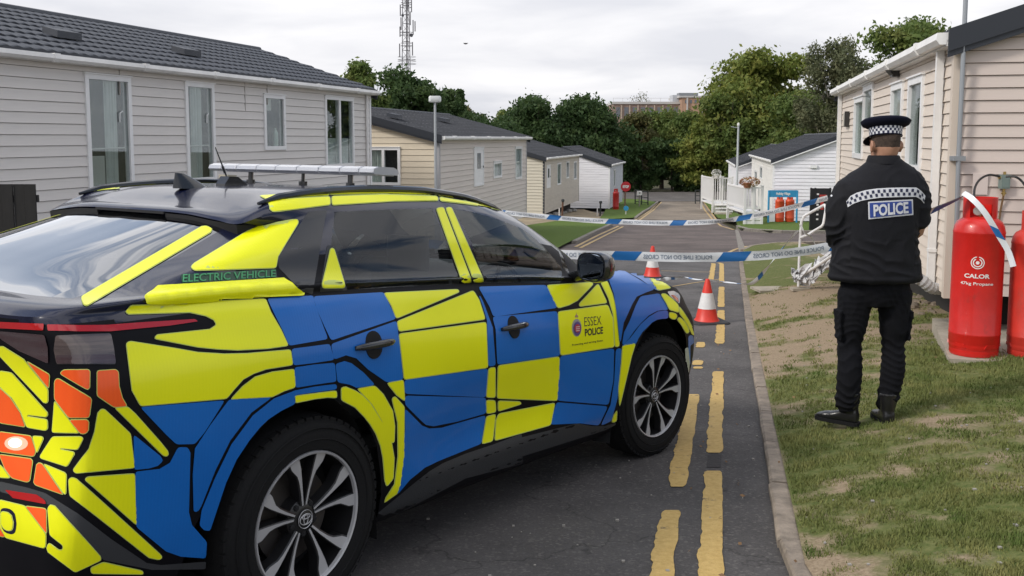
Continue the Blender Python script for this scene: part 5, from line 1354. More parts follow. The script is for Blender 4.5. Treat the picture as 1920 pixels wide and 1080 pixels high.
 ('Y', 'd5', [(1125, 778), (1147, 760), (1190, 800), (1222, 850), (1236, 895), (1212, 910), (1165, 830)]),
 ('B', 'c4', [(938, 480), (955, 478), (972, 600), (975, 690), (955, 730), (938, 745), (940, 640)]),
 ('Y', 'c3', [(926, 179), (965, 172), (1118, 572), (1112, 582), (1070, 585)]),
 ('Y', 'c3', [(978, 176), (1008, 172), (1185, 570), (1180, 580), (1135, 580)]),
]
# large trim areas first, lowest layer
patch(pillar_m, 'window_surround', 'c1', [(1560, 262), (1655, 253), (1645, 300), (1582, 682), (1520, 660), (1410, 545), (1405, 500)], r=3, off=.0008)
patch(plast, 'sill_cladding', 'c5', [(930, 745), (1030, 665), (1120, 590), (1210, 520), (1280, 478), (1400, 428), (1550, 378), (1700, 322), (1705, 480), (1400, 560), (1000, 770)], r=3, off=.0010)
patch(plast, 'sill_cladding', 'c4', [(60, 968), (440, 872), (500, 885), (560, 885), (610, 870), (610, 880), (560, 905), (100, 1050)], r=3, off=.0010)
patch(plast, 'bumper_cladding', 'd2', [(0, 395), (200, 440), (330, 480), (560, 625), (800, 810), (1060, 985), (1160, 1000), (1490, 975), (1485, 1030), (1100, 1035), (750, 965), (720, 935), (380, 570), (340, 560), (0, 470)], r=3, off=.0010)
patch(lamp_red, 'rear_fog_reflector', 'd2', [(40, 455), (270, 490), (330, 530), (340, 560), (100, 515)], r=3, off=.003)
patch(lamp_red, 'light_bar_lens', 'c1', [(0, 818), (225, 829), (222, 862), (0, 850)], r=2, off=.003)
patch(lamp_red, 'light_bar_lens', 'c1', [(240, 832), (400, 838), (540, 836), (700, 824), (985, 806), (1000, 818), (850, 840), (560, 868), (400, 868), (245, 863)], r=2, off=.003)
patch(lamp_gy, 'tail_lamp_lens', 'c1', [(283, 888), (560, 878), (575, 950), (585, 1035), (290, 1032), (275, 960)], r=4, off=.003)
patch(lamp_dk, 'tail_lamp_lens', 'c1', [(0, 865), (228, 884), (245, 950), (248, 1030), (100, 965), (0, 900)], r=4, off=.003)
patch(lamp_dk, 'lower_lamp_band', 'c1', [(285, 985), (578, 985), (585, 1030), (292, 1028)], r=4, off=.0045)
FINE = [(728, 707), (655, 190), (830, 358), (970, 550), (578, 228)]
for kind, c, pts in LIV: patch(kind, RP, c, pts, off=.010 if pts[0] == (728, 707) else .006 if pts[0] in FINE else .0024, step=4.5 if pts[0] in FINE else 8.0)
patch(paint_black, 'sensor_surround', 'd2', [(10, 600), (30, 585), (80, 590), (118, 625), (128, 700), (120, 765), (90, 778), (35, 760), (12, 700)], r=7, off=.004)
patch('Y', RP, 'd2', [(18, 622), (30, 610), (70, 618), (95, 640), (108, 690), (104, 740), (80, 750), (42, 738), (20, 700)], r=8, off=.0055)
# triangle sticker in front of the fixed pillar of the rear door
patch(pillar_m, 'window_surround', 'c3', [(330, 380), (352, 380), (376, 395), (440, 626), (290, 636)], r=2, off=.001)
patch('Y', RP, 'c3', [(345, 402), (355, 396), (366, 402), (425, 600), (418, 610), (308, 612), (300, 602)], off=.0035)
print('patch misses', MISS)

# lettering laid on the body, mapped from an outline to four corners in the tracing
def lettering(name, s, c, quad, m, bold=0.0, off=.0045):
    v, f = text_mesh(s, 1.0, bold)
    x0 = min(p[0] for p in v); x1 = max(p[0] for p in v); y0 = min(p[1] for p in v); y1 = max(p[1] for p in v)
    q = T(c, quad)    # bl, br, tr, tl
    vs = []
    for p in v:
        a = (p[0] - x0) / (x1 - x0); b = (p[1] - y0) / (y1 - y0)
        px = (q[0][0] * (1 - a) + q[1][0] * a) * (1 - b) + (q[3][0] * (1 - a) + q[2][0] * a) * b
        py = (q[0][1] * (1 - a) + q[1][1] * a) * (1 - b) + (q[3][1] * (1 - a) + q[2][1] * a) * b
        h, n = hit(px, py, off)
        if h is None: h = Vector((0, 0, .5))
        vs.append(h)
    mb = MB(); mb.add(vs, f)
    return mb.build(name, m, car, fix=False)
green_t = mat('green lettering', (0.045, 0.26, 0.10), rough=.5); dkgreen = mat('dark green film', (0.006, 0.045, 0.02), rough=.4)
ink = mat('black lettering', (0.012, 0.012, 0.02), rough=.5)
patch(dkgreen, 'badge_backing', 'd3', [(190, 665), (1065, 612), (1075, 690), (200, 752)], r=2, off=.002)
lettering('badge_lettering', 'ELECTRIC VEHICLE', 'd3', [(205, 740), (1060, 690), (1060, 622), (210, 668)], green_t, .012)
lettering('door_lettering', 'ESSEX', 'd7', [(490, 470), (780, 435), (770, 290), (485, 315)], ink, -.005)
lettering('door_lettering', 'POLICE', 'd7', [(500, 635), (805, 590), (805, 470), (495, 510)], ink, .03)
lettering('door_lettering', 'Protecting and serving Essex', 'd7', [(285, 805), (805, 725), (800, 685), (280, 765)], ink, .012)
patch(mat('grey emblem', (.30, .30, .26)), 'door_emblem', 'd7', [(360 + 82 * math.cos(a) , 490 + 150 * math.sin(a)) for a in [i * math.pi / 9 for i in range(18)]], r=1, off=.004, edge=False)
patch(mat('purple emblem', (.10, .06, .22)), 'door_emblem', 'd7', [(368 + 66 * math.cos(a), 505 + 120 * math.sin(a)) for a in [i * math.pi / 9 for i in range(18)]], r=1, off=.0055, edge=False)
patch(mat('red emblem', (.42, .03, .05)), 'door_emblem', 'd7', [(366 + 50 * math.cos(a), 500 + 70 * math.sin(a)) for a in [i * math.pi / 9 for i in range(18)]], r=1, off=.007, edge=False)
for k in range(3):
    patch(mat('pale emblem', (.62, .45, .42)), 'door_emblem', 'd7', [(335, 470 + 32 * k), (400, 462 + 32 * k), (400, 478 + 32 * k), (335, 486 + 32 * k)], r=1, off=.0085, edge=False)
patch(mat('crown emblem', (.35, .22, .10)), 'door_emblem', 'd7', [(325, 320), (335, 285), (350, 275), (357, 230), (366, 275), (385, 285), (390, 318)], r=1, off=.004, edge=False)
patch(mat('lamp housing', (.62, .60, .60), rough=.15, coat=1), 'headlight', 'd5', [(1030, 525), (1090, 520), (1140, 545), (1150, 575), (1145, 640), (1120, 620), (1060, 570)], r=3, off=.004)
patch(mat('indicator lens', (.55, .12, .06), rough=.15, coat=1), 'headlight', 'd5', [(1060, 555), (1100, 560), (1130, 590), (1138, 632), (1110, 605)], r=3, off=.006)
patch(mat('front reflector', (.55, .56, .58), rough=.2, coat=1), 'front_reflector', 'c4', [(920, 535), (935, 530), (942, 600), (938, 645), (925, 640)], r=2, off=.004)
patch(mat('painted glint halo', (1, .3, .2), emis=(1, .38, .25), estr=.55), 'painted_glint', 'd2', [(125 + 85 * math.cos(a), 120 + 52 * math.sin(a)) for a in [i * math.pi / 9 for i in range(18)]], r=1, off=.0036, edge=False, mirror=False)  # soft outer part of a reflection in the film, painted as glow
patch(mat('painted glint core', (1, .8, .6), emis=(1, .80, .66), estr=1.6), 'painted_glint', 'd2', [(120 + 48 * math.cos(a), 116 + 34 * math.sin(a)) for a in [i * math.pi / 9 for i in range(18)]], r=1, off=.0052, edge=False, mirror=False)  # bright core of the same painted reflection, no lamp sits here

# spoiler underside lip, roof rails, roof fittings
m = MB()
for (y0, y1) in ((-.60, -.22), (.22, .60)):
    k = 6; top = []; bot = []
    for i in range(k + 1):
        y = y0 + (y1 - y0) * i / k; a = abs(y)
        z = interp([(0, 1.432), (.35, 1.425), (.5, 1.41), (.6, 1.402)], a); x = interp([(0, -.125), (.5, -.108), (.6, -.095)], a)
        top.append(Vector((x - .004, y, z))); bot.append(Vector((x + .004, y, z - .038)))
    vs = top + bot + [p + Vector((.10, 0, 0)) for p in bot] + [p + Vector((.10, 0, .0)) for p in top]
    n = k + 1
    m.add(vs, [(i, i + 1, n + i + 1, n + i) for i in range(k)] + [(n + i, n + i + 1, 2 * n + i + 1, 2 * n + i) for i in range(k)] + [(0, n, 2 * n, 3 * n), (k, n + k, 2 * n + k, 3 * n + k)])
m.box((-.128, -.22, 1.424), (-.06, .22, 1.434))
m.build('spoiler_trim', liner_m, car)
for s in (-1, 1):
    m = MB(); pts = []
    for i in range(18):
        x = .02 + 1.62 * i / 17
        z = interp([(0, 1.475), (.15, 1.50), (.35, 1.52), (.62, 1.535), (.98, 1.535), (1.3, 1.512), (1.55, 1.47), (1.65, 1.455)], x) + .014 * math.sin(math.pi * min(1, max(0, (x - .02) / 1.62)))**.4
        pts.append(Vector((x, s * (.575 if x < 1.3 else .575 - (x - 1.3) * .08), z)))
    rr = [.006] + [.017] * 16 + [.006]
    m.tube(pts, rr, 8); m.build('roof_rail', plast_g, car, smooth=True)
# A pillar bright trim
m = MB(); pts = []
for p in [(930, 372), (957, 387), (990, 407), (1030, 433), (1078, 466)]:
    h, n = hit(p[0] - 2, p[1] + 5, .008)
    if h: pts.append(h)
if len(pts) > 2: m.tube(pts, .009, 6); m.build('pillar_trim', mat('bright trim', (.5, .5, .48), rough=.3, metal=.6), car)
# shark fin
def fin(x0, x1, z0, z1, w, name, lean=.35):
    m = MB(); rg_ = []
    for i in range(7):
        t = i / 6; z = z0 + (z1 - z0) * t; xa = x0 + (x1 - x0) * .04 * t; xb = x1 - (x1 - x0) * (.72 * t ** 1.3)
        ww = w * (1 - t * .82) * .5
        rg_.append([Vector((xa + (xb - xa) * (.5 - .5 * math.cos(a)), ww * math.sin(a), z)) for a in [j * math.pi / 7 for j in range(14)]])
    m.loft(rg_); return m.build(name, plast_g, car, smooth=True)
fin(.075, .25, 1.520, 1.583, .07, 'roof_fin')
m = MB(); m.loft([[Vector((.35 + a * sx, b, z)) for a, b in [(-.04, -.03), (.09, -.03), (.09, .03), (-.04, .03)]] for z, sx in ((1.53, 1.0), (1.545, .95), (1.578, .35))]); ab = m.build('aerial_base', plast_g, car)
m = MB(); m.tube([(.345, 0, 1.575), (.28, 0, 1.70)], [.004, .0022], 6); m.tube([(.335, 0, 1.592), (.322, 0, 1.62)], .0055, 6); m.build('aerial_whip', plast_g, car)
m = MB(); m.box((.44, .11, 1.548), (.49, .17, 1.586)); m.build('roof_lamp', mat('beige lens', (.35, .32, .24), rough=.3), car)
# light bar: clear lens segments on a white housing, with feet
lens_m = mat('light bar lens', (.55, .57, .62), rough=.15, coat=.8, trans=.35); lens_w = mat('light bar housing', (.62, .63, .66), rough=.4)
xb = .76
m = MB()
prof = [(-.075, 1.610), (-.085, 1.618), (-.08, 1.634), (-.05, 1.644), (.05, 1.644), (.08, 1.634), (.085, 1.618), (.075, 1.610)]
ed = [-.545, -.455, -.34, -.21, -.07, .07, .20, .34, .45, .545]
lb = MB()
lb.loft([[Vector((xb + a * .9, y, z - .004 if z < 1.63 else z - .008)) for a, z in prof] for y in (-.525, .525)])
bar = lb.build('light_bar', lens_w, car, smooth=False)
for i in range(9):
    m = MB(); m.loft([[Vector((xb + a * (1 if k else .97), y, z)) for a, z in prof] for k, y in enumerate((ed[i] + .004, ed[i] + .012, ed[i + 1] - .012, ed[i + 1] - .004))])
    o = m.build('bar_lens', lens_m, bar)
for y in (-.33, .33, -.03):
    m = MB(); m.tube([(xb, y, 1.545), (xb, y, 1.615)], .012 if abs(y) > .1 else .008, 8); m.lathe([(.02, 1.55), (.02, 1.57)], 10, Matrix.Translation((xb, y, 0))); m.build('bar_foot', plast_g, bar)

# door handles
def handle(c, cxy, w):
    (px, py) = T(c, [cxy])[0]
    h, n = hit(px, py)
    u = Vector((1, 0, .02)).normalized(); v = n.cross(u).normalized()
    if v.z < 0: v = -v
    M = Matrix((u, v, n)).transposed().to_4x4(); M.translation = h
    m = MB()
    m.lathe([(.053, .001), (.053, .0042), (.050, .0052), (.030, .0046), (.0, .0044)], 20, M @ Matrix.Scale(.9, 4, (1, 0, 0)), mi=1)
    rg_ = []
    for i in range(9):
        t = -1 + 2 * i / 8; x = t * w; hh = .015 * (1 - abs(t) ** 4 * .45); zc = .010 + .022 * (1 - t * t) ** .5
        rg_.append([M @ Vector((x, hh * math.cos(a), zc + .009 * math.sin(a))) for a in [j * math.pi / 5 for j in range(10)]])
    m.loft(rg_)
    me = m.mesh('door_handle', [plast_g, liner_m], smooth=True, angle=60)
    obj('door_handle', me, car)
    me2 = me.copy(); me2.transform(Matrix.Scale(-1, 4, (0, 1, 0))); me2.flip_normals(); obj('door_handle', me2, car)
handle('d4', (215, 312), .105); handle('c4', (150, 440), .105)

# door mirrors
def mirror(s):
    m = MB(); rg_ = []
    c = Vector((1.88, -.985, 1.205))
    for i in range(8):
        t = i / 7; x = -.065 + .17 * t; k = (1 - (t * .88) ** 2.6) ** .5 if i else .93
        rg_.append([c + Vector((x + .03 * (-math.cos(a)), .106 * k * (abs(math.cos(a)) ** .7) * math.copysign(1, math.cos(a)) * -1, .079 * k * (abs(math.sin(a)) ** .7) * math.copysign(1, math.sin(a)) - .01)) for a in [2 * math.pi * j / 20 for j in range(20)]])
    m.loft(rg_)
    m.tube([c + Vector((.02, .09, -.05)), c + Vector((.05, .17, -.08)), c + Vector((.06, .22, -.09))], [.03, .028, .03], 8)
    me = m.mesh('door_mirror', plast_g, smooth=True, angle=50)
    g = MB(); g.add([p + Vector((-.010, 0, 0)) for p in [c + (q - c) * .90 for q in rg_[0]]], [tuple(range(20))])
    me2 = g.mesh('mirror_glass', mat('mirror glass', (.36, .42, .50), rough=.02, metal=1.0))
    if s < 0:
        for q in (me, me2): q.transform(Matrix.Scale(-1, 4, (0, 1, 0))); q.flip_normals()
    o = obj('door_mirror', me, car); obj('mirror_glass', me2, o)
mirror(1); mirror(-1)

# interior: seats, dash, wheel
def seat(x, y, w=.25, bench=False):
    m = MB()
    def blk(pts, yy, ww):
        rg_ = []
        for (cx_, cz, dx, dz) in pts:
            rg_.append([Vector((cx_ + dx * math.cos(a), yy + ww * (abs(math.sin(a)) ** .6) * math.copysign(1, math.sin(a)), cz + dz * math.cos(a))) for a in [2 * math.pi * j / 14 for j in range(14)]])
        m.loft(rg_)
    blk([(x - .05, .62, .09, 0), (x - .10, .80, .085, 0), (x - .17, 1.02, .07, 0), (x - .21, 1.14, .05, 0)], y, w)
    blk([(x - .22, 1.17, .05, 0), (x - .225, 1.24, .06, 0), (x - .23, 1.33, .045, 0)], y, .12 if not bench else .12)
    m.tube([(x + .42, y, .57), (x + .1, y, .55), (x - .08, y, .58)], [.11, .13, .12], 10)
    m.build('seat', interior_m, car, smooth=True)
seat(1.35, -.37); seat(1.35, .37); seat(.42, -.40); seat(.42, .40); seat(.42, 0)
m = MB(); m.tube([(2.1, -.76, 1.0), (2.1, 0, 1.02), (2.1, .76, 1.0)], .13, 12); m.box((2.05, -.78, .4), (2.35, .78, 1.0)); m.build('dashboard', interior_m, car, smooth=True, angle=40)
m = MB(); Mx = Matrix.Translation((1.82, -.37, 1.0)) @ Matrix.Rotation(math.radians(-62), 4, 'Y')
m.tube([Mx @ Vector((.18 * math.cos(a), .18 * math.sin(a), 0)) for a in [2 * math.pi * i / 24 for i in range(25)]], .014, 8, closed_ends=False)
m.lathe([(.06, -.02), (.06, .02), (.02, .03)], 12, Mx); m.tube([Mx @ Vector((-.17, 0, 0)), Mx @ Vector((.17, 0, 0))], .012, 6); m.tube([Mx @ Vector((0, -.17, 0)), Mx @ Vector((0, .17, 0))], .012, 6); m.build('steering_wheel', mat('steering wheel', (.02, .02, .022), rough=.5), car, smooth=True)
m = MB(); m.box((-.1, -.62, .24), (2.3, .62, .45)); m.build('cabin_floor', interior_m, car)

# wheels
def wheel(x, s, steer=0.0):
    w = bpy.data.objects.new('wheel', None); COL.objects.link(w); w.parent = car
    # local: outer face towards +Z
    base = Matrix.Translation((x, -.80 * s, .37)) @ Matrix.Rotation(steer, 4, 'Z') @ Matrix.Rotation(math.pi / 2 * s, 4, 'X')
    w.matrix_local = base
    m = MB()
    hw = .112
    prof = [(.245, hw - .012), (.252, hw), (.275, hw + .004), (.31, hw + .006), (.340, hw - .004), (.356, hw - .022), (.366, hw - .048), (.370, 0), (.366, -hw + .048), (.356, -hw + .022), (.31, -hw), (.245, -hw)]
    m.lathe(prof, 56, cap=False)
    for k in range(56):      # tread blocks on the shoulders
        a = 2 * math.pi * k / 56
        Mk = Matrix.Rotation(a, 4, 'Z')
        for zs in (1, -1): m.box((.350, -.015, min(zs * .070, zs * .094)), (.3655, .015, max(zs * .070, zs * .094)), Mk)
    for rr in (.285, .325): m.lathe([(rr, hw + .004), (rr + .003, hw + .0085), (rr + .006, hw + .004)], 56, cap=False)
    m.build('tyre', rubber, w, smooth=True, angle=35)
    m = MB()
    m.lathe([(.246, hw - .010), (.243, hw + .001), (.236, hw - .002), (.234, hw - .014)], 56, mi=1, cap=False)
    m.lathe([(.236, hw - .012), (.228, .02), (.222, -.09)], 40, mi=0, cap=False)
    m.lathe([(.23, -.03), (.03, -.03)], 40, mi=2, cap=False)
    m.lathe([(.165, .012), (.165, .022), (.06, .022)], 32, mi=3, cap=False)
    m.lathe([(.075, .02), (.07, .070), (.045, .082), (.036, .083)], 24, mi=0)
    for k in range(5):
        base_a = 2 * math.pi * k / 5 + math.radians(20)
        for e in (-1, 1):
            # arm polygon in polar: narrow near the hub, wide at the rim
            def pt(r, lat, z):
                c, s_ = math.cos(base_a), math.sin(base_a); l = lat * e
                return Vector((r * c - l * s_, r * s_ + l * c, z))
            prof_o = [(.050, .004, .084), (.10, .012, .088), (.15, .022, .094), (.19, .031, .099), (.236, .044, .102), (.227, .090, .102), (.195, .074, .099), (.165, .044, .095), (.14, .0325, .092), (.10, .021, .088), (.050, .011, .084)]
            if e < 0: prof_o = prof_o
            top = [pt(r, l, z) for r, l, z in prof_o]; n = len(top)
            m.add(top, [tuple(range(n))], 1)
            out_ = [pt(r + (.0 if i in (0, 10) else 0), l + (-.004 if i < 5 else .006), z - .003) for i, (r, l, z) in enumerate(prof_o)]
            low = [p - Vector((0, 0, .045)) for p in out_]
            m.add(top + out_ + low, [(i, (i + 1) % n, n + (i + 1) % n, n + i) for i in range(n)] + [(n + i, n + (i + 1) % n, 2 * n + (i + 1) % n, 2 * n + i) for i in range(n)], 0)
    for k in range(5):
        a = 2 * math.pi * k / 5 + math.radians(56)
        m.lathe([(.011, .07), (.011, .08), (.006, .083)], 8, Matrix.Translation((.056 * math.cos(a), .056 * math.sin(a), 0)), mi=2)
    m.build('rim', [alloy_dk, alloy, liner_m, mat('brake disc', (.10, .09, .085), rough=.4, metal=.7)], w, smooth=True, angle=30)
    m = MB(); m.lathe([(.034, .080), (.034, .088), (.030, .090)], 24, mi=0)
    def ell(a_, b_, cx_, cy_, rot):
        P_ = [Vector((cx_ + a_ * math.cos(t) , cy_ + b_ * math.sin(t), .091)) for t in [2 * math.pi * i / 20 for i in range(21)]]
        R_ = Matrix.Rotation(rot, 4, 'Z'); m.tube([R_ @ p for p in P_], .0017, 5, closed_ends=False, mi=1)
    ell(.028, .019, 0, 0, 0); ell(.010, .018, 0, 0, 0); ell(.018, .0065, 0, .0085, 0)
    m.lathe([(.031, .089), (.033, .091), (.034, .088)], 24, mi=1, cap=False)
    m.build('hub_cap', [alloy_dk, alloy], w, smooth=True, angle=30)
    return w
wheel(0, 1); wheel(2.85, 1, math.radians(-9)); wheel(0, -1); wheel(2.85, -1, math.radians(-9))
# ================================================================ the officer
PY_ = 5.75
PO = Vector((at(1640, 500, PY_).x, PY_, lawn(at(1640, 500, PY_).x, PY_)))
print('officer ground', PO, 'target', at(1640, 798, PY_))
PS = 313.0
def oz(py): return (798 - py) / PS
cloth_j = mat('black jacket fabric', (.0028, .0030, .0056), rough=.8, spec=.35, var=.35, vscale=4, bump=.25, bscale=260)
cloth_t = mat('black trouser fabric', (.0042, .0045, .0065), rough=.9, spec=.2, var=.35, vscale=4, bump=.3, bscale=300)
cloth_c = mat('navy cap felt', (.004, .005, .015), rough=.9, spec=.2)
skin_m = mat('skin', (.34, .17, .105), rough=.55, col2=(.42, .23, .15), vscale=18, bump=.05)
hair_m = mat('short cropped hair', (.05, .034, .025), rough=.95, bump=.5, bscale=220, var=.4, vscale=60)
leather = mat('black boot leather', (.010, .010, .011), rough=.32, bump=.2, bscale=60, coat=.2)
whitecl = mat('reflective white tape', (.60, .61, .64), rough=.4); navycl = mat('navy check print', (.010, .014, .05), rough=.6); bluecl = mat('blue badge print', (.018, .05, .25), rough=.45)
def er(c, hx, hy, n=24, tilt=None, p=1.0):
    o = []
    for j in range(n):
        a = 2 * math.pi * j / n; x = math.copysign(abs(math.cos(a)) ** p, math.cos(a)) * hx; y = math.copysign(abs(math.sin(a)) ** p, math.sin(a)) * hy
        v = Vector((x, y, 0))
        if tilt is not None: v = tilt @ v
        o.append(Vector(c) + v)
    return o
def limb(m, pts, rs, n=14, ell=None):
    """closed tapered limb; rs radii"""
    P_ = [Vector(p) for p in pts]; P3 = []; R3 = []
    for i in range(len(P_) - 1):
        p0 = P_[max(i - 1, 0)]; p1 = P_[i]; p2 = P_[i + 1]; p3 = P_[min(i + 2, len(P_) - 1)]
        for k in range(5):
            t = k / 5; P3.append(.5 * ((2 * p1) + (p2 - p0) * t + (2 * p0 - 5 * p1 + 4 * p2 - p3) * t * t + (3 * p1 - p0 - 3 * p2 + p3) * t ** 3)); R3.append(rs[i] + (rs[i + 1] - rs[i]) * (t * t * (3 - 2 * t)))
    P3.append(P_[-1]); R3.append(rs[-1])
    d0 = (P3[0] - P3[1]).normalized(); d1 = (P3[-1] - P3[-2]).normalized()
    P3 = [P3[0] + d0 * R3[0] * .6] + P3 + [P3[-1] + d1 * R3[-1] * .6]; R3 = [R3[0] * .55] + R3 + [R3[-1] * .55]
    m.tube(P3, R3, n)
def fuse(m, name, mats, voxel, parent, disp=None, smooth_it=4, label=None, matfn=None):
    me = m.mesh(name, mats, fix=True); o = bpy.data.objects.new(name, me); COL.objects.link(o)
    r = o.modifiers.new('r', 'REMESH'); r.mode = 'VOXEL'; r.voxel_size = voxel; r.use_smooth_shade = True
    s = o.modifiers.new('s', 'SMOOTH'); s.iterations = smooth_it; s.factor = .6
    dg = bpy.context.evaluated_depsgraph_get(); me2 = bpy.data.meshes.new_from_object(o.evaluated_get(dg)); me2.name = name
    bpy.data.objects.remove(o); bpy.data.meshes.remove(me)
    if disp:
        nv = len(me2.vertices); co = [v.co.copy() for v in me2.vertices]; no = [v.normal.copy() for v in me2.vertices]
        for i, v in enumerate(me2.vertices): v.co = co[i] + no[i] * disp(co[i], no[i])
    me2.materials.clear()
    for q in (mats if isinstance(mats, (list, tuple)) else [mats]): me2.materials.append(q)
    if matfn: me2.polygons.foreach_set('material_index', [matfn(p.center) for p in me2.polygons])
    else: me2.polygons.foreach_set('material_index', [0] * len(me2.polygons))
    me2.polygons.foreach_set('use_smooth', [True] * len(me2.polygons)); me2.update()
    return obj(name, me2, parent, label)
def ridge(x): return 1 - abs(2 * (x - math.floor(x)) - 1)

# body: one continuous figure
m = MB()
hc = Vector((.042, .012, 0)); hy = math.radians(14)
Rh = Matrix.Rotation(hy, 3, 'Z')
def hd(x, y, z): v = Rh @ Vector((x, y, 0)); return Vector((hc.x + v.x, hc.y + v.y, z))
hr = [(1.545, .055, .060, .0), (1.575, .060, .066, .004), (1.60, .064, .078, .014), (1.63, .069, .090, .010), (1.66, .0735, .096, .006), (1.69, .0755, .098, .003), (1.72, .0765, .099, .0), (1.75, .075, .097, .0), (1.78, .070, .090, .0), (1.805, .056, .072, 0), (1.82, .03, .04, 0)]
m.loft([[hd(a * rx if False else q.x, q.y + oy, z) for q in er((0, 0, 0), rx, ry, 20)] for (z, rx, ry, oy) in hr])
m.tube([hd(0, -.01, 1.44), hd(0, -.012, 1.52), hd(0, -.008, 1.60)], [.068, .060, .060], 16)
m.tube([hd(0, .095, 1.695), hd(0, .118, 1.665), hd(0, .108, 1.652)], [.010, .016, .012], 8)       # nose
m.tube([hd(-.03, .085, 1.605), hd(0, .098, 1.60), hd(.03, .085, 1.605)], [.020, .026, .020], 8)        # chin
m.tube([hd(-.03, .092, 1.636), hd(0, .101, 1.636), hd(.03, .092, 1.636)], [.007, .010, .007], 8)      # lips
m.tube([hd(-.05, .085, 1.712), hd(0, .098, 1.714), hd(.05, .085, 1.712)], [.010, .010, .010], 8)      # brow
for s in (-1, 1):       # ears with a rim
    c = hd(s * .081, -.002, 1.676); t_ = Rh @ Vector((s * .35, -.9, 0)).normalized(); n_ = Rh @ Vector((s, 0, 0))
    P_ = [c + t_ * (.020 * math.cos(a) * (1.0 if math.sin(a) > -.3 else .6)) + Vector((0, 0, .031 * math.sin(a))) + n_ * .014 for a in [6.283 * i / 12 for i in range(12)]]
    m.tube(P_ + [P_[0]], .0085, 8); m.tube([c - n_ * .004, c + n_ * .009], [.026, .022], 10)
torso = [(.86, .155, .105), (.95, .150, .10), (1.05, .14, .095), (1.2, .155, .105), (1.35, .17, .11), (1.45, .155, .09), (1.50, .09, .07)]
m.loft([er((.005, 0, z), hx, hy_, 24) for z, hx, hy_ in torso])
for s, el, wr in ((-1, (-.235, -.01, 1.14), (-.05, .235, 1.09)), (1, (.243, -.01, 1.17), (.045, .25, 1.12))):
    limb(m, [(s * .165, 0, 1.44), (s * .215, -.005, 1.32), el, (el[0] * .72, .14, (el[2] + wr[2]) / 2), wr], [.055, .047, .040, .035, .026])
    # palm, four fingers and a thumb, one hand over the other
    w = Vector(wr); d = Vector((-s * .9, .28, -.10)).normalized(); up = Vector((0, 0, 1)); sd_ = d.cross(up).normalized()
    limb(m, [w, w + d * .045, w + d * .082], [.026, .034, .030], 10)
    for k, (ln_, off) in enumerate(((.072, .030), (.080, .011), (.074, -.009), (.058, -.028))):
        b = w + d * .085 + up * off; k1 = b + d * ln_ * .45 + sd_ * .006 * s; k2 = k1 + d * ln_ * .25 - Vector((0, .022, 0)); k3 = k2 - Vector((0, .020, 0)) + d * .006
        m.tube([b - d * .02, b, k1, k2, k3], [.0105, .010, .009, .0085, .007], 8)
    b = w + d * .03 + up * .030; m.tube([b, b + up * .028 + d * .02, b + up * .038 + d * .048], [.013, .011, .009], 8)
for s, hipx, kn, an in ((-1, -.085, (-.128, .012, .47), (-.145, -.015, .09)), (1, .095, (.133, .012, .47), (.098, -.01, .09))):
    limb(m, [(hipx, 0, .86), (hipx * 1.15, .005, .66), kn, (kn[0], -.02, .32), an], [.078, .064, .044, .042, .034])
person = fuse(m, 'person', [skin_m, hair_m], .0065, None, smooth_it=3, matfn=lambda c: 1 if (c.z > 1.672 and ((c - Vector((hc.x, hc.y, c.z))).dot(Rh @ Vector((0, 1, 0))) < .035 - (1.70 - c.z) * .9) and abs((c - hc).dot(Rh @ Vector((1, 0, 0)))) < .0835) else 0)
person.location = PO + Vector((0, 0, .02))
tag(person, 'officer in black jacket and chequered cap standing on the verge with his back turned', 'person')

# trousers
m = MB()
m.loft([er((.008, 0, z), hx, hy_, 28) for z, hx, hy_ in ((.72, .175, .105), (.76, .197, .118), (.82, .208, .125), (.90, .205, .125), (1.0, .195, .12))])
limb(m, [(-.105, 0, .80), (-.122, .004, .62), (-.130, .012, .47), (-.132, -.014, .33), (-.142, -.018, .17), (-.147, -.008, .10)], [.106, .090, .070, .073, .069, .066], 18)
limb(m, [(.120, 0, .80), (.132, .004, .62), (.135, .012, .47), (.130, -.014, .33), (.108, -.018, .17), (.097, -.006, .10)], [.106, .088, .066, .071, .064, .060], 18)
for s, c in ((-1, (-.207, -.01, .60)), (1, (.216, -.01, .60))):      # cargo pockets
    M_ = Matrix.Translation(c) @ Matrix.Rotation(s * .06, 4, 'Y'); m.box((-.012, -.05, -.095), (.002, .055, .085), M_); m.box((-.012, -.054, .045), (.005, .06, .090), M_)
def dt(p, n):
    v = .0035 * noise.noise(p * 9)
    kf = math.exp(-((p.z - .46) / .13) ** 2) * .8 + math.exp(-((p.z - .14) / .09) ** 2) * 1.25 + .28
    ph = p.z * 19 + 2.2 * noise.noise(Vector((p.x * 7, p.y * 9, p.z * 3))) + (p.x * 5 if p.x > 0 else -p.x * 4)
    v += .0085 * kf * (ridge(ph) ** 2 - .35)
    ph2 = p.z * 7 + p.x * 16 + 1.5 * noise.noise(p * 6); v += .005 * math.exp(-((p.z - .78) / .12) ** 2) * (ridge(ph2) ** 2 - .3)
    return v
fuse(m, 'trousers', cloth_t, .0062, person, dt, 3)
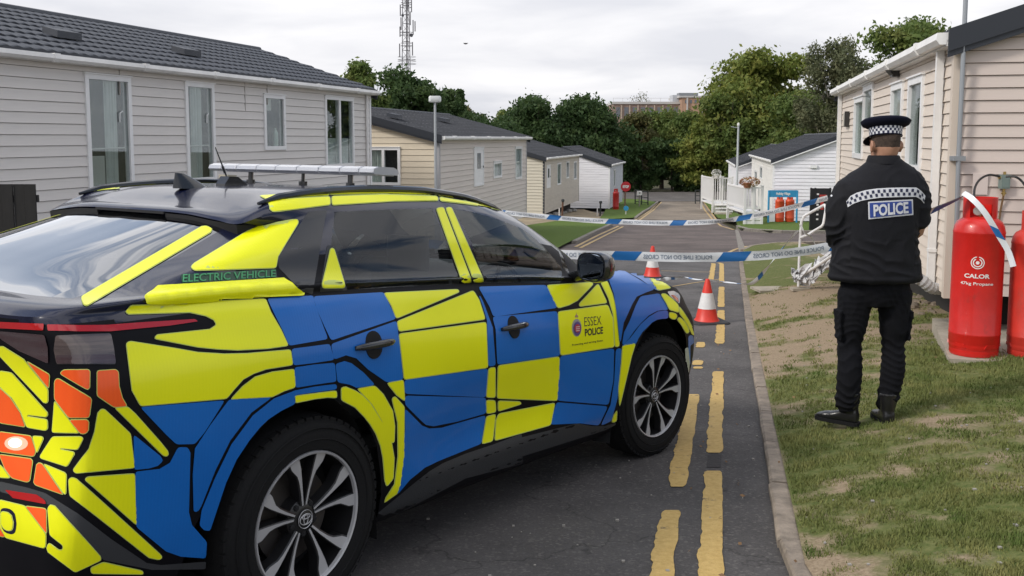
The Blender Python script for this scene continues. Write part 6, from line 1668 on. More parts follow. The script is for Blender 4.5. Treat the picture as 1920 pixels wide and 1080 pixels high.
# jacket
m = MB()
JR = [(.868, .262, .158, .005), (.885, .272, .166, .005), (.93, .272, .170, .004), (1.0, .262, .168, .002), (1.08, .250, .165, 0), (1.18, .246, .165, 0), (1.28, .250, .165, 0), (1.36, .262, .160, .012), (1.42, .268, .152, .020), (1.475, .248, .138, .030), (1.52, .205, .120, .045), (1.555, .150, .108, .050), (1.582, .112, .100, .046), (1.605, .092, .094, .040)]
m.loft([er((cx, 0.0 if z < 1.5 else (z - 1.5) * .10, z), hx, hy_, 30, p=.92) for z, hx, hy_, cx in JR])
limb(m, [(-.160, 0, 1.43), (-.212, -.008, 1.33), (-.236, -.012, 1.23), (-.228, -.002, 1.175), (-.19, .09, 1.11), (-.09, .205, 1.09)], [.088, .086, .078, .077, .070, .055], 18)
limb(m, [(.195, 0, 1.455), (.230, -.008, 1.37), (.238, -.012, 1.28), (.228, -.002, 1.225), (.19, .09, 1.15), (.085, .215, 1.12)], [.088, .085, .077, .075, .068, .055], 18)
def dj(p, n):
    v = .004 * noise.noise(p * 7)
    a = abs(p.x) > .19 and p.z > .98
    if a:
        ph = p.z * 13 + (abs(p.x) - .2) * 10 + 2.0 * noise.noise(p * 6); v += .0095 * (ridge(ph) ** 2 - .35) * (.5 + .8 * math.exp(-((p.z - 1.18) / .12) ** 2))
    else:
        ph = p.z * 6.5 - abs(p.x) * 9 + 2.6 * noise.noise(Vector((p.x * 4, p.y * 4, p.z * 5))); v += .0062 * (ridge(ph) ** 2 - .35) * (.35 + 1.0 * math.exp(-((p.z - 1.02) / .14) ** 2))
        v += .006 * math.exp(-((p.z - .895) / .014) ** 2)
    if abs(n.y) > .3 and n.y < 0 and 1.13 < p.z < 1.45 and abs(p.x) < .22: v *= .35
    return v
jk = fuse(m, 'jacket', cloth_j, .0068, person, dj, 3)
m = MB(); rr = []
for (z, k, dy) in ((1.575, 1.12, 0), (1.60, 1.05, 0), (1.618, .98, .002), (1.624, .93, .002), (1.618, .88, .002), (1.59, .88, 0)):
    rr.append(er((.034, .010 + dy, z), .091 * k, .096 * k, 28))
m.loft(rr, cap=False); m.build('collar', cloth_j, person, smooth=True, fix=False)
# print on the back of the jacket
JB = BVHTree.FromPolygons([v.co.copy() for v in jk.data.vertices], [tuple(p.vertices) for p in jk.data.polygons])
JO = -person.location
def jhit(px, py, off):
    d = pxdir(px, py).normalized(); h = JB.ray_cast(JO, d)
    if h[0] is None: return None
    n = h[1] if h[1].dot(d) < 0 else -h[1]
    return h[0] + n * off * .3 - d * off * .9
def jquad(name, rows, mt, off, sub=6):
    """surface strip between traced rows (list of point lists of the same length)"""
    m = MB(); nc = len(rows[0]); vs = []; ok = []
    for r in rows:
        for p in r:
            h = jhit(p[0], p[1], off); ok.append(h is not None); vs.append(h or Vector())
    fs = []
    for i in range(len(rows) - 1):
        for j in range(nc - 1):
            q = (i * nc + j, i * nc + j + 1, (i + 1) * nc + j + 1, (i + 1) * nc + j)
            if all(ok[k] for k in q) and max((vs[q[0]] - vs[q[1]]).length, (vs[q[0]] - vs[q[3]]).length) < .05: fs.append(q)
    m.add(vs, fs); return m
def lerp_pts(P_, t):
    d = [0]
    for i in range(1, len(P_)): d.append(d[-1] + math.dist(P_[i], P_[i - 1]))
    s = t * d[-1]; return (float(np.interp(s, d, [p[0] for p in P_])), float(np.interp(s, d, [p[1] for p in P_])))
o6 = lambda L_: [(1480 + x / 3.484, 190 + y / 3.484) for x, y in L_]
topc = o6([(372, 655), (400, 618), (440, 597), (500, 580), (570, 570), (650, 565), (740, 563), (830, 563), (862, 585), (888, 618)]); botc = o6([(382, 692), (420, 668), (470, 650), (520, 640), (590, 630), (660, 627), (740, 625), (828, 624), (856, 640), (880, 668)])
n = 60
rows = [[tuple(Vector(lerp_pts(topc, j / n)).lerp(Vector(lerp_pts(botc, j / n)), k / 4)) for j in range(n + 1)] for k in range(5)]
bnd = jquad('chequered_band', rows, whitecl, .004).build('chequered_band', whitecl, person, fix=False, smooth=True)
nc = 30
for r_ in range(2):
    for c_ in range(nc):
        if (r_ + c_) % 2: continue
        t0, t1 = (c_ + .06) / nc, (c_ + .94) / nc; v0, v1 = ((.14, .47), (.53, .86))[r_]
        rows = [[tuple(Vector(lerp_pts(topc, t0 + (t1 - t0) * j / 2)).lerp(Vector(lerp_pts(botc, t0 + (t1 - t0) * j / 2)), v0 + (v1 - v0) * k / 2)) for j in range(3)] for k in range(3)]
        q = jquad('check', rows, navycl, .0062); 
        if q.f: q.build('check', navycl, bnd, fix=False)
def jrect(name, c4, mt, off, parent, k=10):
    a, b, c, d = [Vector(p) for p in c4]     # tl tr br bl
    rows = [[tuple(a.lerp(b, j / k).lerp(d.lerp(c, j / k), i / 5)) for j in range(k + 1)] for i in range(6)]
    return jquad(name, rows, mt, off).build(name, mt, parent, fix=False, smooth=True)
bp_ = jrect('back_badge', o6([(514, 656), (806, 640), (809, 742), (517, 771)]), whitecl, .005, person)
jrect('badge_field', o6([(524, 664), (797, 650), (800, 733), (527, 761)]), bluecl, .008, bp_)
v, f = text_mesh('POLICE', 1.0, .035); x0 = min(p[0] for p in v); x1 = max(p[0] for p in v); y0 = min(p[1] for p in v); y1 = max(p[1] for p in v)
c4 = o6([(548, 675), (775, 655), (777, 731), (550, 753)]); vs = []
for p in v:
    a = (p[0] - x0) / (x1 - x0); b = 1 - (p[1] - y0) / (y1 - y0); q = Vector(c4[0]).lerp(Vector(c4[1]), a).lerp(Vector(c4[3]).lerp(Vector(c4[2]), a), b); vs.append(jhit(q.x, q.y, .012) or Vector())
m = MB(); m.add(vs, f); m.build('badge_lettering', whitecl, bp_, fix=False)
jrect('shoulder_stripe', o6([(250, 573), (258, 570), (284, 618), (274, 626)]), whitecl, .006, person, 3)
jrect('shoulder_loop', o6([(795, 400), (838, 398), (838, 412), (800, 416)]), cloth_c, .012, person, 3)
# cap: wide crown, chequered band, peak
cap = bpy.data.objects.new('cap', None); COL.objects.link(cap); cap.parent = person
cap.location = (.040, .010, 1.735); cap.rotation_euler = (math.radians(-9), math.radians(4), hy)
m = MB(); m.lathe([(.0925, .050), (.108, .056), (.130, .068), (.1385, .084), (.1385, .092), (.125, .103), (.08, .110), (.0, .113)], 40, Matrix.Diagonal((1, 1.06, 1, 1)), cap=False); m.lathe([(.1385, .084), (.1405, .088), (.1385, .092)], 40, Matrix.Diagonal((1, 1.06, 1, 1)), cap=False); m.build('crown', cloth_c, cap, smooth=True, angle=60)
m = MB(); nb = 44
for r_ in range(3):
    z0_, z1_ = .006 + r_ * .0150, .006 + (r_ + 1) * .0150; r0_, r1_ = .0895 + r_ * .0013, .0895 + (r_ + 1) * .0013
    for c_ in range(nb):
        a0, a1 = 2 * math.pi * c_ / nb, 2 * math.pi * (c_ + 1) / nb
        m.add([(r0_ * math.cos(a0), r0_ * 1.07 * math.sin(a0), z0_), (r0_ * math.cos(a1), r0_ * 1.07 * math.sin(a1), z0_), (r1_ * math.cos(a1), r1_ * 1.07 * math.sin(a1), z1_), (r1_ * math.cos(a0), r1_ * 1.07 * math.sin(a0), z1_)], [(0, 1, 2, 3)], (r_ + c_) % 2)
m.build('chequered_band', [whitecl, navycl], cap, fix=False)
m = MB(); m.lathe([(.0915, -.002), (.0925, .004), (.089, .005), (.088, -.002)], 40, Matrix.Diagonal((1, 1.07, 1, 1)), cap=False); m.build('band_edge', cloth_c, cap, smooth=True)
m = MB(); vs = []; K = 16
for i in range(K + 1):
    a = math.radians(20 + 140 * i / K)
    for k in range(5):
        t_ = k / 4; rr_ = .090 + .052 * t_ * math.sin(math.pi * i / K) ** .6; vs.append((rr_ * math.cos(a), rr_ * 1.07 * math.sin(a), .006 - .040 * t_ ** 1.2 * math.sin(math.pi * i / K) ** .7))
m.add(vs, [(i * 5 + k, (i + 1) * 5 + k, (i + 1) * 5 + k + 1, i * 5 + k + 1) for i in range(K) for k in range(4)]); m.build('peak', cloth_c, cap, smooth=True, fix=False)
# boots
def boot(x, y, rot):
    M_ = Matrix.Translation((x, y, -.015)) @ Matrix.Rotation(rot, 4, 'Z'); m = MB()
    prof = [(-.095, .030, .02, .07), (-.085, .038, .01, .115), (-.05, .041, .008, .125), (-.01, .041, .008, .115), (.04, .042, .008, .085), (.09, .047, .008, .068), (.14, .048, .008, .058), (.175, .040, .012, .046), (.195, .022, .016, .034)]
    rg_ = []
    for (yy, hw, z0_, z1_) in prof:
        rg_.append([M_ @ Vector((hw * math.copysign(abs(math.cos(a)) ** .7, math.cos(a)), yy, z0_ + (z1_ - z0_) * (.5 + .5 * math.copysign(abs(math.sin(a)) ** .8, math.sin(a))))) for a in [6.283 * j / 16 for j in range(16)]])
    m.loft(rg_)
    m.tube([M_ @ Vector((0, -.045, .09)), M_ @ Vector((0, -.042, .20))], [.046, .052], 14)
    k_ = .90; c0_ = Vector((x, y, 0)); m.v = [tuple(c0_ + (Vector(q) - c0_) * k_) if q[2] < .14 else q for q in m.v]
    o = fuse(m, 'boot', leather, .006, person, lambda p, n: .002 * noise.noise(p * 30), 3)
    m = MB(); P_ = [(-.042, -.085), (-.03, -.104), (.03, -.104), (.042, -.085), (.041, -.02), (.045, .03), (.051, .09), (.051, .15), (.038, .19), (.012, .206), (-.012, .206), (-.038, .19), (-.051, .15), (-.051, .09), (-.045, .03), (-.041, -.02)]
    m.prism([M_ @ Vector((a * .9, b * .9, -.002)) for a, b in P_], (0, 0, .022)); m.build('sole', rubber, o)
boot(-.152, -.0, math.radians(48)); boot(.098, .0, math.radians(-3))
# ================================================================ street furniture and props
red_m = mat('red cylinder paint', (.56, .014, .010), rough=.36, coat=.15, var=.16, vscale=3, bump=.10, bscale=40, grime=((.20, .03, .02), 7, (1, 1, .6), .60, .72, .55))
red_w = mat('faded red cylinder paint', (.55, .035, .022), rough=.5, var=.22, vscale=3, bump=.1, bscale=40, grime=((.28, .07, .05), 6, (1, 1, .5), .52, .70, .6))
ora_c = mat('orange red cylinder paint', (.62, .075, .02), rough=.45, var=.18, vscale=4)
brass = mat('brass valve', (.45, .32, .12), rough=.3, metal=.9); hose_m = mat('black rubber hose', (.012, .012, .013), rough=.5); white_p = mat('white print', (.75, .73, .70), rough=.5)
steel_w = mat('white painted tube', (.70, .69, .68), rough=.4, var=.1, vscale=8); stone_m = mat('cement slab', (.33, .29, .23), rough=.95, var=.2, vscale=9, bump=.3, bscale=60)
def cylinder(label, x, y, z, R, Hh, mt, group=None, rot=0.0, detail=True, lettering_=True, scale_top=1.0):
    t = thing('gas_cylinder', label, 'gas cylinder', (x, y, z), rot, group)
    k = Hh / 1.255
    m = MB(); m.lathe([(R * .90, .03), (R * .965, .05), (R * .985, .085), (R * .985, .10), (R, .105), (R, .165 * k), (R * 1.012, .17 * k), (R * 1.012, .18 * k), (R, .185 * k), (R, .97 * k), (R * 1.010, .975 * k), (R * 1.010, .985 * k), (R * .995, .995 * k), (R * .96, 1.03 * k), (R * .86, 1.065 * k), (R * .66, 1.092 * k), (R * .35, 1.105 * k), (.02, 1.108 * k)], 40 if detail else 20, cap=False)
    m.build('body', mt, t, smooth=True, angle=50)
    m = MB(); m.lathe([(R * .93, .0), (R * .96, .012), (R * .96, .075), (R * .93, .085), (R * .91, .0)], 32 if detail else 16, cap=False)
    m.build('foot_ring', mt, t, smooth=True, angle=40)
    if detail:
        for a in range(5):      # notched skirt lugs
            m = MB(); A = a * 2 * math.pi / 5 + .3; P_ = [Vector((R * .985 * math.cos(A + d_), R * .985 * math.sin(A + d_), h_)) for d_, h_ in ((-.28, .072), (-.2, .10), (.2, .10), (.28, .072))]; m.prism(P_, Vector((math.cos(A), math.sin(A), 0)) * .006); m.build('lug', mt, t)
    # shroud: open collar with a window towards the front
    m = MB(); n = 36; ri = R * .66; vs = []; gap = math.radians(38)
    for i in range(n + 1):
        a = -math.pi / 2 + gap + (2 * math.pi - 2 * gap) * i / n
        for r_, z_ in ((ri, 1.06 * k), (ri, 1.235 * k), (ri, Hh), (ri - .006, Hh), (ri - .006, 1.06 * k)): vs.append((r_ * math.cos(a), r_ * math.sin(a), z_))
    m.add(vs, [(i * 5 + j, (i + 1) * 5 + j, (i + 1) * 5 + j + 1, i * 5 + j + 1) for i in range(n) for j in range(4)])
    for s in (-1, 1):       # top bridge and lower band across the opening
        pass
    vs = []
    for i in range(9):
        a = -math.pi / 2 - gap + 2 * gap * i / 8
        for r_, z_ in ((ri, 1.205 * k), (ri, Hh), (ri - .006, Hh), (ri - .006, 1.205 * k)): vs.append((r_ * math.cos(a), r_ * math.sin(a), z_))
    m.add(vs, [(i * 4 + j, (i + 1) * 4 + j, (i + 1) * 4 + (j + 1) % 4, i * 4 + (j + 1) % 4) for i in range(8) for j in range(4)])
    vs = []
    for i in range(9):
        a = -math.pi / 2 - gap + 2 * gap * i / 8
        for r_, z_ in ((ri, 1.05 * k), (ri, 1.10 * k), (ri - .006, 1.10 * k), (ri - .006, 1.05 * k)): vs.append((r_ * math.cos(a), r_ * math.sin(a), z_))
    m.add(vs, [(i * 4 + j, (i + 1) * 4 + j, (i + 1) * 4 + (j + 1) % 4, i * 4 + (j + 1) % 4) for i in range(8) for j in range(4)])
    m.build('shroud', mt, t, smooth=True, angle=40, fix=False)
    m = MB(); m.lathe([(.022, 1.09 * k), (.022, 1.13 * k), (.014, 1.14 * k), (.014, 1.17 * k), (.03, 1.175 * k), (.03, 1.19 * k), (.008, 1.195 * k)], 14); m.tube([(0, 0, 1.155 * k), (-.0, -.06, 1.155 * k)], .012, 8); m.build('valve', brass, t, smooth=True)
    m = MB(); m.lathe([(.034, -.006), (.036, 0), (.030, .006), (.01, .008)], 16, Matrix.Translation((-.02, -.075, 1.15 * k)) @ Matrix.Rotation(math.radians(90), 4, 'X')); m.build('valve_wheel', mat('grey valve knob', (.4, .39, .36), rough=.5), t, smooth=True)
    return t
def wrap_text(t, s, zc, h, R, a_c, mt, bold=0.0, wmax=None, name='lettering'):
    v, f = text_mesh(s, 1.0, bold); x0 = min(p[0] for p in v); x1 = max(p[0] for p in v); y0 = min(p[1] for p in v); y1 = max(p[1] for p in v)
    w = wmax or (x1 - x0) * h / (y1 - y0); vs = []
    for p in v:
        u = ((p[0] - x0) / (x1 - x0) - .5) * w; a = a_c + u / R; vs.append((R * math.cos(a), R * math.sin(a), zc + ((p[1] - y0) / (y1 - y0) - .5) * h))
    m = MB(); m.add(vs, f); m.build(name, mt, t, fix=False)
Yc = 7.5; pc = at(1825, 660, Yc)
pad = [at(1747, 620, 9.0), at(1780, 664, 7.32), at(2050, 676, 7.1), at(2100, 600, 8.3), at(1930, 585, 9.0)]
m = MB(); m.prism([Vector((p.x, p.y, pc.z - .012)) for p in pad][::-1], (0, 0, -.25)); tag(m.build('concrete_slab', stone_m), kind='structure')
cyl = cylinder('tall bright red propane cylinder at the beige home corner with white lettering facing', pc.x, Yc, pc.z - .01, .1875, (660 - 362) / 1800 * Yc * 1.0, red_m, 'tall gas cylinders by the beige home', rot=math.radians(-22))
Hc = (660 - 362) / 1800 * Yc
zl = lambda py: (660 - py) / 1800 * Yc
ac = math.atan2(-Yc, -pc.x) + math.radians(22); Rr = .1892
wrap_text(cyl, 'CALOR', zl(506), .034, Rr, ac, white_p, .03, wmax=.185)
wrap_text(cyl, '47kg Propane', zl(521), .030, Rr, ac, white_p, .012, wmax=.245)
m = MB()       # ring emblem: two circles open at the top and a drop
def arc_band(m, r0, r1, a0, a1, zc, n=26):
    vs = []
    for i in range(n + 1):
        a = a0 + (a1 - a0) * i / n
        for r_ in (r0, r1):
            u = r_ * math.cos(a); A = ac + u / Rr; vs.append((Rr * math.cos(A), Rr * math.sin(A), zc + r_ * math.sin(a)))
    m.add(vs, [(2 * i, 2 * i + 2, 2 * i + 3, 2 * i + 1) for i in range(n)])
zc_ = zl(481)
arc_band(m, .042, .049, math.radians(100), math.radians(440), zc_); arc_band(m, .026, .034, math.radians(115), math.radians(425), zc_); arc_band(m, .0, .013, 0, 2 * math.pi, zc_)
m.build('emblem', white_p, cyl, fix=False)
pd = at(1931, 663, 7.42)
cyl2 = cylinder('faded red gas cylinder at the right frame edge, cut off by it', pd.x + .02, 7.42, pd.z - .01, .1875, (663 - 388) / 1800 * 7.42, red_w, 'tall gas cylinders by the beige home', rot=math.radians(12))
Rr = .1892; wrap_text(cyl2, 'CALOR', (663 - 548) / 1800 * 7.42, .034, Rr, math.atan2(-7.4, -pd.x) - math.radians(12) + .25, white_p, .03, wmax=.185)
# regulator on the gable wall with hoses to both cylinders
yg = YR + math.pi / 2
def on_gable(px, py, out=.05):
    s, z = ray_wall(CRr, yg, px, py); d = pxdir(px, py); n = Vector((math.sin(yg), math.cos(yg))); nn = Vector((-math.sin(YR), -math.cos(YR), 0))
    return Vector((CRr.x + math.sin(yg) * s, CRr.y + math.cos(yg) * s, z)) + nn * out
rg = on_gable(1880, 340); t = thing('gas_regulator', 'grey gas regulator on the beige gable with black hoses to the red cylinders', 'regulator', rg)
grm = mat('grey green regulator', (.20, .26, .24), rough=.45, metal=.3)
m = MB(); m.box((-.036, -.03, -.06), (.036, .03, .06)); m.prism([(-.03, -.034, -.05), (.03, -.034, -.05), (.02, -.034, .03), (-.02, -.034, .03)], (0, .006, 0)); m.build('regulator_body', grm, t)
m = MB(); m.tube([(0, 0, .06), (0, 0, .085)], [.012, .012], 8); m.tube([(0, 0, -.06), (0, 0, -.12)], .012, 8); m.tube([(-.02, 0, -.10), (.02, 0, -.10)], .008, 6); m.tube([(-.05, 0, .035), (.05, 0, .035)], .014, 8); m.build('fitting', brass, t, smooth=True)
m = MB(); m.tube([(0, .0, -.12), (-.01, .02, -.25), (-.03, .02, -.5), (-.05, .02, -.62)], .009, 8); m.build('copper_pipe', mat('copper pipe', (.30, .20, .11), rough=.4, metal=.8), t, smooth=True)
def smoothpath(P_, k=7):
    P_ = [Vector(p) for p in P_]; o = []
    for i in range(len(P_) - 1):
        p0 = P_[max(i - 1, 0)]; p1 = P_[i]; p2 = P_[i + 1]; p3 = P_[min(i + 2, len(P_) - 1)]
        for j in range(k):
            u = j / k; o.append(.5 * ((2 * p1) + (p2 - p0) * u + (2 * p0 - 5 * p1 + 4 * p2 - p3) * u * u + (3 * p1 - p0 - 3 * p2 + p3) * u ** 3))
    o.append(P_[-1]); return o
for pts in ([(1874, 331, 8.1), (1855, 328, 8.05), (1838, 336, 7.95), (1828, 352, 7.75), (1826, 375, 7.5)], [(1886, 331, 8.0), (1905, 332, 7.95), (1920, 345, 7.9), (1932, 372, 7.6), (1934, 395, 7.42)]):
    m = MB(); m.tube([p - rg for p in smoothpath([at(*q) for q in pts])], .0095, 8); m.build('hose', hose_m, t, smooth=True)
q = on_gable(1836, 345, .03); t = thing('wall_notice', 'pale blank plastic plate behind the bright red cylinder top', 'notice', q, math.pi / 2 - yg); m = MB(); m.box((-.06, -.006, -.09), (.06, .006, .09)); m.build('plate', mat('pale plate', (.62, .54, .50), rough=.4), t)
# cast concrete foot, stones and a flexible duct by the beige home's base
r = random.Random(9)
for k in range(16):
    px, py = r.uniform(1712, 1772), r.uniform(548, 585); p = gpx(px, py, .38); s = r.uniform(.03, .075)
    m = MB(); m.lathe([(s * .3, -s * .4), (s * .95, -s * .15), (s * .8, s * .35), (s * .2, s * .55)], 7, Matrix.Rotation(r.random() * 3, 4, 'Z') @ Matrix.Diagonal((1.2, .8, .9, 1))); m.add([], [])
    o = m.build('stone', mat('field stone', (.20, .16, .12), rough=.95, var=.4, vscale=6)); o.location = (p.x, p.y, lawn(p.x, p.y) + s * .2)
    tag(o, 'rough brown stone among rubble at the foot of the beige home', 'stone', 'stones at the foot of the beige home')
t = thing('flexible_duct', 'grey ribbed flexible hose end at the beige home base, right of the officer', 'hose', at(1735, 535, 8.6)); m = MB()
P_ = smoothpath([Vector((-.22, .1, .10)), Vector((-.06, .0, .06)), Vector((.05, .0, -.02)), Vector((.16, .05, -.04))]); m.tube(P_, [.05 + .006 * (i % 2) for i in range(len(P_))], 12); m.build('duct', mat('grey duct', (.42, .42, .42), rough=.6), t, smooth=False)

# ---- police tape
tw = mat('white tape plastic', (.66, .68, .70), rough=.35, trans=.0); tb = mat('blue tape print', (.02, .13, .36), rough=.35); tt = mat('grey tape lettering', (.16, .20, .26), rough=.5)
def ribbon_path(P_, w, twist, sag=0):
    P_ = smoothpath(P_, 14); d = [0]
    for i in range(1, len(P_)): d.append(d[-1] + (P_[i] - P_[i - 1]).length)
    D = np.array(d); A = np.array([tuple(p) for p in P_])
    def fr(s):
        s = min(max(s, 0), D[-1]); c = Vector([float(np.interp(s, D, A[:, k])) for k in range(3)]); c2 = Vector([float(np.interp(min(s + .03, D[-1]), D, A[:, k])) for k in range(3)]); c1 = Vector([float(np.interp(max(s - .03, 0), D, A[:, k])) for k in range(3)])
        t = (c2 - c1).normalized(); u = Vector((0, 0, 1)); u = (u - t * u.dot(t)).normalized(); nrm = t.cross(u); a = twist(s / D[-1], s)
        return c, u * math.cos(a) + nrm * math.sin(a), t, nrm * math.cos(a) - u * math.sin(a)
    return D[-1], fr
def tape(label, P_, w=.075, twist=lambda t, s: 0, period=1.0, blue=.26, text=True, off0=0.0, group='police tape lines', lettering_size=.030, slant=.06, nrow=4, front=-1):
    Ls, fr = ribbon_path(P_, w, twist)
    t = thing('police_tape', label, 'tape', (0, 0, 0), 0, group)
    def strip(name, s0, s1, v0, v1, mt, off, par, sl=0.0, ds=.05):
        n = max(2, int((s1 - s0) / ds)); m = MB(); vs = []
        for i in range(n + 1):
            for j in range(nrow + 1):
                v = v0 + (v1 - v0) * j / nrow; s = s0 + (s1 - s0) * i / n + sl * v
                c, u, tt_, nn = fr(s); wob = .004 * math.sin(s * 9 + j) + .003 * noise.noise(Vector((s * 6, j, 0)))
                vs.append(c + u * (v * w) + nn * (wob + off))
        m.add(vs, [(i * (nrow + 1) + j, (i + 1) * (nrow + 1) + j, (i + 1) * (nrow + 1) + j + 1, i * (nrow + 1) + j + 1) for i in range(n) for j in range(nrow)])
        return m.build(name, mt, par, smooth=True, fix=False)
    base = strip('ribbon', 0, Ls, -.5, .5, tw, 0, t)
    s = off0; k = 0
    while s < Ls:
        a, b = max(s, 0), min(s + blue, Ls)
        if b - a > .03: 
            for o_ in (.0016, -.0016): strip('blue_band', a, b, -.5, .5, tb, o_, base, slant)
        if text and s + blue + .06 < Ls:
            v, f = text_mesh('POLICE LINE DO NOT CROSS', 1.0, .012); x0 = min(p[0] for p in v); x1 = max(p[0] for p in v); y0 = min(p[1] for p in v); y1 = max(p[1] for p in v)
            wl_ = period - blue - .10; vs = []
            for p in v:
                uu = s + blue + .04 + (1 - (p[0] - x0) / (x1 - x0)) * wl_; vv = ((p[1] - y0) / (y1 - y0) - .5) * .46
                c, u, tt_, nn = fr(uu); j = (vv + .5) * nrow; wob = .004 * math.sin(uu * 9 + j) + .003 * noise.noise(Vector((uu * 6, round(j), 0)))
                vs.append((c + u * (vv * w) + nn * wob, nn))
            m = MB(); m.add([a + b * .0034 for a, b in vs], f); m.add([a - b * .0034 for a, b in vs], f); m.build('lettering', tt, base, fix=False)
        s += period
    return t
tape('nearest blue and white tape, stretched behind the car bonnet to the officer', [at(480, 415, 8.6), at(760, 452, 8.3), at(1000, 474, 8.0), at(1150, 479, 7.75), at(1300, 482.5, 7.6), at(1440, 478, 7.5), at(1552, 463, 7.45), at(1640, 437, 7.5), at(1735, 400, 7.5), at(1812, 366, 7.42)], off0=-.20, period=.86, blue=.22, twist=lambda t, s: .05 * math.sin(s * 3) + (1.2 * max(0, (t - .83) / .17)) + .12)
tape('upper blue and white tape across the lane, from the yard to the white frame', [at(940, 398, 15), at(1040, 408, 14.6), at(1120, 414, 14.3), at(1240, 418, 14.1), at(1330, 416, 14.0), at(1384, 410, 13.9), at(1440, 399, 13.8), at(1500, 385, 13.8), at(1552, 371, 13.8)], period=.95, blue=.20, off0=-.15, twist=lambda t, s: .15 * math.sin(s * 1.7) + .9 * math.exp(-((t - .70) / .03) ** 2), text=True)
tape('low slack twisted tape running along the road past both cones', [at(1218, 524, 17.6), at(1262, 522, 16.8), at(1282, 519, 16.5), at(1300, 523, 16.2), at(1345, 527, 15.4), at(1388, 532, 14.7), at(1412, 530, 14.4), at(1440, 500, 14.2), at(1470, 462, 14.1), at(1496, 432, 14.0)], w=.06, period=.55, blue=.12, off0=.25, text=False, twist=lambda t, s: 1.35 + .5 * math.sin(s * 5) - 1.2 * math.exp(-((s - .62) / .12) ** 2))
tape('short tape end hanging from the bright red cylinder top', [at(1806, 362, 7.38), at(1822, 372, 7.28), at(1846, 398, 7.22), at(1872, 440, 7.20), at(1890, 470, 7.18), at(1900, 500, 7.15)], w=.042, period=.62, blue=.10, off0=.38, text=False, twist=lambda t, s: -.5 + 1.6 * (.5 - abs(t - .55)), group='police tape lines')
tape('crumpled tape tied round the white frame upright', [at(1500, 420, 13.9), at(1508, 436, 13.8), at(1522, 446, 13.9), at(1530, 462, 14.0), at(1545, 474, 14.0), at(1556, 470, 14.0)], w=.07, period=2, blue=.1, off0=3, text=False, twist=lambda t, s: 1.0 + 2.2 * t)
# ---- traffic cones
cone_r = mat('red cone plastic', (.62, .035, .02), rough=.45, var=.15, vscale=5); cone_w = mat('white cone sleeve', (.66, .65, .64), rough=.35, var=.1, vscale=20); cone_b = mat('black cone base', (.02, .02, .022), rough=.7)
def cone(px, py, top, label):
    p = gpx(px, py); s = 1.0; Hh = (py - top) / 1800 * p.y * 1.01; t = thing('traffic_cone', label, 'traffic cone', (p.x, p.y, Zr(p.y)), .2, 'traffic cones on the road'); k = Hh
    rb = .165 * k / .6; rt = .028 * k / .6
    R_ = lambda z: rb + (rt - rb) * z / k
    m = MB(); m.loft([[Vector((x * .235 * f_, y * .235 * f_, z)) for x, y in ((-1, -.8), (-.8, -1), (.8, -1), (1, -.8), (1, .8), (.8, 1), (-.8, 1), (-1, .8))] for z, f_ in ((0, 1), (.022, 1), (.034, .93))]); m.build('base', cone_b, t)
    m = MB(); m.lathe([(rb * 1.06, .03), (R_(.06), .06), (R_(.34 * k), .34 * k)], 24, cap=False); m.build('body', cone_r, t, smooth=True)
    m = MB(); m.lathe([(R_(.34 * k) + .003, .335 * k), (R_(.69 * k) + .003, .69 * k)], 24, cap=False); m.build('sleeve', cone_w, t, smooth=True)
    m = MB(); m.lathe([(R_(.69 * k), .69 * k), (R_(.97 * k), .97 * k), (R_(k) * .9, k), (R_(k) * .5, k * .985)], 24, cap=False); m.build('tip', cone_r, t, smooth=True)
cone(1325, 605, 522, 'red and white traffic cone standing in the open left of the yellow line')
cone(1223, 520, 461, 'red and white traffic cone farther off, half hidden by the car bonnet')
# ---- white tubular frame with draped plastic
fb = at(1497, 537, 14.0); t = thing('tubular_frame', 'leaning white tubular frame left of the officer, tape tied to it', 'frame', fb)
m = MB(); m.tube([p - fb for p in [at(1497, 537, 14), at(1499, 470, 14), at(1501, 436, 14), at(1503, 415, 14), at(1508, 405, 14), at(1546, 384, 13.7)]], .020, 8); m.build('upright', steel_w, t, smooth=True)
m = MB(); m.tube([p - fb for p in [at(1546, 384, 13.7), at(1549, 392, 13.6), at(1544, 420, 13.6), at(1540, 425, 13.6), at(1515, 440, 13.9), at(1500, 446, 14)]], .020, 8); m.build('arm', steel_w, t, smooth=True)
m = MB(); m.tube([p - fb for p in [at(1502, 517, 14), at(1530, 500, 13.6), at(1562, 478, 13.2)]], .022, 8); m.build('lower_arm', steel_w, t, smooth=True)
m = MB(); m.box((-.10, -.08, -.06), (.18, .08, -.02)); m.build('foot_plate', stone_m, t)
def sheet():
    c = [(1487, 508, 14.0), (1500, 503, 13.9), (1520, 500, 13.8), (1540, 480, 13.6), (1572, 460, 13.3)]; d_ = [(1486, 520, 14.1), (1500, 534, 14.0), (1514, 532, 13.9), (1540, 512, 13.6), (1572, 492, 13.3)]
    a = smoothpath([at(*q) for q in c], 8); b = smoothpath([at(*q) for q in d_], 8); n = len(a); m = MB(); vs = []; k = 12
    for i in range(n):
        for j in range(k + 1):
            p = a[i].lerp(b[i], j / k); q = Vector((p.x * 5, j * .55, i * .3)); vs.append(p + Vector((.09 * noise.noise(q), .22 * noise.noise(q + Vector((9, 0, 0))), .11 * noise.noise(q + Vector((0, 9, 0))) + .05 * noise.noise(q * 3))))
    m.add(vs, [(i * (k + 1) + j, (i + 1) * (k + 1) + j, (i + 1) * (k + 1) + j + 1, i * (k + 1) + j + 1) for i in range(n - 1) for j in range(k)])
    o = m.build('plastic_sheet', mat('crumpled white plastic', (.62, .62, .63), rough=.35, trans=.1), None, smooth=True, angle=50, fix=False)
    tag(o, 'crumpled white plastic sheet hanging on the frame left of the officer', 'plastic sheet')
sheet()
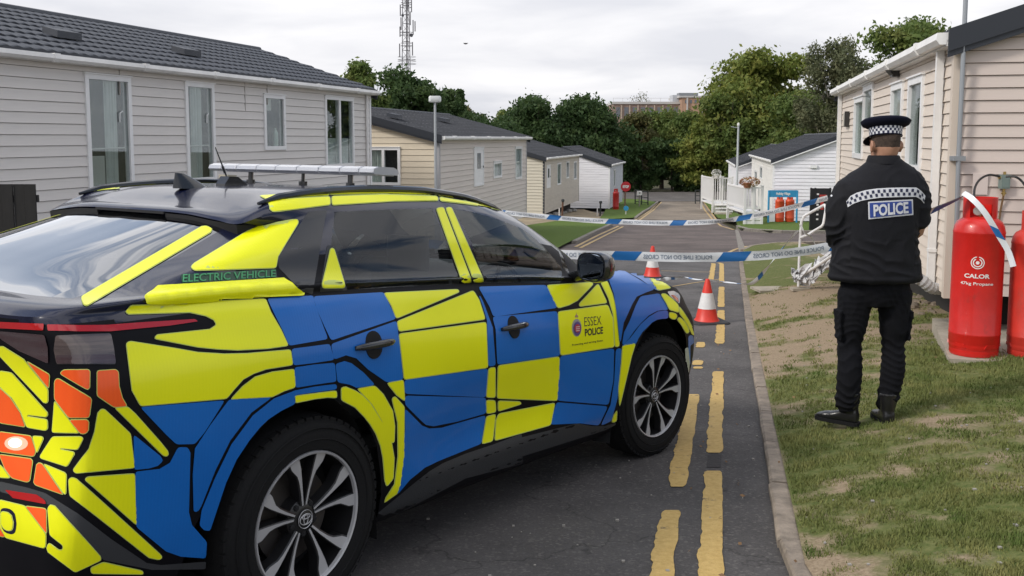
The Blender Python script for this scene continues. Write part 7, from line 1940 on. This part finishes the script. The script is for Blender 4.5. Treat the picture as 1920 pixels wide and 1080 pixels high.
p = gpx(1447, 546, .1); m = MB(); m.box((-.27, -.22, 0), (.27, .22, .035)); o = m.build('paving_slab', stone_m); o.location = (p.x, p.y, lawn(p.x, p.y) - .012); o.rotation_euler = (0, 0, .1); tag(o, 'worn paving slab sunk in bare soil beside the kerb', 'slab')
# ---- lamp posts
gal = mat('grey lamp post paint', (.42, .44, .45), rough=.5, metal=.2)
p = gpx(1380, 400); t = thing('lamp_post', 'tall grey lamp post with short arm before the white deck', 'lamp post', (p.x, p.y, Zr(p.y))); H_ = at(1383, 236, p.y).z - Zr(p.y)
dx = at(1384.5, 236, p.y).x - p.x
m = MB(); m.tube([(0, 0, 0), (dx * .25, 0, 1.1), (dx * .25, 0, 1.15), (dx, 0, H_)], [.10, .10, .075, .055], 12); m.build('pole', gal, t, smooth=True)
m = MB(); m.tube([(dx, 0, H_ - .12), (dx - .42, -.05, H_ - .05)], .022, 8); m.build('arm', gal, t, smooth=True)
m = MB(); m.lathe([(.05, 0), (.075, .03), (.07, .14), (.03, .18)], 14, Matrix.Translation((dx, 0, H_))); m.build('lamp_head', mat('white lamp bowl', (.7, .7, .68), rough=.3), t, smooth=True)
Yl = 21.0; b = at(817, 330, Yl); top = at(815.5, 186, Yl); zb = Zr(Yl); t = thing('lamp_post', 'thin grey lamp post with flat oval head before the cream gable', 'lamp post', (b.x, Yl, zb))
m = MB(); m.tube([(0, 0, 0), (top.x - b.x, 0, top.z - zb)], [.035, .026], 10); m.build('pole', gal, t, smooth=True)
m = MB(); m.loft([[Vector((top.x - b.x + .135 * f_ * math.copysign(abs(math.cos(a)) ** .5, math.cos(a)), .07 * f_ * math.copysign(abs(math.sin(a)) ** .5, math.sin(a)), top.z - zb + z)) for a in [6.283 * j / 20 for j in range(20)]] for z, f_ in ((-.07, .8), (-.05, 1), (.04, 1), (.07, .85))]); m.build('lamp_head', mat('pale lamp lens', (.62, .64, .62), rough=.3), t, smooth=True)
# ---- blue framed cylinder board with two orange cylinders
Yb = 42.5; a = at(1440, 427, Yb); zb = Zr(Yb) + .07; W_ = at(1493, 427, Yb).x - a.x; Hb = at(1440, 357, Yb).z - zb
t = thing('sign_frame', 'blue post framed board with white lettering standing before the white home', 'sign', (a.x, Yb, zb)); blu = mat('blue sign paint', (.03, .26, .48), rough=.4, var=.15, vscale=3)
for x in (0, W_): m = MB(); m.tube([(x, 0, 0), (x, 0, Hb)], .045, 8); m.build('post', blu, t, smooth=True)
m = MB(); m.box((.02, -.02, Hb - .30), (W_ - .02, .02, Hb + .01)); pn = m.build('board', blu, t)
v, f = text_mesh('Holiday Village', .15, .006); x0 = min(q[0] for q in v); x1 = max(q[0] for q in v); m = MB(); m.add([((q[0] - x0) / (x1 - x0) * .62 + W_ * .5 - .31, -.024, Hb - .19 + q[1]) for q in v], f); m.build('lettering', white_p, pn, fix=False)
for px, lb in ((1461, 'left orange gas cylinder standing inside the blue sign frame'), (1480, 'right orange gas cylinder standing inside the blue sign frame')):
    q = at(px, 420, Yb + .5); cylinder(lb, q.x, Yb + .5, zb, .20, at(px, 367, Yb + .5).z - zb, ora_c, 'orange cylinders by the white home', detail=False)
m = MB(); m.box((0, 0, 0), (.28, .12, .55)); o = m.build('white_box', upvc); q = at(1441, 420, Yb + .4); o.location = (q.x, Yb + .4, zb); tag(o, 'small white plastic cupboard left of the orange cylinders', 'cupboard')
# ---- black notice stand
Yn = 36; a = at(1518, 430, Yn); zb = Zr(Yn) + .02; W_ = at(1556, 430, Yn).x - a.x; Hn = at(1518, 353, Yn).z - zb; t = thing('notice_board', 'black board with red and white pieces, half hidden by the officer', 'notice board', (a.x, Yn, zb)); bk = mat('black board', (.012, .012, .013), rough=.5)
m = MB(); m.box((0, -.03, .05), (W_, .03, Hn)); m.build('panel', bk, t)
for x in (-.02, .14, W_ - .06): m = MB(); m.box((x, -.05, 0), (x + .05, .02, Hn + .02)); m.build('slat', bk, t)
for k, py in enumerate((364, 374, 384, 393, 402, 411)):
    z = at(1530, py, Yn).z - zb; m = MB(); m.box((.22, -.045, z - .03), (.30, -.032, z + .03)); m.build('white_tag', white_p, t)
m = MB(); z1_ = at(1540, 368, Yn).z - zb; m.box((.36, -.05, z1_ - .5), (.48, -.032, z1_)); m.box((.32, -.05, z1_ - .06), (.58, -.034, z1_ + .06)); m.build('red_fitting', mat('red fitting', (.45, .04, .03), rough=.4), t)
# ---- things by the left lane edge
Ys = 63.5; a = at(1172, 385, Ys); t = thing('round_sign', 'round red sign with white lettering on a post beside the white home', 'sign', (a.x, Ys, Zr(Ys) + .05)); zc_ = at(1173, 350, Ys).z - Zr(Ys) - .05
rs = mat('red sign face', (.55, .02, .03), rough=.4)
m = MB(); m.tube([(0, .04, 0), (0, .04, zc_)], .05, 8); m.build('post', mat('brown post', (.20, .12, .08), rough=.8), t)
m = MB(); m.lathe([(.31, -.012), (.33, 0), (.31, .012)], 28, Matrix.Translation((.03, -.01, zc_)) @ Matrix.Rotation(math.pi / 2, 4, 'X')); ds = m.build('disc', rs, t)
v, f = text_mesh('STOP', .22, .02); x0 = min(q[0] for q in v); x1 = max(q[0] for q in v); m = MB(); m.add([((q[0] - x0) / (x1 - x0) * .42 - .18, -.028, zc_ + q[1] - .075) for q in v], f); m.build('lettering', white_p, ds, fix=False)
q = at(1154.5, 392, 61.6); cylinder('dark red gas cylinder against the side of the far white home', q.x, 61.6, Zr(61.6) + .06, .2, at(1154, 354, 61.6).z - Zr(61.6) - .06, mat('dark red cylinder', (.38, .015, .012), rough=.4), None, detail=False)
dk = mat('dark green gate paint', (.025, .03, .03), rough=.6)
def gate(pts, Y0, label):
    q = at(pts[0][0], pts[0][2], Y0); t = thing('gate', label, 'gate', (q.x, Y0, Zr(Y0)))
    ps = [(at(x, yb, Yy) - q, at(x, yt, Yy) - q) for x, yt, yb, Yy in pts]
    for lo, hi in ps: m = MB(); m.tube([lo, hi], .045, 6); m.build('post', dk, t)
    for i in range(len(ps) - 1):
        for k in (.25, .6, 1.0):
            m = MB(); m.tube([ps[i][0].lerp(ps[i][1], k), ps[i + 1][0].lerp(ps[i + 1][1], k)], .03, 6); m.build('rail', dk, t)
gate([(1191, 348, 376, 70), (1203, 350, 377, 69), (1215, 352, 378, 68)], 70, 'open dark metal barrier gate left of the lane end')
gate([(1304, 349, 374, 72), (1313, 349, 374, 72), (1318, 352, 374, 73), (1333, 353, 374, 73)], 72, 'open dark metal barrier gate right of the lane end')
q = at(1199, 362, 66); t = thing('small_notice', 'small white notice on a low post before the left gate', 'sign', (q.x, 66, Zr(66))); m = MB(); m.tube([(0, 0, 0), (0, 0, q.z - Zr(66))], .05, 6); m.build('post', mat('grey post', (.25, .23, .2)), t); m = MB(); z = q.z - Zr(66); m.box((-.17, -.07, z - .14), (.17, -.05, z + .15)); m.build('panel', white_p, t); m = MB(); m.box((-.06, -.075, z - .03), (.06, -.072, z + .05)); m.build('print', dk, t)
q = gpx(1173.5, 404); t = thing('marker_post', 'small blue round marker on a short white post in the far grass', 'marker', (q.x, q.y, Zr(q.y) + .05)); m = MB(); z = at(1173.5, 390.5, q.y).z - Zr(q.y) - .05; m.tube([(0, 0, 0), (0, 0, z)], .03, 6); m.build('post', white_p, t); m = MB(); m.lathe([(.14, -.02), (.14, .02)], 18, Matrix.Translation((0, -.04, z)) @ Matrix.Rotation(math.pi / 2, 4, 'X')); m.build('disc', blu, t)
for (px, pb, pt, lb, c_) in ((1125, 407, 380, 'short dark service post by the near white home corner', dk), (1054, 412, 377, 'rusty service post with dark cap in the sandy yard', mat('rusty post', (.12, .06, .035), rough=.9))):
    q = gpx(px, pb); t = thing('service_post', lb, 'post', (q.x, q.y, Zr(q.y))); z = at(px, pt, q.y).z - Zr(q.y); m = MB(); m.tube([(0, 0, 0), (.03, 0, z)], .045, 8); m.build('post', c_, t); m = MB(); m.lathe([(.05, 0), (.09, .05), (.07, .14)], 10, Matrix.Translation((.03, 0, z - .05))); m.build('cap', dk, t)
    m = MB(); m.tube([(-.14, .05, 0), (-.14, .05, z * .62)], .03, 6); m.build('stake', white_p, t)
q = gpx(1060, 392); m = MB(); m.lathe([(.02, -.14), (.12, -.08), (.15, 0), (.12, .1), (.02, .14)], 14); o = m.build('lamp_globe', mat('pale globe', (.6, .55, .5), rough=.4), smooth=True); o.location = (q.x, q.y - .3, Zr(q.y) + .15); tag(o, 'pale round globe on the ground beside the rusty service post', 'globe')
# rubble under the third home and a dark heap
r = random.Random(4)
for k in range(9):
    px = 1018 + k * 7 + r.uniform(-2, 2); q = gpx(px, 411 - k * 1.6); m = MB(); s = r.uniform(.15, .25); m.lathe([(s * .6, 0), (s, s * .3), (s * .7, s * .8), (s * .1, s * .9)], 8); o = m.build('block', mat('concrete block', (.22, .21, .19), rough=.9, var=.3, vscale=3)); o.location = (q.x, q.y, Zr(q.y) + .04); tag(o, 'loose grey rubble block along the fawn home base', 'rubble', 'rubble blocks under the fawn home')
# plant tubs on the deck
for px, Y, mt, lb in ((1401, 41.0, mat('terracotta petals', (.42, .11, .05), rough=.8, col2=(.16, .16, .04), vscale=5), 'orange flowering plant on the corner of the picket deck'),):
    q = at(px, 352, Y); t = thing('plant_pot', lb, 'plant', q); m = MB(); m.lathe([(.14, 0), (.2, .2), (.19, .22)], 14); m.build('pot', mat('terracotta', (.35, .14, .08)), t, smooth=True)
    rr = np.random.RandomState(1); m = MB()
    for k in range(420):
        u = rr.randn(3); u /= np.linalg.norm(u); c_ = Vector((u[0] * .42 + .1, u[1] * .3, .25 + u[2] * .20)) * 1.0; a_ = Vector(rr.randn(3)).normalized() * .05; b_ = Vector(rr.randn(3)).normalized() * .05; m.add([c_ - a_, c_ + b_, c_ + a_], [(0, 1, 2)])
    o = m.build('foliage', mt, t, fix=False)
q = at(1343, 334, 55.8); t = thing('plant_pot', 'white plant in a pot on the far deck post', 'plant', q); m = MB(); m.lathe([(.1, 0), (.15, .2), (.14, .22)], 12); m.build('pot', white_p, t); m = MB(); rr = np.random.RandomState(2)
for k in range(200):
    u = rr.randn(3); u /= np.linalg.norm(u); c_ = Vector((u[0] * .28, u[1] * .2, .30 + u[2] * .2)); a_ = Vector(rr.randn(3)).normalized() * .05; b_ = Vector(rr.randn(3)).normalized() * .05; m.add([c_ - a_, c_ + b_, c_ + a_], [(0, 1, 2)])
m.build('foliage', mat('pale petals', (.6, .6, .55)), t, fix=False)
for py, lb in ((397, 'upper pale step slab on the grass beside the lamp post'), (404, 'lower pale step slab on the grass beside the lamp post')):
    q = gpx(1354 if py < 400 else 1354, py); m = MB(); m.box((-.35, -.4, 0), (.45, .4, .12)); o = m.build('step_slab', stone_m); o.location = (q.x, q.y, Zr(q.y) + .03); tag(o, lb, 'slab')
